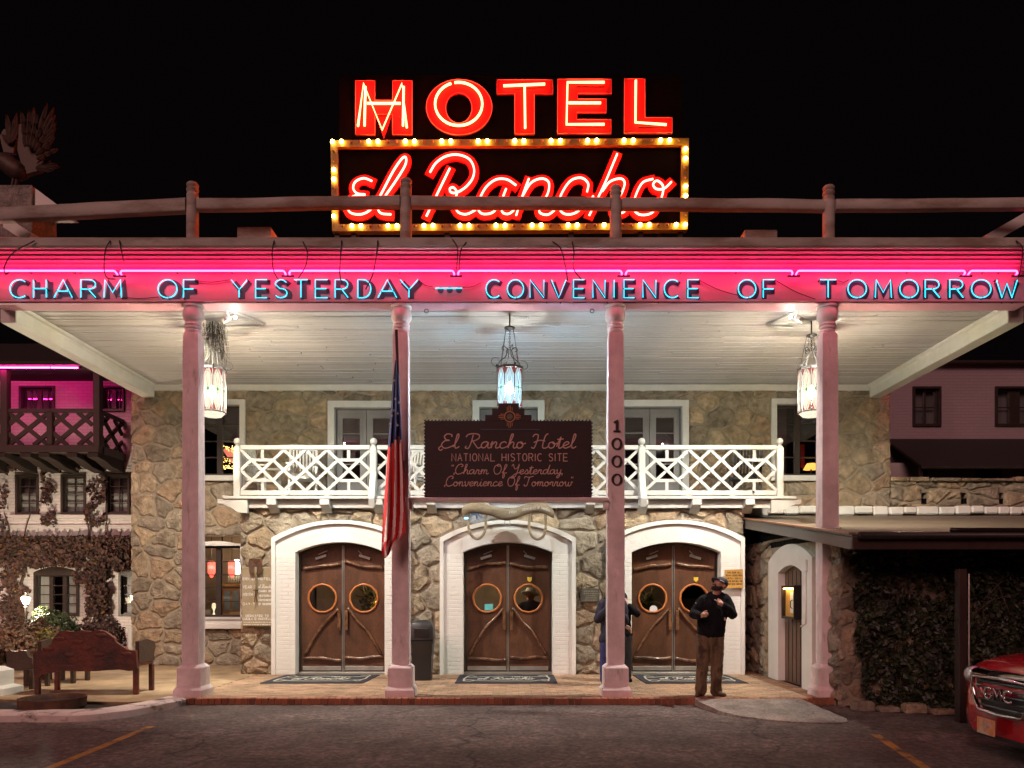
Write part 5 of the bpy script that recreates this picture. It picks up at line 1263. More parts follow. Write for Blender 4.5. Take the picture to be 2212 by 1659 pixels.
for j in range(NV+1):
    t = j/NV; a, b = samp(LE, t), samp(RE, t)
    for i in range(NU+1):
        s = i/NU; x = a[0]+(b[0]-a[0])*s; y = a[1]+(b[1]-a[1])*s
        y += (t**8)*40*math.sin(s*3.0+.5)
        px, py = fz(x, y); amp = .015+.04*min(1, t*1.5)
        dy = amp*math.sin(s*17+1.3*math.sin(t*4)+.8)+.025*math.sin(s*7+t*5)
        p = wp(px, py, FD+dy); vs.append(p); uv.append((s, t))
for j in range(NV):
    for i in range(NU): fs.append((j*(NU+1)+i, j*(NU+1)+i+1, (j+1)*(NU+1)+i+1, (j+1)*(NU+1)+i))
m = bpy.data.materials.new('flag_cloth'); m.use_nodes = True; N, L = m.node_tree.nodes, m.node_tree.links; b = N['Principled BSDF']
at = N.new('ShaderNodeAttribute'); at.attribute_name = 'tone'; L.new(at.outputs['Color'], b.inputs['Base Color']); b.inputs['Roughness'].default_value = .85
fb = MB()
REDC, WHC, BLU = (.7,.035,.04), (.85,.72,.68), (.026,.03,.12)
for f in fs:
    s = sum(uv[i][0] for i in f)/4; t = sum(uv[i][1] for i in f)/4
    can_t = .395-.07*s+(.03 if s > .8 else 0)
    if t < can_t: c = BLU
    else:
        q = (s*3.3+.5*(t-.4)+.12*math.sin(t*9)) % 1.0; c = WHC if (.55 < q < .98) else REDC
        if t > .78: q = (s*2.6+t*3.4) % 1; c = WHC if q > .5 else REDC
    fb.c.append(c)
fb.v = [tuple(p) for p in vs]; fb.f = fs
fb.build('flag', m, fg, smooth=True)
for (zx, zy) in ((182,395),(190,520),(215,545),(168,635),(206,620),(155,690),(205,700),(180,600)):
    px, py = fz(zx, zy); c = wp(px, py, FD-.09)
    MB().prism([(c.x+(.026 if k % 2 == 0 else .011)*math.sin(k*.6283+.3), c.z+(.026 if k % 2 == 0 else .011)*math.cos(k*.6283+.3)) for k in range(10)], FD-.092, FD-.088).build('star', mat('star_white', (.45,.42,.42), .8, .05, 5, 0) if 'star_white' not in bpy.data.materials else bpy.data.materials['star_white'], fg)

# ---------------------------------------------------------------- left guest wing
LY0 = 20.0
wingL = thing('guest_wing', 'white painted brick guest wing with dark timber gallery, left of the stone front', 'building', (-11.5, LY0, 0))
bm_ = bpy.data.materials.new('painted_brick_courses'); bm_.use_nodes = True
N, L = bm_.node_tree.nodes, bm_.node_tree.links; b = N['Principled BSDF']; tc = N.new('ShaderNodeTexCoord'); mp = N.new('ShaderNodeMapping'); mp.inputs['Rotation'].default_value = (math.radians(90),0,0)
br = N.new('ShaderNodeTexBrick'); br.inputs['Scale'].default_value = 1; br.inputs['Brick Width'].default_value = .24; br.inputs['Row Height'].default_value = .085; br.inputs['Mortar Size'].default_value = .007
br.inputs['Color1'].default_value = (.72,.69,.68,1); br.inputs['Color2'].default_value = (.66,.63,.62,1); br.inputs['Mortar'].default_value = (.54,.51,.5,1)
L.new(tc.outputs['Object'], mp.inputs['Vector']); L.new(mp.outputs['Vector'], br.inputs['Vector']); L.new(br.outputs['Color'], b.inputs['Base Color'])
bp = N.new('ShaderNodeBump'); bp.inputs['Strength'].default_value = .7; bp.inputs['Distance'].default_value = .012; bp.invert = True; L.new(br.outputs['Fac'], bp.inputs['Height']); L.new(bp.outputs['Normal'], b.inputs['Normal']); b.inputs['Roughness'].default_value = .8
X = lambda x: wx(x, LY0); Z = lambda y: wz(y, LY0)
mids = [(X(37),X(83)),(X(135),X(185)),(X(232),X(280)),(X(-65),X(-17))]; mz0, mz1 = Z(1110), Z(1027)
tops = [(X(45),X(118)),(X(218),X(268)),(X(-80),X(-5))]; tz0, tz1 = Z(887), Z(836)
grd = [(X(75),X(172)),(X(258),X(352)),(X(-110),X(-12))]; gz0, gz1 = Z(1331), Z(1238)
hl = [(a,b,mz0,mz1) for a,b in mids]+[(a,b,tz0,tz1) for a,b in tops]+[(a,b,gz0,gz1+.01) for a,b in grd]
wallgrid(MB(), -17, -8.6, -.2, 7.45, LY0, LY0+.3, hl).build('wall', bm_, wingL)
for a, b in mids:
    w = window(wingL, 'window', a-.02, b+.02, mz0-.02, mz1+.02, LY0, .05, 2, 4, m_trim=MT['window_frame'], glass=MT['glass'], sill=False, halves=1, mull=.04, depth=.06)
    MB().cbox(a-.12, b+.12, LY0-.09, LY0-.001, mz0-.12, mz0-.025, .01).build('sill', MT['brick_white'], w)
    MB().box(a, b, LY0+.14, LY0+.15, mz0, mz1).build('curtain', MT['curtain'], w)
for a, b in tops:
    w = window(wingL, 'window', a-.02, b+.02, tz0-.02, tz1+.02, LY0, .05, 2, 1, m_trim=MT['window_frame'], sill=False, halves=2, mull=.04)
    MB().box(a, b, LY0+.14, LY0+.15, tz0, tz1).build('curtain', MT['curtain'], w)
for a, b in grd:
    w = window(wingL, 'window', a, b, gz0, gz1, LY0, .06, 1, 4, m_trim=MT['window_frame'], glass=MT['glass'], sill=False, depth=.06, halves=3, mull=.03, mull_w=.1)
    c = (a+b)/2; hwid = (b-a)/2
    MB().prism([(a,gz1)]+[(c+p[0], gz1+p[1]) for p in segarch(hwid, 0.02, .16)]+[(b,gz1)], LY0-.05, LY0+.1).build('arched_head', MT['window_frame'], w)
    o = [(a-.28,gz1-.05)]+[(c+p[0], gz1+p[1]) for p in segarch(hwid+.28, .12, .44)]+[(b+.28,gz1-.05)]; i = [(a,gz1-.05)]+[(c+p[0], gz1+p[1]) for p in segarch(hwid, .021, .161)]+[(b,gz1-.05)]
    MB().ringprism(o, i, LY0-.06, LY0+.02, closed=False).build('brick_arch', MT['brick_white'], w)
    MB().box(a, a+(b-a)*.3, LY0+.14, LY0+.15, gz0, gz1).build('curtain', MT['curtain'], w); MB().box(b-(b-a)*.3, b, LY0+.14, LY0+.15, gz0, gz1).build('curtain', MT['curtain'], w)
MB().box(-17, -8.6, LY0+3, LY0+3.1, 0, 7).build('inner_wall', MT['room_wall'], wingL)
MB().box(-17, -8.6, LY0-.05, LY0-.001, Z(1142), Z(1134)).build('string_course', MT['brick_white'], wingL)
dt = None; x = -17
while x < -8.7:
    for k in range(3):
        mbb = MB().box(-.105+.03*k, .105-.03*k, LY0-.045, LY0-.001, Z(1142)-.085*(k+1), Z(1142)-.085*k-.002)
        if k == 0: base_d = mbb
        else: base_d.add(mbb.v, mbb.f)
    if dt is None: o = base_d.build('dentil', MT['brick_white'], wingL); dt = o.data
    else: o = put_obj('dentil', dt, wingL)
    o.location = (x, 0, 0); o.matrix_parent_inverse = Matrix.Translation(wingL.location).inverted(); x += .27
# gallery
GY = 18.8; gx1 = wx(205, GY)
def gx(x): return wx(x, GY)
def gz(y): return wz(y, GY)
for xx in (-95, 12, 212):
    MB().cbox(gx(xx)-.085, gx(xx)+.085, GY-.085, GY+.085, gz(970), gz(800), .012).build('gallery_post', MT['dark_wood'], wingL)
MB().cbox(gx(257)-.085, gx(257)+.085, LY0-.2, LY0-.03, gz(900), gz(806), .012).build('gallery_post', MT['dark_wood'], wingL)
zt2, zb2 = gz(886), gz(962)
MB().cbox(-17, gx(212), GY-.05, GY+.05, zt2-.06, zt2+.03, .01).build('top_rail', MT['dark_wood'], wingL)
MB().cbox(-17, gx(218), GY-.09, GY+.09, zb2-.2, zb2-.0, .015).build('bottom_beam', MT['dark_wood'], wingL)
MB().cbox(gx(212)-.05, gx(212)+.05, GY+.09, LY0-.02, zt2-.06, zt2+.03, .01).build('top_rail', MT['dark_wood'], wingL)
MB().cbox(gx(212)-.09, gx(212)+.09, GY+.1, LY0-.02, zb2-.2, zb2, .01).build('bottom_beam', MT['dark_wood'], wingL)
MB().box(-17, gx(212)-.1, GY+.1, LY0-.02, zb2-.15, zb2-.03).build('gallery_floor', MT['dark_wood'], wingL)
def xpanel(P0, P1):
    def Q(u, v): p = P0.lerp(P1, u); return Vector((p.x, p.y, zb2+(zt2-.06-zb2)*v))
    off = Vector((0,-.004,0))
    for k, (u0,v0,u1,v1) in enumerate(((0,0,1,1),(0,1,1,0),(0,.62,.36,1),(.64,0,1,.38),(0,.38,.36,0),(.64,1,1,.62))):
        a, b_ = Q(u0,v0), Q(u1,v1); s_ = off*(k-3)
        MB().bar(a+s_, b_+s_, .05, .1).build('lattice_bar', MT['dark_wood'], wingL)
bays_ = [(-95,-42),(-42,12),(12,110),(110,205)]
for a, b in bays_:
    xpanel(Vector((gx(a)+.06,GY,0)), Vector((gx(b)-.06,GY,0)))
    if b not in (12,205): MB().cbox(gx(b)-.07, gx(b)+.07, GY-.07, GY+.07, zb2, zt2-.061, .01).build('baluster_post', MT['dark_wood'], wingL)
xpanel(Vector((gx(212),GY+.09,0)), Vector((gx(212),LY0-.04,0)))
for xx in (-60, 5, 60, 100, 160, 205):
    MB().prism([(GY-.1,zb2-.201),(GY-.1,zb2-.3),(GY+.25,zb2-.34),(GY+.6,zb2-.44),(LY0-.02,zb2-.5),(LY0-.02,zb2-.201)], gx(xx)-.13, gx(xx)+.13, axis='x').build('log_corbel', MT['shade_timber'], wingL)
MB().prism([(GY-.35,gz(794)),(GY-.35,gz(789)),(LY0+4,9.3),(LY0+4.2,9.0),(LY0+.2,gz(794))], -17, gx(222), axis='x').build('roof', mat('roof_shingle', (.03,.022,.02), .85, .3, 6, .4, 20), wingL)
MB().cbox(-17, gx(222), GY-.33, GY-.25, gz(800)+.04, gz(793), .01).build('eave_beam', MT['dark_wood'], wingL)
wn1 = thing('gallery_neon', 'magenta neon tube along the eave of the left guest wing', 'neon tube', (-11.5, GY, gz(797)))
MB().tube([(-16.5,GY-.2,gz(799)),(gx(118),GY-.2,gz(799))], .016, 6).build('neon_tube', emis('magenta_neon_tube', (1,.02,.27), 70), wn1, smooth=True)
MB().tube([(gx(121),GY-.2,gz(799)),(gx(178),GY-.2,gz(799.5))], .016, 6).build('neon_tube', bpy.data.materials['magenta_neon_tube'], wn1, smooth=True)
MB().bar((gx(178),GY-.18,gz(799)),(gx(178),GY-.05,gz(795)),.03,.03).build('tube_support', MT['cable'], wn1)

# ---------------------------------------------------------------- right wing and small shed roof
RY0 = 22.0
wingR = thing('guest_wing', 'plain rendered guest wing with dark windows far right behind the annex', 'building', (11.5, RY0, 0))
X = lambda x: wx(x, RY0); Z = lambda y: wz(y, RY0)
rw = [(X(1972),X(2030),Z(920),Z(837)),(X(2150),X(2240),Z(920),Z(837)),(X(1932),X(2000),Z(1034),Z(1018)),(X(2110),X(2160),Z(1034),Z(1018))]
bm2_ = bm_.copy(); bm2_.name = 'mauve_painted_brick'; _b = [n for n in bm2_.node_tree.nodes if n.type == 'TEX_BRICK'][0]
_b.inputs['Color1'].default_value = (.36,.28,.31,1); _b.inputs['Color2'].default_value = (.34,.265,.295,1); _b.inputs['Mortar'].default_value = (.32,.25,.28,1)
wallgrid(MB(), X(1890), X(2420), 0, Z(790), RY0, RY0+.3, rw).build('wall', bm2_, wingR)
for k, (a, b, c, d_) in enumerate(rw):
    w = window(wingR, 'window', a-.02, b+.02, c-.02, d_+.02, RY0, .06, 1, 2 if k < 2 else 1, m_trim=MT['window_frame'], sill=False, halves=2, mull=.05, mull_w=(.05,.3,.08,.08)[k])
    MB().box(a, b, RY0+.25, RY0+.27, c, d_).build('curtain', MT['curtain'], w)
MB().cbox(X(1885), X(2430), RY0-.25, RY0+.5, Z(790), Z(783), .02).build('coping', MT['dark_wood'], wingR)
MB().box(X(1890), X(2420), RY0+2.9, RY0+3, 0, 8).build('inner_wall', MT['room_dark'], wingR)
d2 = 19.5
shed = thing('lean_to_roof', 'dark lean-to roof on a post below the windows of the right wing', 'roof', (wx(2050,d2), d2, 3))
MB().loft([[(wx(1912,21.9),21.9,wz(948,21.9)),(wx(1912,21.9),21.9,wz(954,21.9)),(wx(1990,18.6),18.6,wz(1012,18.6)),(wx(1990,18.6),18.6,wz(1006,18.6))],[(wx(2420,21.9),21.9,wz(948,21.9)),(wx(2420,21.9),21.9,wz(954,21.9)),(wx(2420,18.6),18.6,wz(1012,18.6)),(wx(2420,18.6),18.6,wz(1006,18.6))]]).build('roof_slope', bpy.data.materials['roof_shingle'], shed)
MB().cbox(wx(1984,18.8), wx(1992,18.8), 18.75, 18.85, 1.5, wz(1010,18.8), .01).build('post', MT['dark_wood'], shed)
MB().box(wx(1918,20.5), wx(1990,20.5), 20.5, 20.6, 1, wz(1000,20.5)).build('gable_wall', MT['brick_white'], shed)

# ---------------------------------------------------------------- stone parapet behind the annex roof
par = thing('parapet_wall', 'low stone parapet with small square openings behind the annex roof', 'wall', (10, WY, 3.3))
PYW = WY+.05; X = lambda x: wx(x, PYW); Z = lambda y: wz(y, PYW)
ph = [(X(a), X(a+ww), Z(1089), Z(1064)) for a, ww in ((1990,13),(2076,14),(2158,11),(2235,14))]
pw_ = wallgrid(MB(), 8.02, 13.5, 2.6, Z(1041), PYW, PYW+.4, ph).build('core', MT['mortar'], par)
rr = random.Random(31); polys = cells(8.03, 13.4, Z(1095), Z(1041), .3, rr, [rect(*h) for h in ph], gap=.012, asp=1.7)
rubble(pw_, polys, lambda x, z, t: (x, PYW-t, z), .06, MT['stone'], rr, 200, .4)
x = 8.0
while x < 13.4:
    w_ = rr.uniform(.4,.75); MB().cbox(x+.01, x+w_-.01, PYW-.14+rr.uniform(-.03,.03), PYW+.45, Z(1041)+.002, Z(1034)+rr.uniform(-.02,.03), .02, rr.choice(STONE_TONES)).build('coping_stone', MT['stone'], par); x += w_
for h in ph:
    MB().prism([(h[0]+.02,h[2]),(h[1]+.06,h[2]),(h[1]+.06,h[3]-.04)], PYW+.03, PYW+.33).build('splayed_jamb', MT['stone'], par)
x = 4.75
while x < 13.4:
    w_ = rr.uniform(.2,.5); MB().cbox(x+.004, x+w_-.004, PYW-.22+rr.uniform(-.02,.02), PYW-.06, Z(1112)+rr.uniform(-.05,.03), Z(1096)+rr.uniform(-.02,.015), .03).build('flashing_block', MT['white'], par); x += w_

# ---------------------------------------------------------------- annex on the right
ann = thing('side_annex', 'low stone annex with sloping metal roof at the right end of the porch', 'building', (5, 12, 0))
AX = 4.74; AY = 11.1
EX = 4.42; EY = 10.0
# roof slab
def rz(y): return 2.30+(y-EY)*(3.15-2.30)/(WY-.2-EY)
roofm = mat('annex_roof', (.1,.075,.055), .42, .35, 2, .3, 12, stretch=(.25,4,1), col2=(.16,.12,.08), cs=2)
MB().add([(EX,EY,rz(EY)),(13.5,EY,rz(EY)),(13.5,WY-.2,rz(WY-.2)),(EX,WY-.2,rz(WY-.2)),(EX,EY,rz(EY)-.03),(13.5,EY,rz(EY)-.03),(13.5,WY-.2,rz(WY-.2)-.03),(EX,WY-.2,rz(WY-.2)-.03)], [(0,1,2,3),(7,6,5,4),(0,4,5,1),(1,5,6,2),(2,6,7,3),(3,7,4,0)]).build('roof', roofm, ann)
MB().bar((EX+.02,EY,rz(EY)-.115), (EX+.02,VY+.05,rz(VY)-.10), .04, .15).build('verge_board', mat('grey_verge_paint', (.17,.155,.14), .5, .1, 5, .1, 30), ann)
MB().bar((EX-.01,EY-.03,rz(EY)+.012), (EX-.01,VY+.05,rz(VY)+.012), .09, .022).build('verge_flashing', mat('copper_flashing', (.32,.15,.09), .4, .25, 8, .1, 30, metal=.4), ann)
MB().cbox(EX, 13.5, EY-.03, EY+.03, rz(EY)-.2, rz(EY)-.035, .008).build('eave_board', MT['dark_wood'], ann)
gut = MB(); gut.tube([(EX+.05,EY-.09,rz(EY)-.02),(13.5,EY-.09,rz(EY)-.015)], .05, 8); gut.build('gutter', MT['dark_metal'], ann, smooth=True)
MB().tube([(wx(2063,9.8),9.9,rz(EY)+.05),(wx(2080,9.8),9.9,rz(EY)+.05),(13.4,10.0,rz(EY)+.03)], .03, 8).build('roof_pipe', MT['dark_metal'], ann, smooth=True)
for i in range(9):
    x = 5.2+i*.9; MB().box(x, x+.07, EY+.04, AY-.01, rz(EY)-.16, rz(EY)-.05).build('rafter', MT['dark_wood'], ann)
MB().bar((EX+.16,EY+.3,rz(EY)-.12), (EX+.16,VY,rz(VY)-.1), .1, .12).build('wall_plate', MT['white'], ann)
sideholes = [(12.35, 13.55, -.3, 2.1)]
sw_ = wallgrid(MB(), AY, WY-.05, -.2, 2.35, AX, AX+.35, sideholes, swap=True).build('side_wall', MT['mortar'], ann)
rr = random.Random(44)
polys = cells(AY-.03, WY-.06, -.02, 2.5, .36, rr, [rect(11.9,14.0,-.5,2.45)], gap=.012)
rubble(sw_, polys, lambda y_, z, t: (AX-t, y_, z), .06, MT['stone_rough'], rr, 60, .5)
# upper side wall follows the roof
MB().add([(AX+.01,AY,2.34),(AX+.01,WY-.05,2.34),(AX+.01,WY-.05,rz(WY-.05)-.04),(AX+.01,AY,rz(AY)-.04),(AX+.33,AY,2.34),(AX+.33,WY-.05,2.34),(AX+.33,WY-.05,rz(WY-.05)-.04),(AX+.33,AY,rz(AY)-.04)], [(0,1,2,3),(7,6,5,4),(0,3,7,4),(1,5,6,2),(3,2,6,7)]).build('gable_wall', MT['stone_rough'], ann)
fw = MB().box(AX+.351, 13.5, AY, AY+.3, -.2, 2.4).build('front_wall', MT['mortar'], ann)
polys = cells(AX-.03, 7.2, -.1, 2.42, .3, rr, [], gap=.01)
rubble(fw, polys, lambda x, z, t: (x, AY+.02-t, z), .06, MT['stone_rough'], rr, 60, .6)
# arched door in the side wall
sd_o = [(11.98,0)]+[(13.0+p[0], p[1]) for p in segarch(1.02,2.1,2.36)]+[(14.02,0)]; sd_i = [(12.4,0)]+[(12.95+p[0], p[1]) for p in segarch(.55,1.88,2.0)]+[(13.5,0)]
so = MB().ringprism(sd_o, sd_i, AX-.07, AX+.2, axis='x', closed=False).build('door_surround', MT['white'], ann)
dr_o = MB().prism(sd_i, AX+.05, AX+.09, axis='x').build('door', mat('brown_plank_door', (.13,.075,.05), .6, .2, 5, .3, 20, stretch=(1,4,.3)), ann)
for k in range(1,6): MB().box(AX+.042, AX+.0495, 12.4+k*.183-.004, 12.4+k*.183+.004, .02, 1.9).build('plank_joint', MT['cable'], dr_o)
MB().tube([(AX-.085,12.2,1.95),(AX-.085,12.2,1.05),(AX-.085,12.4,1.0)], .014, 6).build('conduit', MT['white'], so, smooth=True)
MB().cbox(AX-.11, AX-.071, 12.14, 12.28, 1.88, 2.06, .006).build('junction_box', MT['white'], so)
mc = thing('menu_case', 'small lit display case fixed to the annex side door', 'display case', (AX, 12.95, 1.4))
MB().ringprism(rect(12.6,13.2,1.1,1.66), rect(12.64,13.16,1.14,1.62), AX-.12, AX+.045, axis='x').build('case_frame', MT['dark_metal'], mc)
MB().add([(AX-.06,12.64,1.14),(AX-.06,13.16,1.14),(AX-.06,13.16,1.62),(AX-.06,12.64,1.62)], [(0,1,2,3)]).build('back_panel', mat('case_back', (.55,.3,.07), .6, .1, 5, 0), mc)
MB().box(AX-.07, AX-.065, 12.72, 12.92, 1.2, 1.55).build('menu_sheet', mat('paper', (.75,.7,.6), .8, .05, 5, 0), mc)
MB().box(AX-.11, AX-.085, 12.68, 13.12, 1.6, 1.615).build('case_lamp', emis('case_lamp_tube', (1,.62,.2), 40), mc)
MB().tube([(AX-.12,12.68,1.28),(AX-.15,12.68,1.3),(AX-.15,12.68,1.4),(AX-.12,12.68,1.42)], .008, 6).build('handle', MT['dark_metal'], mc)
ks = thing('kerb_stone', 'rough low stone edging at the foot of the vine covered annex wall', 'kerb', (6.2, 10.3, -.1))
x = wx(1850,10.6); rr = random.Random(8)
while x < wx(2060,9.9):
    w_ = rr.uniform(.25,.5); y_ = 10.75-(x-4.7)*.35; MB().cbox(x, x+w_-.015, y_-.1, y_+.1, -.12, .0+rr.uniform(-.03,.03), .03, rr.choice(STONE_TONES)).build('edging_stone', MT['stone_rough'], ks); x += w_
bed2 = sheet('planting_strip', [(4.8,10.95),(4.9,10.65),(6.4,10.05),(13,9.6),(13,11.1),(4.8,11.1)], GZ+.006, bpy.data.materials['bed_soil']); bed2['kind'] = 'structure'
pt = thing('timber_post', 'dark brown square post standing before the vine wall', 'post', (wx(2075,9.75), 9.75, GZ))
MB().cbox(wx(2066,9.75), wx(2084,9.75), 9.69, 9.8, GZ, wz(1229,9.75), .01).build('shaft', MT['dark_wood'], pt)
MB().tube([(wx(2086,9.75), 9.68, GZ), (wx(2086,9.75), 9.68, wz(1240,9.75))], .012, 6).build('conduit', MT['steel'], pt)
# ---------------------------------------------------------------- foliage helpers
def leaf(mb, p, size, rnd, col, nrm=None):
    n = Vector((rnd.gauss(0,1), rnd.gauss(0,1), rnd.gauss(0,1)))
    if nrm is not None: n = n*.55+Vector(nrm)
    n.normalize(); a = n.orthogonal().normalized(); a.rotate(Matrix.Rotation(rnd.uniform(0,6.28), 3, n)); b = n.cross(a)
    s = size*rnd.uniform(.45,1.75); p = Vector(p)
    mb.add([p-a*s*.5, p+b*s*.35+n*s*.08, p+a*s*.6, p-b*s*.35+n*s*.08], [(0,1,2),(0,2,3)], col)
def leafcol(rnd, base, v=.5): k = rnd.uniform(1-v, 1+v); return (base[0]*k*rnd.uniform(.85,1.2), base[1]*k, base[2]*k)
# ivy on the annex front
rnd = random.Random(17)
ivy = thing('ivy_curtain', 'dense dark ivy hanging over the annex front wall behind the red car', 'ivy', (8, AY, 0))
mb = MB()
for i in range(26000):
    x = rnd.uniform(4.8, 12.4); z = rnd.uniform(-.1, 2.25)
    edge_ = 4.9+.22*mnoise.noise(Vector((z*1.7,0,1)))+.10*mnoise.noise(Vector((z*6,2,1)))+.10*z*0-(.22 if z > 1.9 else 0)+.12*max(0,1.2-z)
    if x < edge_: continue
    dpt = .14+.2*mnoise.noise(Vector((x*1.6,z*1.6,4)))+.05*mnoise.noise(Vector((x*5,z*5,9)))
    if mnoise.noise(Vector((x*2.2,z*2.2,20))) < -.32 and rnd.random() < .7: continue
    leaf(mb, (x, AY-.07-max(0,dpt)*rnd.random()**.5-.04, z), .066, rnd, leafcol(rnd, (1.25,1.25,1.2), .75) if rnd.random() > .035 else (3.2,1.6,.5), (0,-.8,.2))
mb.build('foliage', MT['leaf'], ivy, kind='stuff')
st = MB()
for i in range(44):
    x = rnd.uniform(5.2,12); z = rnd.uniform(0,.5); P = [Vector((x, AY-.1, z))]
    for k in range(6): P.append(P[-1]+Vector((rnd.uniform(-.12,.14), rnd.uniform(-.08,.05), rnd.uniform(.12,.34))))
    for q in P: q.y = max(AY-.42, min(AY-.1, q.y))
    st.tube(P, .009, 5)
for a, b in (((2125,1295),(2165,1255)),((2130,1300),(2185,1285)),((2100,1330),(2150,1290))): st.tube([wp(a[0],a[1],10.6), wp(b[0],b[1],10.4)], .006, 4)
st.build('stems', MT['stem'], ivy, kind='stuff')
# dry creeper on the left wing
cre = thing('dry_creeper', 'dry reddish creeper spread over the brick of the left guest wing', 'creeper', (-11.5, LY0, 0))
mb = MB(); X = lambda x: wx(x, LY0); Z = lambda y: wz(y, LY0)
REG = [(-120,290,1160,1224,7500,.97),(-60,22,990,1150,700,.55),(94,126,1020,1140,380,.5),(190,212,1045,1140,200,.5),(214,232,1035,1140,180,.5),
       (192,244,1222,1415,2200,.9),(8,70,1225,1420,1900,.8),(248,290,1205,1235,250,.8),(170,200,1205,1260,260,.7),(0,290,1008,1017,260,.5),(60,110,1205,1228,160,.6)]
for x0_, x1_, y0_, y1_, n_, dn_ in REG:
    for i in range(n_):
        x, y_ = rnd.uniform(x0_, x1_), rnd.uniform(y0_, y1_)
        if mnoise.noise(Vector((x*.045,y_*.045,7))) < (.25-dn_*.7): continue
        if y_ > 1222 and (abs(x-(x0_+x1_)/2) > (x1_-x0_)*(.42+.18*mnoise.noise(Vector((y_*.06,x0_,1))))): continue
        leaf(mb, (X(x), LY0-.07-rnd.random()*.1-(.16*rnd.random() if y_ > 1145 else 0), Z(y_)), .085, rnd, leafcol(rnd, (1,1,1), .6) if rnd.random() > .06 else (2.4,2.2,.8), (0,-.9,.1))
mb.build('foliage', MT['dry_leaf'], cre, kind='stuff')
sm = MB()
for xb, xt in ((40,20),(50,66),(212,205),(222,232),(216,190)):
    P = [Vector((X(xb), LY0-.08, 0))]
    for k in range(1,9): P.append(Vector((X(xb+(xt-xb)*k/8)+rnd.uniform(-.08,.08), LY0-.08-rnd.random()*.05, .45*k)))
    sm.tube(smoothpts(P, 3), .05, 6, radii=[.06*(1-i/30) for i in range(25)])
sm.tube([(X(-100),LY0-.06,Z(1010)),(X(100),LY0-.06,Z(1014)),(X(285),LY0-.06,Z(1013))], .008, 4)
sm.build('stems', MT['stem'], cre, kind='stuff')

def shrub(name, label, cx_, cy_, cz_, rx, rz_, m, n, size, col=(1,1,1), seed=1, rag=.2):
    r_ = random.Random(seed); t = thing(name, label, 'shrub', (cx_, cy_, 0), None); mb = MB()
    for i in range(n):
        v = Vector((r_.gauss(0,1), r_.gauss(0,1), r_.gauss(0,1))).normalized()
        k = (1+rag*mnoise.noise(v*2.2+Vector((seed,0,0)))+.5*rag*mnoise.noise(v*6))*r_.uniform(.72,1.0)
        leaf(mb, (cx_+v.x*rx*k, cy_+v.y*rx*k, cz_+v.z*rz_*k), size, r_, leafcol(r_, col), v)
    mb.build('foliage', m, t, kind='stuff')
    sm = MB()
    for k in range(4): sm.tube([(cx_+r_.uniform(-.08,.08), cy_, 0), (cx_+r_.uniform(-.3,.3)*rx, cy_+r_.uniform(-.2,.2), cz_)], .03, 6, radii=[.04,.015])
    sm.build('stem', MT['stem'], t)
GLF = mat('green_shrub_leaf', (.06,.085,.03), .6, .4, 2, 0, attr=True); BLF = mat('brown_shrub_leaf', (.17,.1,.06), .8, .4, 2, 0, attr=True)
d = 17.2
shrub('round_shrub', 'clipped green shrub behind the red bench under the arched window', wx(115,d), d, wz(1362,d), .5, .42, GLF, 3800, .055, seed=2, rag=.25)
shrub('small_shrub', 'small green shrub at the foot of the lamp post', wx(55,d), d+.6, wz(1332,d+.6), .2, .25, GLF, 900, .045, seed=3)
d = 15.6
shrub('brown_shrub', 'large faded brown shrub behind the dark carved chair', wx(55,d), d, wz(1398,d), .72, .55, BLF, 4200, .06, seed=4, rag=.3)
shrub('brown_shrub', 'dark green shrub at the left picture edge behind the dark chair', wx(-5,d), d-.5, wz(1425,d), .5, .4, GLF, 2200, .055, col=(.8,.8,.8), seed=6, rag=.3)
shrub('yellow_shrub', 'small yellowish shrub just behind the left end of the bench', wx(98,13.6), 13.6, wz(1385,13.6), .16, .26, mat('yellow_leaf', (.2,.16,.03), .7, .4, 2, 0, attr=True), 500, .04, seed=7)
shrub('low_shrub', 'low reddish shrub at the foot of the creeper left of the stone corner', wx(218,d+2.2), d+2.2, .5, .55, .5, MT['dry_leaf'], 1800, .07, seed=8)
# lamp post
d = 17.6
lp = thing('garden_lamp', 'glowing lantern on a short dark post before the arched window', 'lamp post', (wx(56,d), d, 0))
lx, lz = wx(56,d), wz(1305,d)
MB().lathe([(.06,0),(.05,.1),(.028,.2),(.028,lz-.1),(.05,lz-.06),(.03,lz-.04),(.05,lz)], (lx,d,0), 10).build('post', MT['dark_metal'], lp, smooth=40)
MB().lathe([(.05,lz+.001),(.095,lz+.12),(.09,lz+.16)], (lx,d,0), 8).build('globe', emis('lamp_glass', (1,.8,.5), 7), lp)
MB().lathe([(.11,lz+.161),(.09,lz+.18),(.03,lz+.22),(.012,lz+.27)], (lx,d,0), 8).build('cap', MT['dark_metal'], lp)
l = bpy.data.lights.new('lamp_light', 'POINT'); l.energy = 620; l.color = (1,.82,.6); l.shadow_soft_size = .1
o = bpy.data.objects.new('lamp_light', l); COL.objects.link(o); o.parent = lp; o.matrix_parent_inverse = Matrix.Translation(lp.location).inverted(); o.location = (lx, d-.16, lz+.12)
wpst = thing('white_post', 'short white post with cross bar at the foot of the stone corner', 'post', (wx(282,16.0), 16.0, 0))
MB().cbox(wx(278,15.9), wx(285,15.9), 15.87, 15.93, 0, wz(1354,15.9), .008).build('upright', MT['white_wood'], wpst); MB().cbox(wx(272,15.9), wx(277.7,15.9), 15.87, 15.93, wz(1366,15.9), wz(1359,15.9), .005).build('cross_bar', MT['white_wood'], wpst)
bol = thing('white_bollard', 'white stepped post base at the left picture edge', 'bollard', (wx(-14,11.7), 11.7, 0))
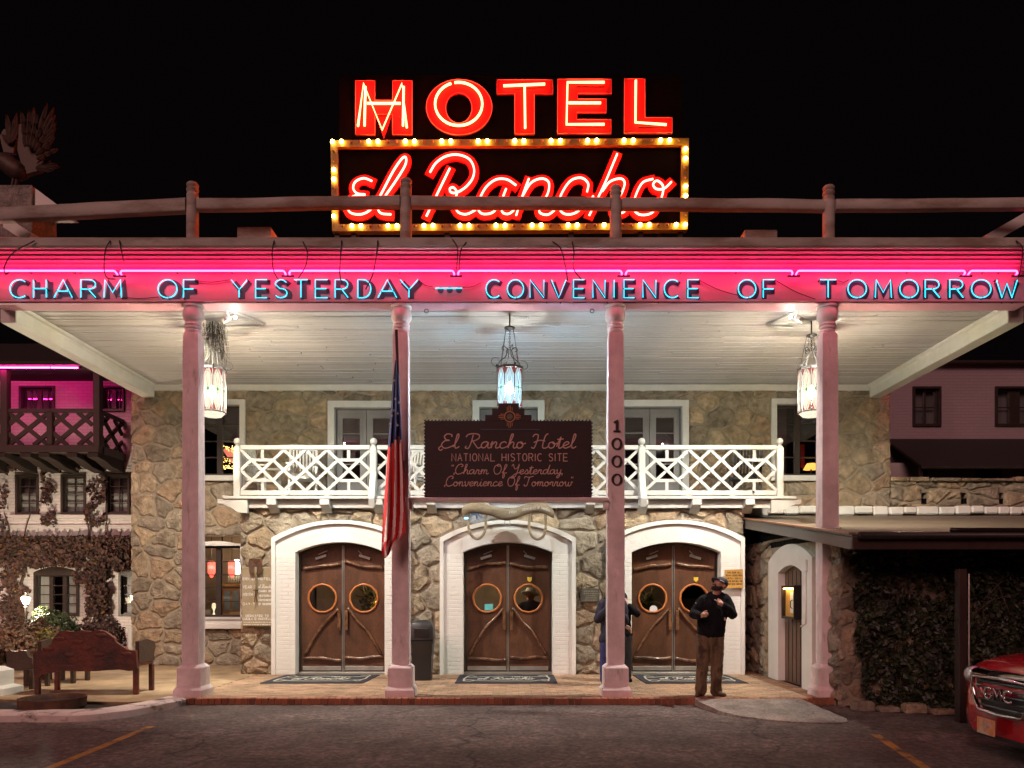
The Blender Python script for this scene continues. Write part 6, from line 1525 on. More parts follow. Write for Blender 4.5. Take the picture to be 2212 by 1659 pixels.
MB().loft([[(wx(-14,11.7)+a, 11.7+b, z) for a, b in sq(h)] for h, z in ((.28,0),(.28,.1),(.19,.14),(.19,.36),(.1,.42))]).build('block', MT['white'], bol)

# ---------------------------------------------------------------- carved bench, chair, pan
def bz(zx, zy, d): return wp(zx*.18488, 1293+zy*.18488, d)
bn = thing('carved_bench', 'carved reddish wooden bench with scalloped back on the terrace', 'bench', (-6.3, 11.7, 0))
redw = mat('red_stained_wood', (.15,.032,.018), .5, .3, 4, .5, 16, col2=(.035,.014,.011), cs=2.2, cmix=(.42,.62), bd=.03); drkw = mat('dark_carved_wood', (.06,.032,.02), .6, .25, 6, .4, 20)
BO = [(385,625),(460,612),(530,600),(545,570),(600,530),(620,470),(655,425),(690,390),(760,375),(850,390),(950,375),(1050,385),(1150,368),(1220,385),(1280,425),(1330,460),(1350,510),(1420,555),(1490,600),(1585,612),(1602,830),(1560,842),(1500,845),(1400,830),(1250,838),(1100,850),(900,850),(700,842),(600,870),(480,890),(450,930),(395,900)]
db = 11.62
MB().prism([(bz(a,b,db).x, bz(a,b,db).z) for a, b in BO], db, db+.07).build('backrest', redw, bn)
for k, (a, b) in enumerate(((700,470),(910,510),(1180,430),(1150,660),(800,660),(560,590),(1480,650),(1010,580))):
    p = bz(a, b, db); MB().sphere((p.x, db+.0, p.z), .06, 10, 6, (1.5,.1,.6)).build('carved_boss', redw, bn, smooth=True)
zs_ = bz(0,760,db).z
bx0_, bx1_ = bz(395,0,db).x, bz(1600,0,db).x
MB().cbox(bx0_+.02, bx1_-.02, db+.071, db+.6, zs_-.05, zs_, .012).build('seat', redw, bn)
for xx in (bx0_+.04, bx1_-.03):
    MB().cbox(xx-.04, xx+.04, db+.005, db+.065, 0, bz(0,840,db).z+.05, .01).build('leg', redw, bn)
    MB().cbox(xx-.035, xx+.035, db+.5, db+.57, 0, zs_-.051, .01).build('leg', redw, bn)
    MB().prism([(db+.072,zs_+.001),(db+.072,zs_+.33),(db+.3,zs_+.36),(db+.56,zs_+.3),(db+.62,zs_+.22),(db+.56,zs_+.1),(db+.58,zs_+.001)], xx-.03, xx+.03, axis='x').build('arm_panel', drkw, bn)
ch_ = thing('carved_chair', 'dark carved wooden chair seen from behind, left of the red bench', 'chair', (-7.6, 12.2, 0))
dc_ = 12.25
cp = [(75,650),(110,612),(190,622),(230,610),(300,612),(330,680),(375,700),(375,760),(350,830),(80,840)]
MB().prism([(bz(a,b,dc_).x, bz(a,b,dc_).z) for a, b in cp], dc_, dc_+.07).build('backrest', drkw, ch_)
cx0, cx1 = bz(85,0,dc_).x, bz(370,0,dc_).x
MB().cbox(cx0, cx1, dc_+.071, dc_+.5, .36, .42, .01).build('seat', drkw, ch_)
for xx in (cx0+.02, cx1-.02):
    for yy in (dc_+.035, dc_+.45): MB().cbox(xx-.035, xx+.035, yy-.03, yy+.03, 0, .359 if yy > dc_+.1 else bz(0,830,dc_).z, .008).build('leg', drkw, ch_)
tb_ = thing('low_table', 'small dark table behind the carved bench', 'table', (-7.7, 13.3, 0))
MB().cbox(-7.98, -7.38, 13.0, 13.6, .48, .53, .01).build('table_top', drkw, tb_)
for xx in (-7.9, -7.46):
    for yy in (13.08, 13.52): MB().cbox(xx-.035, xx+.035, yy-.035, yy+.035, 0, .479, .008).build('leg', drkw, tb_)
pan = thing('iron_pan', 'wide shallow rusty iron pan on the planting bed', 'pan', (wx(114,10.45), 10.45, 0))
MB().lathe([(.36,-.03),(.405,.0),(.41,.1),(.418,.125),(.40,.125),(.385,.1),(.37,.04),(.02,.035)], (wx(114,10.45),10.45,0), 36).build('rim', rust, pan, smooth=40)
MB().lathe([(.375,.05),(.2,.075),(.01,.08)], (wx(114,10.45),10.45,0), 24, caps=False).build('soil', bpy.data.materials['bed_soil'], pan)

# ---------------------------------------------------------------- litter bin, mats
tc_ = thing('litter_bin', 'black domed litter bin between the second column and the centre door', 'bin', (wx(912,13.6), 13.6, 0))
bx, by = wx(913,13.6), 13.62
MB().loft([[(bx+a, by+b, z) for a, b in sq(h,24,.72)] for h, z in ((.165,0),(.2,.62),(.215,.66),(.215,.7))]).build('body', MT['black_plastic'], tc_, smooth=40)
MB().loft([[(bx+a, by+b, z) for a, b in sq(h,24,.72)] for h, z in ((.21,.702),(.225,.72),(.215,.92),(.19,1.0),(.12,1.05),(.03,1.06))]).build('lid', MT['black_plastic'], tc_, smooth=40)
MB().cbox(bx-.13, bx+.13, by-.232, by-.2, .76, .92, .01).build('flap', MT['dark_metal'], tc_)
rubber = mat('dark_mat_fibre', (.02,.021,.032), .9, .2, 20, .4, 90); cream = mat('mat_lettering', (.45,.43,.34), .9, .15, 20, 0)
def doormat(cx, sk, label):
    t = thing('doormat', label, 'doormat', (cx, 13.7, 0), 'doormats before the entrance')
    y0, y1 = 13.02, 14.35; hw = .87
    T = lambda u, v: (cx+u*hw+sk*(1-v), y0+(y1-y0)*v)
    MB().prism([T(-1,0),T(1,0),T(1,1),T(-1,1)], .002, .014, axis='z').build('mat', rubber, t)
    m = MB(); pf_ = lambda a, b, d_: (T(a,b)[0], T(a,b)[1], .0155+d_)
    top = smoothpts([(-.62,.72),(-.75,.82),(-.82,.7),(-.7,.62),(-.45,.72),(-.1,.78),(.2,.74),(.5,.7),(.72,.72),(.85,.8),(.8,.9),(.66,.8)], 4)
    bot = smoothpts([(-.62,.3),(-.72,.18),(-.85,.22),(-.78,.34),(-.5,.24),(-.1,.2),(.2,.22),(.5,.2),(.68,.3),(.82,.2),(.84,.34),(.7,.34)], 4)
    for P in (top, bot, [(-.82,.7),(-.86,.46),(-.85,.24)], [(.84,.78),(.88,.5),(.84,.32)]): m.ribbon([(p[0],p[1]) for p in P], .035, pf_, .001)
    script_line('el Rancho', -.6, .38, .26, 1.15, pf_, .035, m, slant=.2)
    caps_line('HOTEL', .12, .62, .09, .42, put=pf_, sw=.022, mb=m)
    m.build('lettering', cream, t)
doormat(DX[0]-.1, -.06, 'dark doormat with cream lettering before the left doors'); doormat(DX[1]-.02, 0, 'dark doormat with cream lettering before the centre doors'); doormat(DX[2]+.02, .02, 'dark doormat with cream lettering before the right doors')

# ---------------------------------------------------------------- rocking chairs on the balcony
def rocker(x, y, ang, m, label):
    t = thing('rocking_chair', label, 'chair', (x, y, fl)); M = Matrix.Translation((x,y,fl)) @ Matrix.Rotation(ang, 4, 'Z')
    def bar(n, p, q, w, h): MB().bar(M @ Vector(p), M @ Vector(q), w, h).build(n, m, t)
    bar('seat', (-.26,-.1,.4), (-.26+.52,-.1,.4), .46, .04)
    for s in (-1,1):
        bar('leg', (s*.25,-.3,.03),(s*.25,-.3,.64),.045,.045); bar('back_post', (s*.25,.13,.03),(s*.25,.3,1.12),.045,.045); bar('arm', (s*.27,-.36,.66),(s*.26,.22,.68),.09,.03)
        P = [M @ Vector((s*.25,-.5+1.15*k/8,.1*((k-4)/4)**2+.0)) for k in range(9)]; MB().tube(P, .022, 6).build('rocker', m, t)
    bar('top_rail', (-.25,.3,1.08),(.25,.3,1.08),.03,.11); bar('back_rail', (-.25,.17,.52),(.25,.17,.52),.03,.06)
    for k in range(7): xx = -.19+.063*k; bar('slat', (xx,.175,.55),(xx,.29,1.03),.032,.012)
rocker(wx(655,15.0), 15.0, .25, MT['white_wood'], 'white rocking chair behind the balcony lattice left of the flag')
rocker(wx(560,15.2), 15.2, 1.3, MT['white_wood'], 'white rocking chair seen side on at the left end of the balcony')
rocker(wx(885,15.1), 15.1, -.3, MT['white_wood'], 'white rocking chair behind the second column on the balcony')
rocker(wx(1610,15.0), 15.0, -.5, MT['black_plastic'], 'black rocking chair at the right end of the balcony')

# ---------------------------------------------------------------- rooms behind the glass
def led(name, col, s): return bpy.data.materials.get(name) or emis(name, col, s)
bar_t = thing('back_bar', 'lit wooden bar cabinet with bottles behind the lower left window', 'cabinet', (wx(470,18), 18, 0))
bwood = mat('bar_wood', (.3,.15,.06), .5, .2, 5, .1, 30)
yb0 = 18.4
MB().box(wx(395,yb0), wx(560,yb0), yb0+.4, yb0+.5, 0, 3).build('back_wall', MT['room_wall'], bar_t)
MB().cbox(wx(478,yb0), wx(560,yb0), yb0-.1, yb0+.3, 0, wz(1268,yb0), .01).build('cabinet', bwood, bar_t)
for k in (0,1): MB().box(wx(488+k*18,yb0), wx(501+k*18,yb0), yb0-.11, yb0-.1005, wz(1318,yb0), wz(1276,yb0)).build('cabinet_glass', mat('blue_grey_glass', (.2,.24,.28), .1, .2, 9, 0), bar_t)
MB().cbox(wx(476,yb0), wx(562,yb0), yb0-.14, yb0+.3, wz(1268,yb0)+.002, wz(1261,yb0), .01).build('cornice', bwood, bar_t)
gb = led('glowing_shelf', (1,.8,.5), 1.6)
for k in range(7):
    xx = wx(494+k*5.5,yb0); MB().lathe([(.03,0),(.032,.18),(.014,.25),(.014,.32)], (xx, yb0, wz(1261,yb0)+.001), 8).build('bottle', mat('bottle_glass', (.5,.45,.35), .15, .3, 9, 0) if k == 0 else bpy.data.materials['bottle_glass'], bar_t, smooth=True)
MB().lathe([(.1,0),(.07,.2),(.05,.34)], (wx(512,yb0-.3), yb0-.3, wz(1240,yb0-.3)), 10).build('white_lamp', led('white_lamp', (1,.9,.75), 6), bar_t)
l = bpy.data.lights.new('bar_light', 'POINT'); l.energy = 34; l.color = (1,.72,.42); l.shadow_soft_size = .15
o = bpy.data.objects.new('bar_light', l); COL.objects.link(o); o.parent = bar_t; o.matrix_parent_inverse = Matrix.Translation(bar_t.location).inverted(); o.location = (wx(480,17.6), 17.6, 2.55)
MB().lathe([(.015,2.98),(.015,2.68),(.14,2.63),(.15,2.61)], (wx(480,17.6),17.6,0), 14).build('added_lampshade', MT['dark_metal'], bar_t)  # lampshade added above the bar light, no such fitting seen
for k, (xa, lab) in enumerate(((457,'red glass pendant lamp left in the lower left window'), (501,'red glass pendant lamp right in the lower left window'))):
    dp = 17.3; t = thing('pendant_lamp', lab, 'lamp', (wx(xa,dp), dp, 2.4)); zt_ = wz(1212,dp)
    MB().lathe([(.065,0),(.085,-.02),(.085,-.26),(.03,-.36),(.005,-.38)], (wx(xa,dp), dp, zt_), 8).build('shade', led('red_shade', (1,.08,.05), 3.2), t); MB().bar((wx(xa,dp),dp,zt_),(wx(xa,dp),dp,2.98),.01,.01).build('cord', MT['cable'], t)
cl_ = thing('candle_lamp', 'small pale table lamp on the bar sill of the lower left window', 'lamp', (wx(462,16.9),16.9,1.1))
MB().lathe([(.03,0),(.012,.05),(.015,.1),(.045,.16),(.04,.24),(.01,.26)], (wx(462,16.9),16.9,wz(1328,16.9)), 10).build('lamp_body', led('candle_glass', (1,.8,.45), 1.2), cl_); MB().box(wx(440,16.9),wx(530,16.9),16.75,17.2,wz(1329,16.9)-.03,wz(1329,16.9)-.001).build('counter', bwood, cl_)
# upper left window: christmas garland and red cloth inside
gt_ = thing('light_garland', 'tangle of golden lights with a pink cloth behind the upper left window', 'garland', (wx(500,17.2),17.2,4))
mb = MB(); q = random.Random(4)
for k in range(150):
    u, v = q.random(), q.random(); xx, yy_ = 482+40*u, 962+52*v
    if abs((yy_-962)-52*(.25+.5*u)) < 9: continue
    mb.sphere(wp(xx, yy_, 17.1+q.uniform(-.1,.1)), .012, 5, 4)
mb.build('fairy_lights', led('fairy_light', (1,.55,.12), 9), gt_, kind='stuff')
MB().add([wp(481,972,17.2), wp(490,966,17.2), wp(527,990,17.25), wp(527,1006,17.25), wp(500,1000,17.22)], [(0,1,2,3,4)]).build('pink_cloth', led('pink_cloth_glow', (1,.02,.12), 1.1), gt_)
tl = thing('table_lamp', 'amber table lamp behind the upper right window', 'lamp', (wx(1750,17),17,3.2))
MB().lathe([(.17,0),(.1,.12),(.09,.13)], (wx(1752,17),17,wz(1014,17)), 12).build('shade', led('amber_shade', (1,.42,.06), 3.5), tl); MB().lathe([(.06,-.3),(.02,-.26),(.02,-.001)], (wx(1752,17),17,wz(1014,17)), 8).build('stem', MT['dark_metal'], tl)
MB().box(wx(1730,17.4), wx(1738,17.4), 17.4, 17.45, wz(1010,17.4), wz(960,17.4)).build('red_cloth', mat('red_cloth', (.4,.03,.04), .9, .2, 6, 0), tl)
# lobby: antler plants seen through the round windows
def antler(cx, y, z, label):
    t = thing('antler_plant', label, 'plant', (cx, y, 0)); q = random.Random(int(cx*10)); mb = MB()
    for k in range(9):
        a = q.uniform(-1.2,1.2); p = Vector((cx+q.uniform(-.1,.1), y+q.uniform(-.1,.1), z)); P = [p]
        for s in range(5): a += q.uniform(-.5,.6)*(1 if a > 0 else -1); P.append(P[-1]+Vector((math.sin(a)*.09, 0, math.cos(a)*.09)))
        mb.tube(smoothpts(P,3), .014, 6)
    mb.build('antlers', mat('antler', (.6,.5,.28), .7, .1, 6, 0) if 'antler' not in bpy.data.materials else bpy.data.materials['antler'], t, smooth=True)
    lf = MB()
    for k in range(160): leaf(lf, (cx+q.gauss(0,.1), y+q.gauss(0,.06), z+q.gauss(0,.12)), .09, q, leafcol(q,(2,2.4,1)))
    lf.build('foliage', GLF, t, kind='stuff'); MB().lathe([(.1,0),(.14,.5),(.12,z-.1)], (cx,y,0), 12).build('pot', bwood, t)
antler(leaves[1][1]+.03, 15.5, 1.32, 'pale antler plant behind the right round window of the left doors'); antler(leaves[4][1]-.05, 15.5, 1.3, 'pale antler plant behind the left round window of the right doors')
lb = thing('lobby_lamp', 'warm glowing lamp behind the round window of the left doors', 'lamp', (leaves[1][1]+.2, 15.6, 1.2)); mb = MB(); q = random.Random(6)
for k in range(40): mb.sphere((leaves[1][1]+.14+q.gauss(0,.05)+.12*(k/40), 15.4, 1.2+.22*(k/40)+q.gauss(0,.03)), .014, 5, 4)
mb.build('amber_lights', led('amber_light', (1,.5,.08), 8), lb, kind='stuff')
lb2 = thing('lobby_lamp', 'orange lamp low in the rightmost round window', 'lamp', (leaves[5][1]-.2, 15.3, 1.3)); MB().cbox(leaves[5][1]-.24, leaves[5][1]-.12, 15.3, 15.35, 1.28, 1.42, .01).build('shade', led('orange_shade', (1,.4,.08), 2.5), lb2)
l = bpy.data.lights.new('lobby_fill_light', 'POINT'); l.energy = 130; l.color = (1,.75,.45); l.shadow_soft_size = .2  # unseen light, added so the lobby wall shows through the round windows
o = bpy.data.objects.new('lobby_fill_light', l); COL.objects.link(o); o.parent = lb; o.matrix_parent_inverse = Matrix.Translation(lb.location).inverted(); o.location = (-1.0, 16.0, 2.6)
MB().lathe([(.02,2.98),(.02,2.72),(.16,2.68),(.17,2.66)], (-1.0,16.0,0), 14).build('added_lampshade', MT['dark_metal'], lb)  # lampshade added above the added lobby light

# ---------------------------------------------------------------- eagle statue
eg = thing('eagle_statue', 'dark bronze eagle with raised wings on the pedestal at the roof corner', 'statue', (wx(50,11.95), 11.95, wz(410,11.95)))
brz = mat('eagle_bronze', (.075,.042,.03), .55, .3, 12, .3, 40, metal=.2)
de = 12.05
def ez(zx, zy, dy=0): return wp(zx*.19570, 216.5+zy*.19570, de+dy)
B_ = MB(); P = [ez(-40,620),ez(40,670),ez(130,740),ez(230,800),ez(300,820)]; B_.tube(smoothpts(P,4), .1, 10, radii=[.06,.08,.1,.115,.13,.14,.145,.15,.15,.15,.145,.14,.13,.12,.1,.08,.06]); 
B_.build('body', brz, eg, smooth=True)
def feather(p, q, w, par):
    p, q = Vector(p), Vector(q); t = (q-p); n = Vector((-t.z,0,t.x)).normalized()
    pts = []; 
    for f, k in ((0,.5),(.3,1),(.7,.85),(.92,.4),(1,.05)): pts.append((p+t*f, w*k))
    vs = [c+n*k+Vector((0,0,0)) for c, k in pts]+[c-n*k for c, k in pts]+[c+Vector((0,-.025,0)) for c, k in pts]
    m_ = len(pts); fs = []
    for i in range(m_-1): fs += [(i,i+1,2*m_+i+1,2*m_+i),(2*m_+i,2*m_+i+1,m_+i+1,m_+i),(i,m_+i,m_+i+1,i+1)]
    MB().add(vs, fs).build('feather', brz, par)
wr_ = MB(); outl = [(225,280),(330,230),(430,240),(500,330),(520,480),(470,640),(410,720),(340,770),(250,720),(205,560)]
wr = MB().prism([(ez(*q).x, ez(*q).z) for q in outl], de-.03, de+.05).build('wing', brz, eg)
root = (330,640)
for k, tip in enumerate(((270,175),(375,70),(525,35),(600,80),(615,165),(625,240),(620,310),(605,375),(595,440),(570,500),(535,550))):
    a = (root[0]+(tip[0]-root[0])*.45, root[1]+(tip[1]-root[1])*.45); feather(ez(*a, dy=-.05-.006*k), ez(*tip, dy=-.03-.006*k), .042, wr)
for rw_ in range(3):
    for k in range(7):
        an = math.radians(100-14*k); r1 = 150+95*rw_; a = (300+math.cos(an)*r1*.75, 700-math.sin(an)*r1*1.25); b_ = (300+math.cos(an)*(r1+130)*.75, 700-math.sin(an)*(r1+130)*1.25); feather(ez(*a, dy=-.13+.03*rw_-.002*k), ez(*b_, dy=-.12+.03*rw_-.002*k), .04, wr)
w2 = MB().prism([(ez(*q, .2).x, ez(*q, .2).z) for q in [(60,590),(20,420),(60,340),(150,330),(200,420),(170,600)]], de+.15, de+.22).build('wing', brz, eg)
for k, tip in enumerate(((75,150),(190,140),(30,380),(130,250),(215,260))): feather(ez(110,480,dy=.12-.006*k), ez(*tip, dy=.13-.006*k), .05, w2)
tlm = MB().prism([(ez(*q).x, ez(*q).z) for q in [(290,740),(420,720),(520,670),(560,690),(440,790),(300,830)]], de-.04, de+.06).build('tail', brz, eg)
for k, tip in enumerate(((560,672),(640,705),(668,735),(600,775),(540,760))): feather(ez(400,750,dy=-.05-.005*k), ez(*tip, dy=-.05-.005*k), .045, tlm)
for a in (130, 170): MB().tube([ez(a+60,810), ez(a+20,880), ez(a,985), ez(a-30,990)], .03, 6, radii=[.06,.03,.025,.015]).build('leg', brz, eg, smooth=True)
# ---------------------------------------------------------------- people
def capsule(mb, p, q, r0, r1, fy=1.0, n=14):
    p, q = Vector(p), Vector(q); t = (q-p); L = t.length; t = t.normalized() if L > 1e-6 else Vector((0,0,1))
    u = t.orthogonal().normalized() if abs(t.z) < .9 else Vector((1,0,0)); u = (u-t*u.dot(t)).normalized(); v = t.cross(u); rings = []
    for k in range(5): a = -math.pi/2+math.pi/2*k/4.0; rings.append((p+t*(math.sin(a)*r0), max(.0005, r0*math.cos(a))))
    for k in range(0 if L > 1e-6 else 1, 5): a = math.pi/2*k/4.0; rings.append((q+t*(math.sin(a)*r1), max(.0005, r1*math.cos(a))))
    R_ = []
    for c, r in rings:
        ring = []
        for k in range(n):
            w = c+u*(r*math.cos(2*math.pi*k/n))+v*(r*math.sin(2*math.pi*k/n)); w.y = c.y+(w.y-c.y)*fy; ring.append(w)
        R_.append(ring)
    mb.loft(R_)
def blob(name, caps, m, parent, voxel=.012, it=5, wrinkle=0.0, seed=0):
    mb = MB()
    for c in caps: capsule(mb, *c)
    me = bpy.data.meshes.new('tmp'); me.from_pydata(mb.v, [], mb.f)
    bm = bmesh.new(); bm.from_mesh(me); bmesh.ops.recalc_face_normals(bm, faces=bm.faces); bm.to_mesh(me); bm.free()
    o = bpy.data.objects.new('tmp', me); COL.objects.link(o)
    a = o.modifiers.new('r', 'REMESH'); a.mode = 'VOXEL'; a.voxel_size = voxel
    s = o.modifiers.new('s', 'SMOOTH'); s.iterations = it; s.factor = .5
    dg = bpy.context.evaluated_depsgraph_get(); me2 = bpy.data.meshes.new_from_object(o.evaluated_get(dg)); bpy.data.objects.remove(o); bpy.data.meshes.remove(me)
    if wrinkle:
        for v in me2.vertices:
            c = v.co; k = mnoise.noise(Vector((c.x*16+seed, c.y*16, c.z*9)))+.6*mnoise.noise(Vector((c.x*30, c.y*30+seed, c.z*22)))
            v.co += v.normal*(wrinkle*k)
    me2.polygons.foreach_set('use_smooth', [True]*len(me2.polygons)); me2.materials.clear(); me2.materials.append(m); me2.name = name
    return put_obj(name, me2, parent)
SKIN = mat('skin', (.46,.25,.17), .55, .12, 12, .1, 60); SKIN2 = mat('pale_skin', (.52,.31,.23), .55, .1, 12, .1, 60)
BLACKJ = mat('black_jacket', (.011,.012,.014), .92, .3, 9, .35, 60, spec=.15); NAVY = mat('navy_coat', (.016,.015,.035), .8, .3, 9, .3, 60); JEAN = mat('blue_jeans', (.03,.03,.12), .85, .3, 9, .3, 80)
TAN = mat('stained_tan_trousers', (.17,.115,.065), .85, .25, 8, .4, 30, col2=(.06,.038,.022), cs=7, cmix=(.48,.6), stretch=(1,1,.45)); DARKT = mat('dark_trousers', (.018,.016,.016), .85, .3, 9, .3, 60)
BEARD = mat('dark_beard', (.03,.02,.016), .9, .3, 30, .6, 120); BOOT = mat('worn_boot', (.09,.06,.04), .7, .3, 9, .3, 40); CAPM = mat('dark_cap', (.02,.02,.03), .7, .2, 9, .2, 60); WHITEC = mat('white_trim', (.7,.68,.65), .7, .05, 9, 0)
def hand_caps(w, d, side, up, curl=.5, L=.085):
    """w wrist, d direction, side = thumb side, up = back of the hand"""
    w, d, side, up = Vector(w), Vector(d).normalized(), Vector(side).normalized(), Vector(up).normalized()
    caps = [(w, w+d*L*.9, .026, .03), (w+d*.03+side*.02, w+d*L*.9+side*.022, .018, .014), (w+d*.03-side*.02, w+d*L*.85-side*.024, .018, .014)]
    for k, (o_, ln) in enumerate(((.03,.07),(.011,.08),(-.009,.074),(-.028,.058))):
        b = w+d*L*.95+side*o_; k1 = b+(d*math.cos(curl)-up*math.sin(curl))*ln*.55; k2 = k1+(d*math.cos(curl*2.6)-up*math.sin(curl*2.6))*ln*.5
        caps += [(b, k1, .0105, .0095), (k1, k2, .0095, .0075)]
    tb_ = w+d*.03+side*.03; t1 = tb_+(d*.6+side*.7-up*.3).normalized()*.045; t2 = t1+(d*.9+side*.1-up*.4).normalized()*.035
    return caps+[(tb_, t1, .015, .011), (t1, t2, .011, .009)]
man = thing('person', 'man in black hooded jacket, tan trousers and dark cap looking up by the right doors', 'person', (2.95, 11.5, 0), 'people at the entrance')
X0, Y0 = 2.95, 11.5
def m_(zx, zy, y=0.0): return Vector((X0+(zx-380)*.001203, Y0+y, (1560-zy)*.001203))
blob('trousers', [(m_(310,840),m_(470,840),.12,.12,.85),(m_(305,880),m_(292,1180,-.01),.118,.092,.95),(m_(292,1180,-.01),m_(275,1490,.01),.09,.082),(m_(468,880),m_(470,1180,-.02),.118,.092,.95),(m_(470,1180,-.02),m_(465,1485,.0),.09,.084),(m_(275,1460),m_(275,1500),.09,.085),(m_(465,1460),m_(465,1500),.09,.087)], TAN, man, .014, 4, .012, 3)
blob('boot', [(m_(270,1510),m_(262,1515,-.03),.055,.055),(m_(250,1530,-.04),m_(205,1535,-.13),.04,.036,1),(m_(268,1535,.03),m_(260,1535,-.02),.036,.036)], BOOT, man, .01, 3)
blob('boot', [(m_(470,1510),m_(480,1515,-.03),.055,.055),(m_(490,1530,-.04),m_(540,1536,-.11),.04,.034,1),(m_(472,1535,.03),m_(480,1535,-.02),.036,.036)], BOOT, man, .01, 3)
jk = blob('jacket', [(m_(330,775),m_(470,775),.1,.1,.95),(m_(315,790),m_(320,560),.1,.115,.95),(m_(480,790),m_(500,540),.105,.12,.95),(m_(400,740,-.02),m_(410,470,-.02),.15,.17,.85),
  (m_(345,400),m_(530,390),.115,.12,.85),(m_(330,370),m_(560,360),.085,.09),(m_(405,320,.03),m_(500,315,.03),.07,.075,.9),
  (m_(305,380),m_(185,540,-.02),.088,.074),(m_(185,545,-.03),m_(205,560,-.22),.076,.06),(m_(205,560,-.2),m_(222,560,-.26),.06,.048),
  (m_(585,380),m_(645,545,-.08),.09,.078),(m_(645,545,-.08),m_(510,440,-.25),.078,.056),(m_(340,330,-.02),m_(385,395,-.1),.03,.04),(m_(545,330,-.02),m_(480,400,-.1),.03,.04)], BLACKJ, man, .013, 4, .011, 7)
blob('waistband', [(m_(320,795),m_(475,795),.112,.112,.95)], BLACKJ, man, .014, 2)
MB().sphere(m_(523,600,-.215), .012, 8, 6, (1,.4,2.2)).build('jacket_badge', mat('pink_badge', (.6,.35,.35), .7, .1, 5, 0), man)
MB().sphere(m_(187,405,-.12), .008, 6, 5).build('jacket_pin', WHITEC, man)
# head tilted back, face up to the left
hc = m_(500,190,-.02); hu = Vector((.5,.22,.84)).normalized(); hf = Vector((-.72,-.42,.55)); hf = (hf-hu*hf.dot(hu)).normalized(); hs = hu.cross(hf)
H_ = lambda f, u, s=0.0: hc+hf*f+hu*u+hs*s
blob('body', [(H_(-.02,.02),H_(.015,.02),.088,.082),(H_(.02,-.04),H_(.055,-.085),.066,.04),(H_(.07,.0),H_(.098,-.025),.014,.017),(H_(.075,.03,-.03),H_(.075,.03,.03),.02,.02),
  (H_(.085,-.06,-.015),H_(.085,-.06,.015),.012,.012),(H_(-.01,.0,.082),H_(-.01,-.02,.085),.022,.016),(H_(-.01,.0,-.082),H_(-.01,-.02,-.085),.022,.016),(m_(455,310,.0),H_(-.02,-.06),.058,.056)], SKIN, man, .007, 3)
blob('beard', [(H_(.035,-.07,-.05),H_(.07,-.095,0),.034,.036),(H_(.035,-.07,.05),H_(.07,-.095,0),.034,.036),(H_(.088,-.045,-.025),H_(.088,-.045,.025),.013,.013),(H_(.0,-.03,.07),H_(.035,-.075,.055),.02,.03),(H_(.0,-.03,-.07),H_(.035,-.075,-.055),.02,.03)], BEARD, man, .008, 2)
for s in (-1,1): MB().sphere(H_(.085,.022,s*.032), .011, 8, 6).build('eye', mat('eye', (.25,.22,.2), .2, .1, 9, 0) if 'eye' not in bpy.data.materials else bpy.data.materials['eye'], man, smooth=True)
def basis(c): return Matrix(((hf.x,hs.x,hu.x,c.x),(hf.y,hs.y,hu.y,c.y),(hf.z,hs.z,hu.z,c.z),(0,0,0,1)))
Mh = basis(H_(-.012,.035)); dome = MB().lathe([(.1,0),(.101,.02),(.094,.055),(.07,.085),(.035,.1),(.004,.104)], (0,0,0), 20); cp_ = MB().add([Mh @ Vector(p) for p in dome.v], dome.f).build('cap', CAPM, man, smooth=True)
vs = []; 
for k in range(13):
    a = math.radians(-62+124*k/12); r2 = .1+.075*math.cos(a*1.25)
    for r3, z3 in ((.092,.012),(r2,.006-.03*math.sin(abs(a))**2)): vs += [Mh @ Vector((r3*math.cos(a), r3*math.sin(a), z3)), Mh @ Vector((r3*math.cos(a), r3*math.sin(a), z3-.006))]
fs = []
for k in range(12): a, b = 4*k, 4*k+4; fs += [(a,a+2,b+2,b),(a+1,b+1,b+3,a+3),(a+2,a+3,b+3,b+2)]
MB().add(vs, fs).build('visor', CAPM, cp_, smooth=30)
MB().tube([Mh @ Vector(((.101+.002)*math.cos(math.radians(t)), .103*math.sin(math.radians(t)), .012)) for t in range(-70,71,10)], .006, 5).build('visor_trim', WHITEC, cp_, smooth=True)
blob('hand', hand_caps(m_(222,560,-.26), (.25,-.75,.2), (.3,.1,.9), (-.9,-.1,.2), .9), SKIN2, man, .006, 2)
blob('hand', hand_caps(m_(505,435,-.255), (-.85,-.25,.42), (-.1,.25,1), (.1,-.9,-.1), .75), SKIN2, man, .006, 2)
ci = thing('cigarette', 'white cigarette between the fingers of the man in the cap', 'cigarette', m_(395,370,-.33)); MB().tube([m_(400,378,-.325), m_(372,362,-.34)], .0055, 6).build('stick', WHITEC, ci)

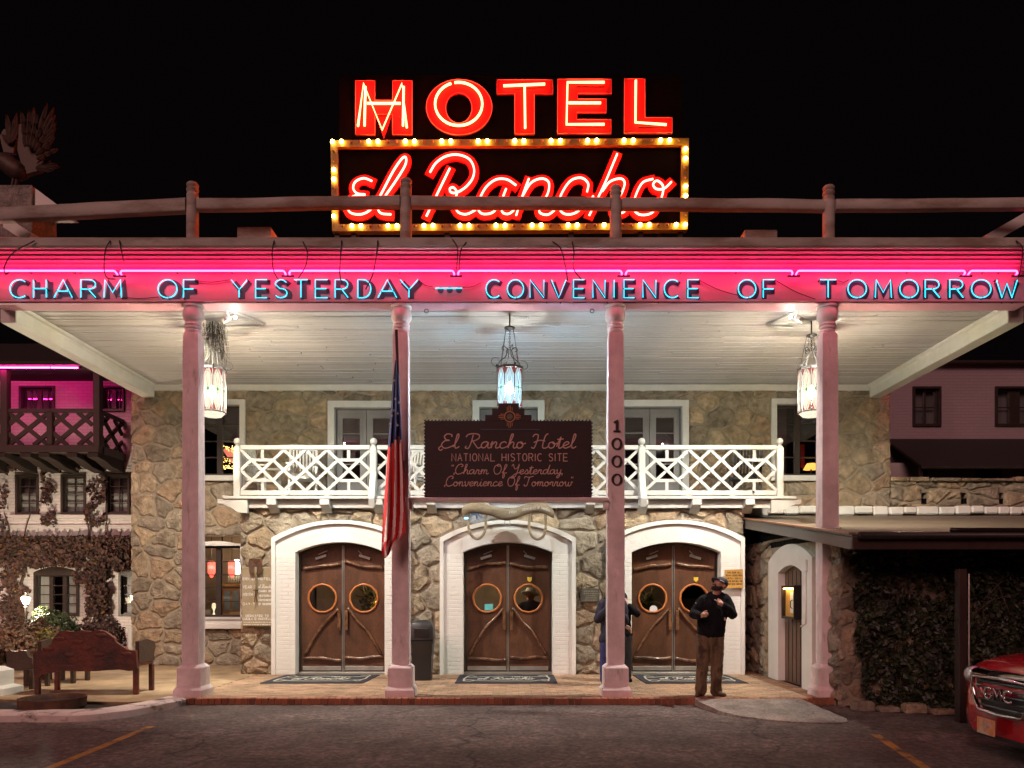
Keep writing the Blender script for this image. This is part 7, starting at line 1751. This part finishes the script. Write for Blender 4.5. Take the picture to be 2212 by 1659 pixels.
# two people hidden by the numbered column
d = 12.75; pa = thing('person', 'person in long navy coat and blue jeans half hidden by the numbered column', 'person', (wx(1322,d), d, 0), 'people at the entrance')
px = wx(1323,d); V = lambda x, z, y=0.0: Vector((px+x, d+y, z))
blob('trousers', [(V(-.09,.85),V(.09,.85),.11,.11,.8),(V(-.11,.8),V(-.13,.45),.1,.08),(V(-.13,.45),V(-.14,.1),.08,.07),(V(.11,.8),V(.11,.45),.1,.08),(V(.11,.45),V(.11,.1),.08,.07)], JEAN, pa, .016, 4, .006, 1)
for s in (-.14,.11): blob('shoe', [(V(s,.05),V(s,.045,-.04),.05,.05),(V(s,.04,-.05),V(s,.035,-.13),.04,.033)], BOOT, pa, .012, 3)
blob('coat', [(V(-.1,.78),V(.1,.78),.13,.13,.9),(V(0,.8),V(0,1.3),.2,.19,.7),(V(-.13,1.36),V(.13,1.36),.1,.1,.85),(V(-.17,1.34),V(-.245,1.1,-.03),.08,.07),(V(-.245,1.1,-.03),V(-.12,1.28,-.25),.068,.05),(V(.17,1.34),V(.2,1.08,-.05),.08,.07),(V(.2,1.08,-.05),V(.08,1.25,-.26),.068,.05),(V(-.05,1.47,.04),V(.05,1.47,.04),.06,.06)], NAVY, pa, .014, 4, .009, 2)
blob('body', [(V(0,1.6),V(0,1.62,.02),.095,.095),(V(0,1.56,-.03),V(0,1.53,-.05),.06,.05),(V(0,1.42),V(0,1.54),.055,.055),(V(0,1.6,-.095),V(0,1.58,-.11),.013,.015)], SKIN2, pa, .009, 3)
blob('hair', [(V(0,1.65,.03),V(0,1.6,.05),.105,.1),(V(0,1.5,.07),V(0,1.42,.06),.09,.08)], BEARD, pa, .01, 3)
blob('hand', hand_caps(V(-.12,1.28,-.25), (.3,-.2,.9), (1,0,0), (0,1,0), .7), SKIN2, pa, .007, 2); blob('hand', hand_caps(V(.08,1.25,-.26), (-.2,-.2,.9), (-1,0,0), (0,1,0), .7), SKIN2, pa, .007, 2)
d = 13.35; pb_ = thing('person', 'person in black jacket with a raised elbow half hidden behind the numbered column', 'person', (wx(1343,d), d, 0), 'people at the entrance')
px = wx(1341,d); W2 = lambda x, z, y=0.0: Vector((px+x, d+y, z))
blob('trousers', [(W2(-.08,.82),W2(.08,.82),.11,.11,.8),(W2(-.1,.78),W2(-.1,.1),.095,.07),(W2(.1,.78),W2(.11,.42),.1,.085),(W2(.11,.42),W2(.115,.1),.085,.075)], DARKT, pb_, .016, 4, .007, 4)
for s in (-.1,.125): blob('boot', [(W2(s,.06),W2(s,.05,-.04),.055,.05),(W2(s,.04,-.05),W2(s+.02,.036,-.14),.042,.035)], BLACKJ, pb_, .012, 3)
blob('jacket', [(W2(-.09,.84),W2(.09,.84),.125,.125,.9),(W2(0,.85),W2(0,1.2),.18,.18,.7),(W2(-.13,1.27),W2(.13,1.27),.09,.09,.85),(W2(.16,1.27),W2(.27,1.18,-.08),.078,.065),(W2(.27,1.18,-.08),W2(.1,1.32,-.2),.062,.045),(W2(-.16,1.27),W2(-.22,1.0,-.02),.075,.06),(W2(-.22,1.0,-.02),W2(.02,.98,-.26),.055,.045)], BLACKJ, pb_, .014, 4, .01, 5)
blob('body', [(W2(.02,1.41),W2(.02,1.43,.02),.092,.092),(W2(.02,1.36,-.03),W2(.03,1.34,-.05),.058,.05),(W2(0,1.25),W2(.01,1.36),.055,.055),(W2(.03,1.4,-.09),W2(.03,1.385,-.105),.013,.015)], SKIN2, pb_, .009, 3)
blob('knit_hat', [(W2(.02,1.46,.02),W2(.02,1.43,.03),.1,.1)], CAPM, pb_, .01, 3)
blob('hand', hand_caps(W2(.1,1.32,-.2), (-.6,-.3,.5), (0,-.3,1), (.4,-.8,0), .8), SKIN2, pb_, .007, 2); blob('hand', hand_caps(W2(.04,.97,-.27), (.75,-.2,-.5), (.1,-.6,.6), (.3,.3,.8), .35), SKIN2, pb_, .007, 2)
# guest inside with a white hat
d = 15.55; pc = thing('person', 'person in black wearing a white brimmed hat behind the centre round window', 'person', (wx(1146,d), d, 0), 'people at the entrance')
px = wx(1147,d); V3 = lambda x, z, y=0.0: Vector((px+x, d+y, z))
blob('clothes', [(V3(-.09,.85),V3(.09,.85),.13,.13,.8),(V3(0,.85),V3(0,1.2),.19,.2,.7),(V3(-.15,1.27),V3(.15,1.27),.09,.09,.85),(V3(-.09,.8),V3(-.1,.1),.1,.08),(V3(.09,.8),V3(.1,.1),.1,.08),(V3(-.2,1.25),V3(-.25,.85),.075,.06),(V3(.2,1.25),V3(.25,.85),.075,.06)], BLACKJ, pc, .018, 4)
blob('body', [(V3(-.02,1.46),V3(-.02,1.48),.09,.09),(V3(-.03,1.42,-.03),V3(-.04,1.39,-.05),.058,.048),(V3(0,1.3),V3(-.01,1.4),.055,.055),(V3(-.04,1.45,-.09),V3(-.045,1.44,-.105),.013,.015),(V3(-.25,.85),V3(-.25,.76,-.02),.04,.03),(V3(.25,.85),V3(.25,.76,-.02),.04,.03)], SKIN, pc, .01, 3)
Mt = Matrix.Translation((px-.02,d,1.505)) @ Matrix.Rotation(-.22,4,'X') @ Matrix.Rotation(.15,4,'Y'); ht = MB().lathe([(.1,.002),(.17,.0),(.185,.02),(.18,.028),(.1,.02),(.098,.08),(.085,.12),(.05,.11),(.005,.115)], (0,0,0), 24); MB().add([Mt @ Vector(p) for p in ht.v], ht.f).build('white_hat', WHITEC, pc, smooth=40)

# ---------------------------------------------------------------- red car, its nose towards the porch
car = thing('parked_car', 'red sport utility car with chrome framed grille entering at the right edge', 'car', (7.1, 7.45, GZ))
paint = mat('red_car_paint', (.5,.012,.022), .22, .05, 3, 0, coat=1.0, rvar=.03); chrome = mat('chrome', (.75,.75,.76), .08, .02, 5, 0, metal=1.0, rvar=0); blackg = mat('grille_black', (.012,.012,.014), .35, .1, 5, 0)
NX, NYc = 4.74, 7.44
# sections along the length: (x from nose, half width, bottom, shoulder, top, top half width)
SEC = [(-.0,.62,.24,.62,.70,.5),(.05,.82,.2,.72,.84,.66),(.16,.93,.18,.80,.93,.76),(.5,.96,.18,.9,1.0,.8),(1.0,.96,.2,.96,1.06,.82),(1.5,.96,.2,1.0,1.12,.8),(1.9,.95,.2,1.02,1.42,.72),(2.3,.95,.2,1.03,1.70,.66),(3.2,.95,.2,1.04,1.74,.66),(4.1,.94,.22,1.04,1.68,.62),(4.5,.9,.3,1.0,1.2,.6),(4.65,.8,.4,.9,.95,.55)]
rings = []
for sx, hw, b0, sh_, tp_, tw in SEC:
    pts = [(-hw*.8,b0),(-hw*.97,b0+.1),(-hw,(b0+sh_)/2),(-hw*.985,sh_),(-tw*1.04,(sh_+tp_*2)/3),(-tw*.9,tp_*.985),(-tw*.5,tp_),(0,tp_*1.005)]
    full = pts+[(-a, b) for a, b in pts[::-1] if a != 0]
    rings.append([(NX+sx+.12*(abs(a)/.95)**2.5*(1 if sx < .2 else 0), NYc+a, GZ+z) for a, z in full])
MB().loft(rings).build('body', paint, car, smooth=50)
gxf = NX-.035
def G(y_, z_, dx=0): return (gxf+dx+.1*abs(y_)**2, NYc+y_, GZ+z_)
GO = [(.43,.80),(-.43,.80),(-.46,.70),(-.33,.47),(.33,.47),(.46,.70)]
MB().add([G(*p, .04) for p in GO], [tuple(range(6))]).build('grille_back', blackg, car)
MB().tube([G(*p) for p in [(.43,.80),(.0,.815),(-.43,.80),(-.46,.70),(-.40,.58),(-.33,.47),(0,.455),(.33,.47),(.40,.58),(.46,.70)]], .02, 8, closed=True).build('grille_frame', chrome, car, smooth=True)
rr2 = [[G(a,.83,-.005),G(a,.865,.03),G(a,.875,.09),G(a,.83,.06)] for a in [-.5+.1*k for k in range(11)]]
MB().loft(rr2).build('chrome_bar', chrome, car, smooth=40)
for k in range(5):
    z_ = .52+.06*k; MB().tube([G(-.4+.03*(k<2),z_,.02),G(0,z_,.015),G(.4-.03*(k<2),z_,.02)], .01, 6).build('grille_bar', blackg if k % 2 else mat('grille_bar', (.08,.08,.085), .3, .05, 5, 0, metal=.6) if 'grille_bar' not in bpy.data.materials else bpy.data.materials['grille_bar'], car)
em = MB()
for ch, ya in (('G',.2),('M',.05),('C',-.1)):
    for st in CAPS[ch]: em.tube([G(ya-p[0]*.115, .60+p[1]*.11, -.012) for p in st], .013, 6)
em.build('emblem', chrome, car, smooth=True)
MB().add([G(.02,.40,-.02),G(.33,.40,-.02),G(.33,.24,-.02),G(.02,.24,-.02)], [(0,1,2,3)]).build('number_plate', mat('orange_plate', (.75,.3,.12), .5, .2, 14, 0, col2=(.75,.6,.45), cs=9), car)
em2 = MB(); c_ = G(.175,.33,-.024)
em2.tube([(c_[0]-.002, c_[1]+.03*math.cos(k*.6283), c_[2]+.03*math.sin(k*.6283)) for k in range(10)], .004, 4, closed=True)
for k in range(4): a = k*math.pi/2; em2.tube([(c_[0]-.002, c_[1]+.034*math.cos(a), c_[2]+.034*math.sin(a)), (c_[0]-.002, c_[1]+.06*math.cos(a), c_[2]+.06*math.sin(a))], .006, 4)
em2.build('plate_emblem', mat('plate_grey', (.5,.42,.4), .5, .1, 5, 0), car)
for s in (-1,1):
    MB().sphere((NX+.13, NYc+s*.68, GZ+.78), .13, 14, 8, (.6,1.0,.75)).build('headlight', mat('headlight_glass', (.5,.5,.52), .08, .1, 5, 0, metal=.6) if 'headlight_glass' not in bpy.data.materials else bpy.data.materials['headlight_glass'], car, smooth=True)
    for xx in (NX+.95, NX+3.7):
        wl_ = MB().lathe([(.2,-.11),(.33,-.115),(.36,-.08),(.36,.08),(.33,.115),(.2,.11)], (xx, NYc+s*.86, GZ+.36), 24, axis='y').build('wheel', MT['black_plastic'], car, smooth=40); MB().lathe([(.21,-.118),(.2,.118)], (xx, NYc+s*.86, GZ+.36), 16, axis='y').build('rim', MT['steel'], wl_, smooth=40)
MB().box(NX+.02, NX+.06, NYc-.5, NYc+.5, GZ+.2, GZ+.24).build('lower_grille', blackg, car)
MB().add([(NX+1.56,NYc-.68,GZ+1.14),(NX+1.56,NYc+.68,GZ+1.14),(NX+2.24,NYc+.6,GZ+1.66),(NX+2.24,NYc-.6,GZ+1.66)], [(0,1,2,3)]).build('windscreen', blackg, car)
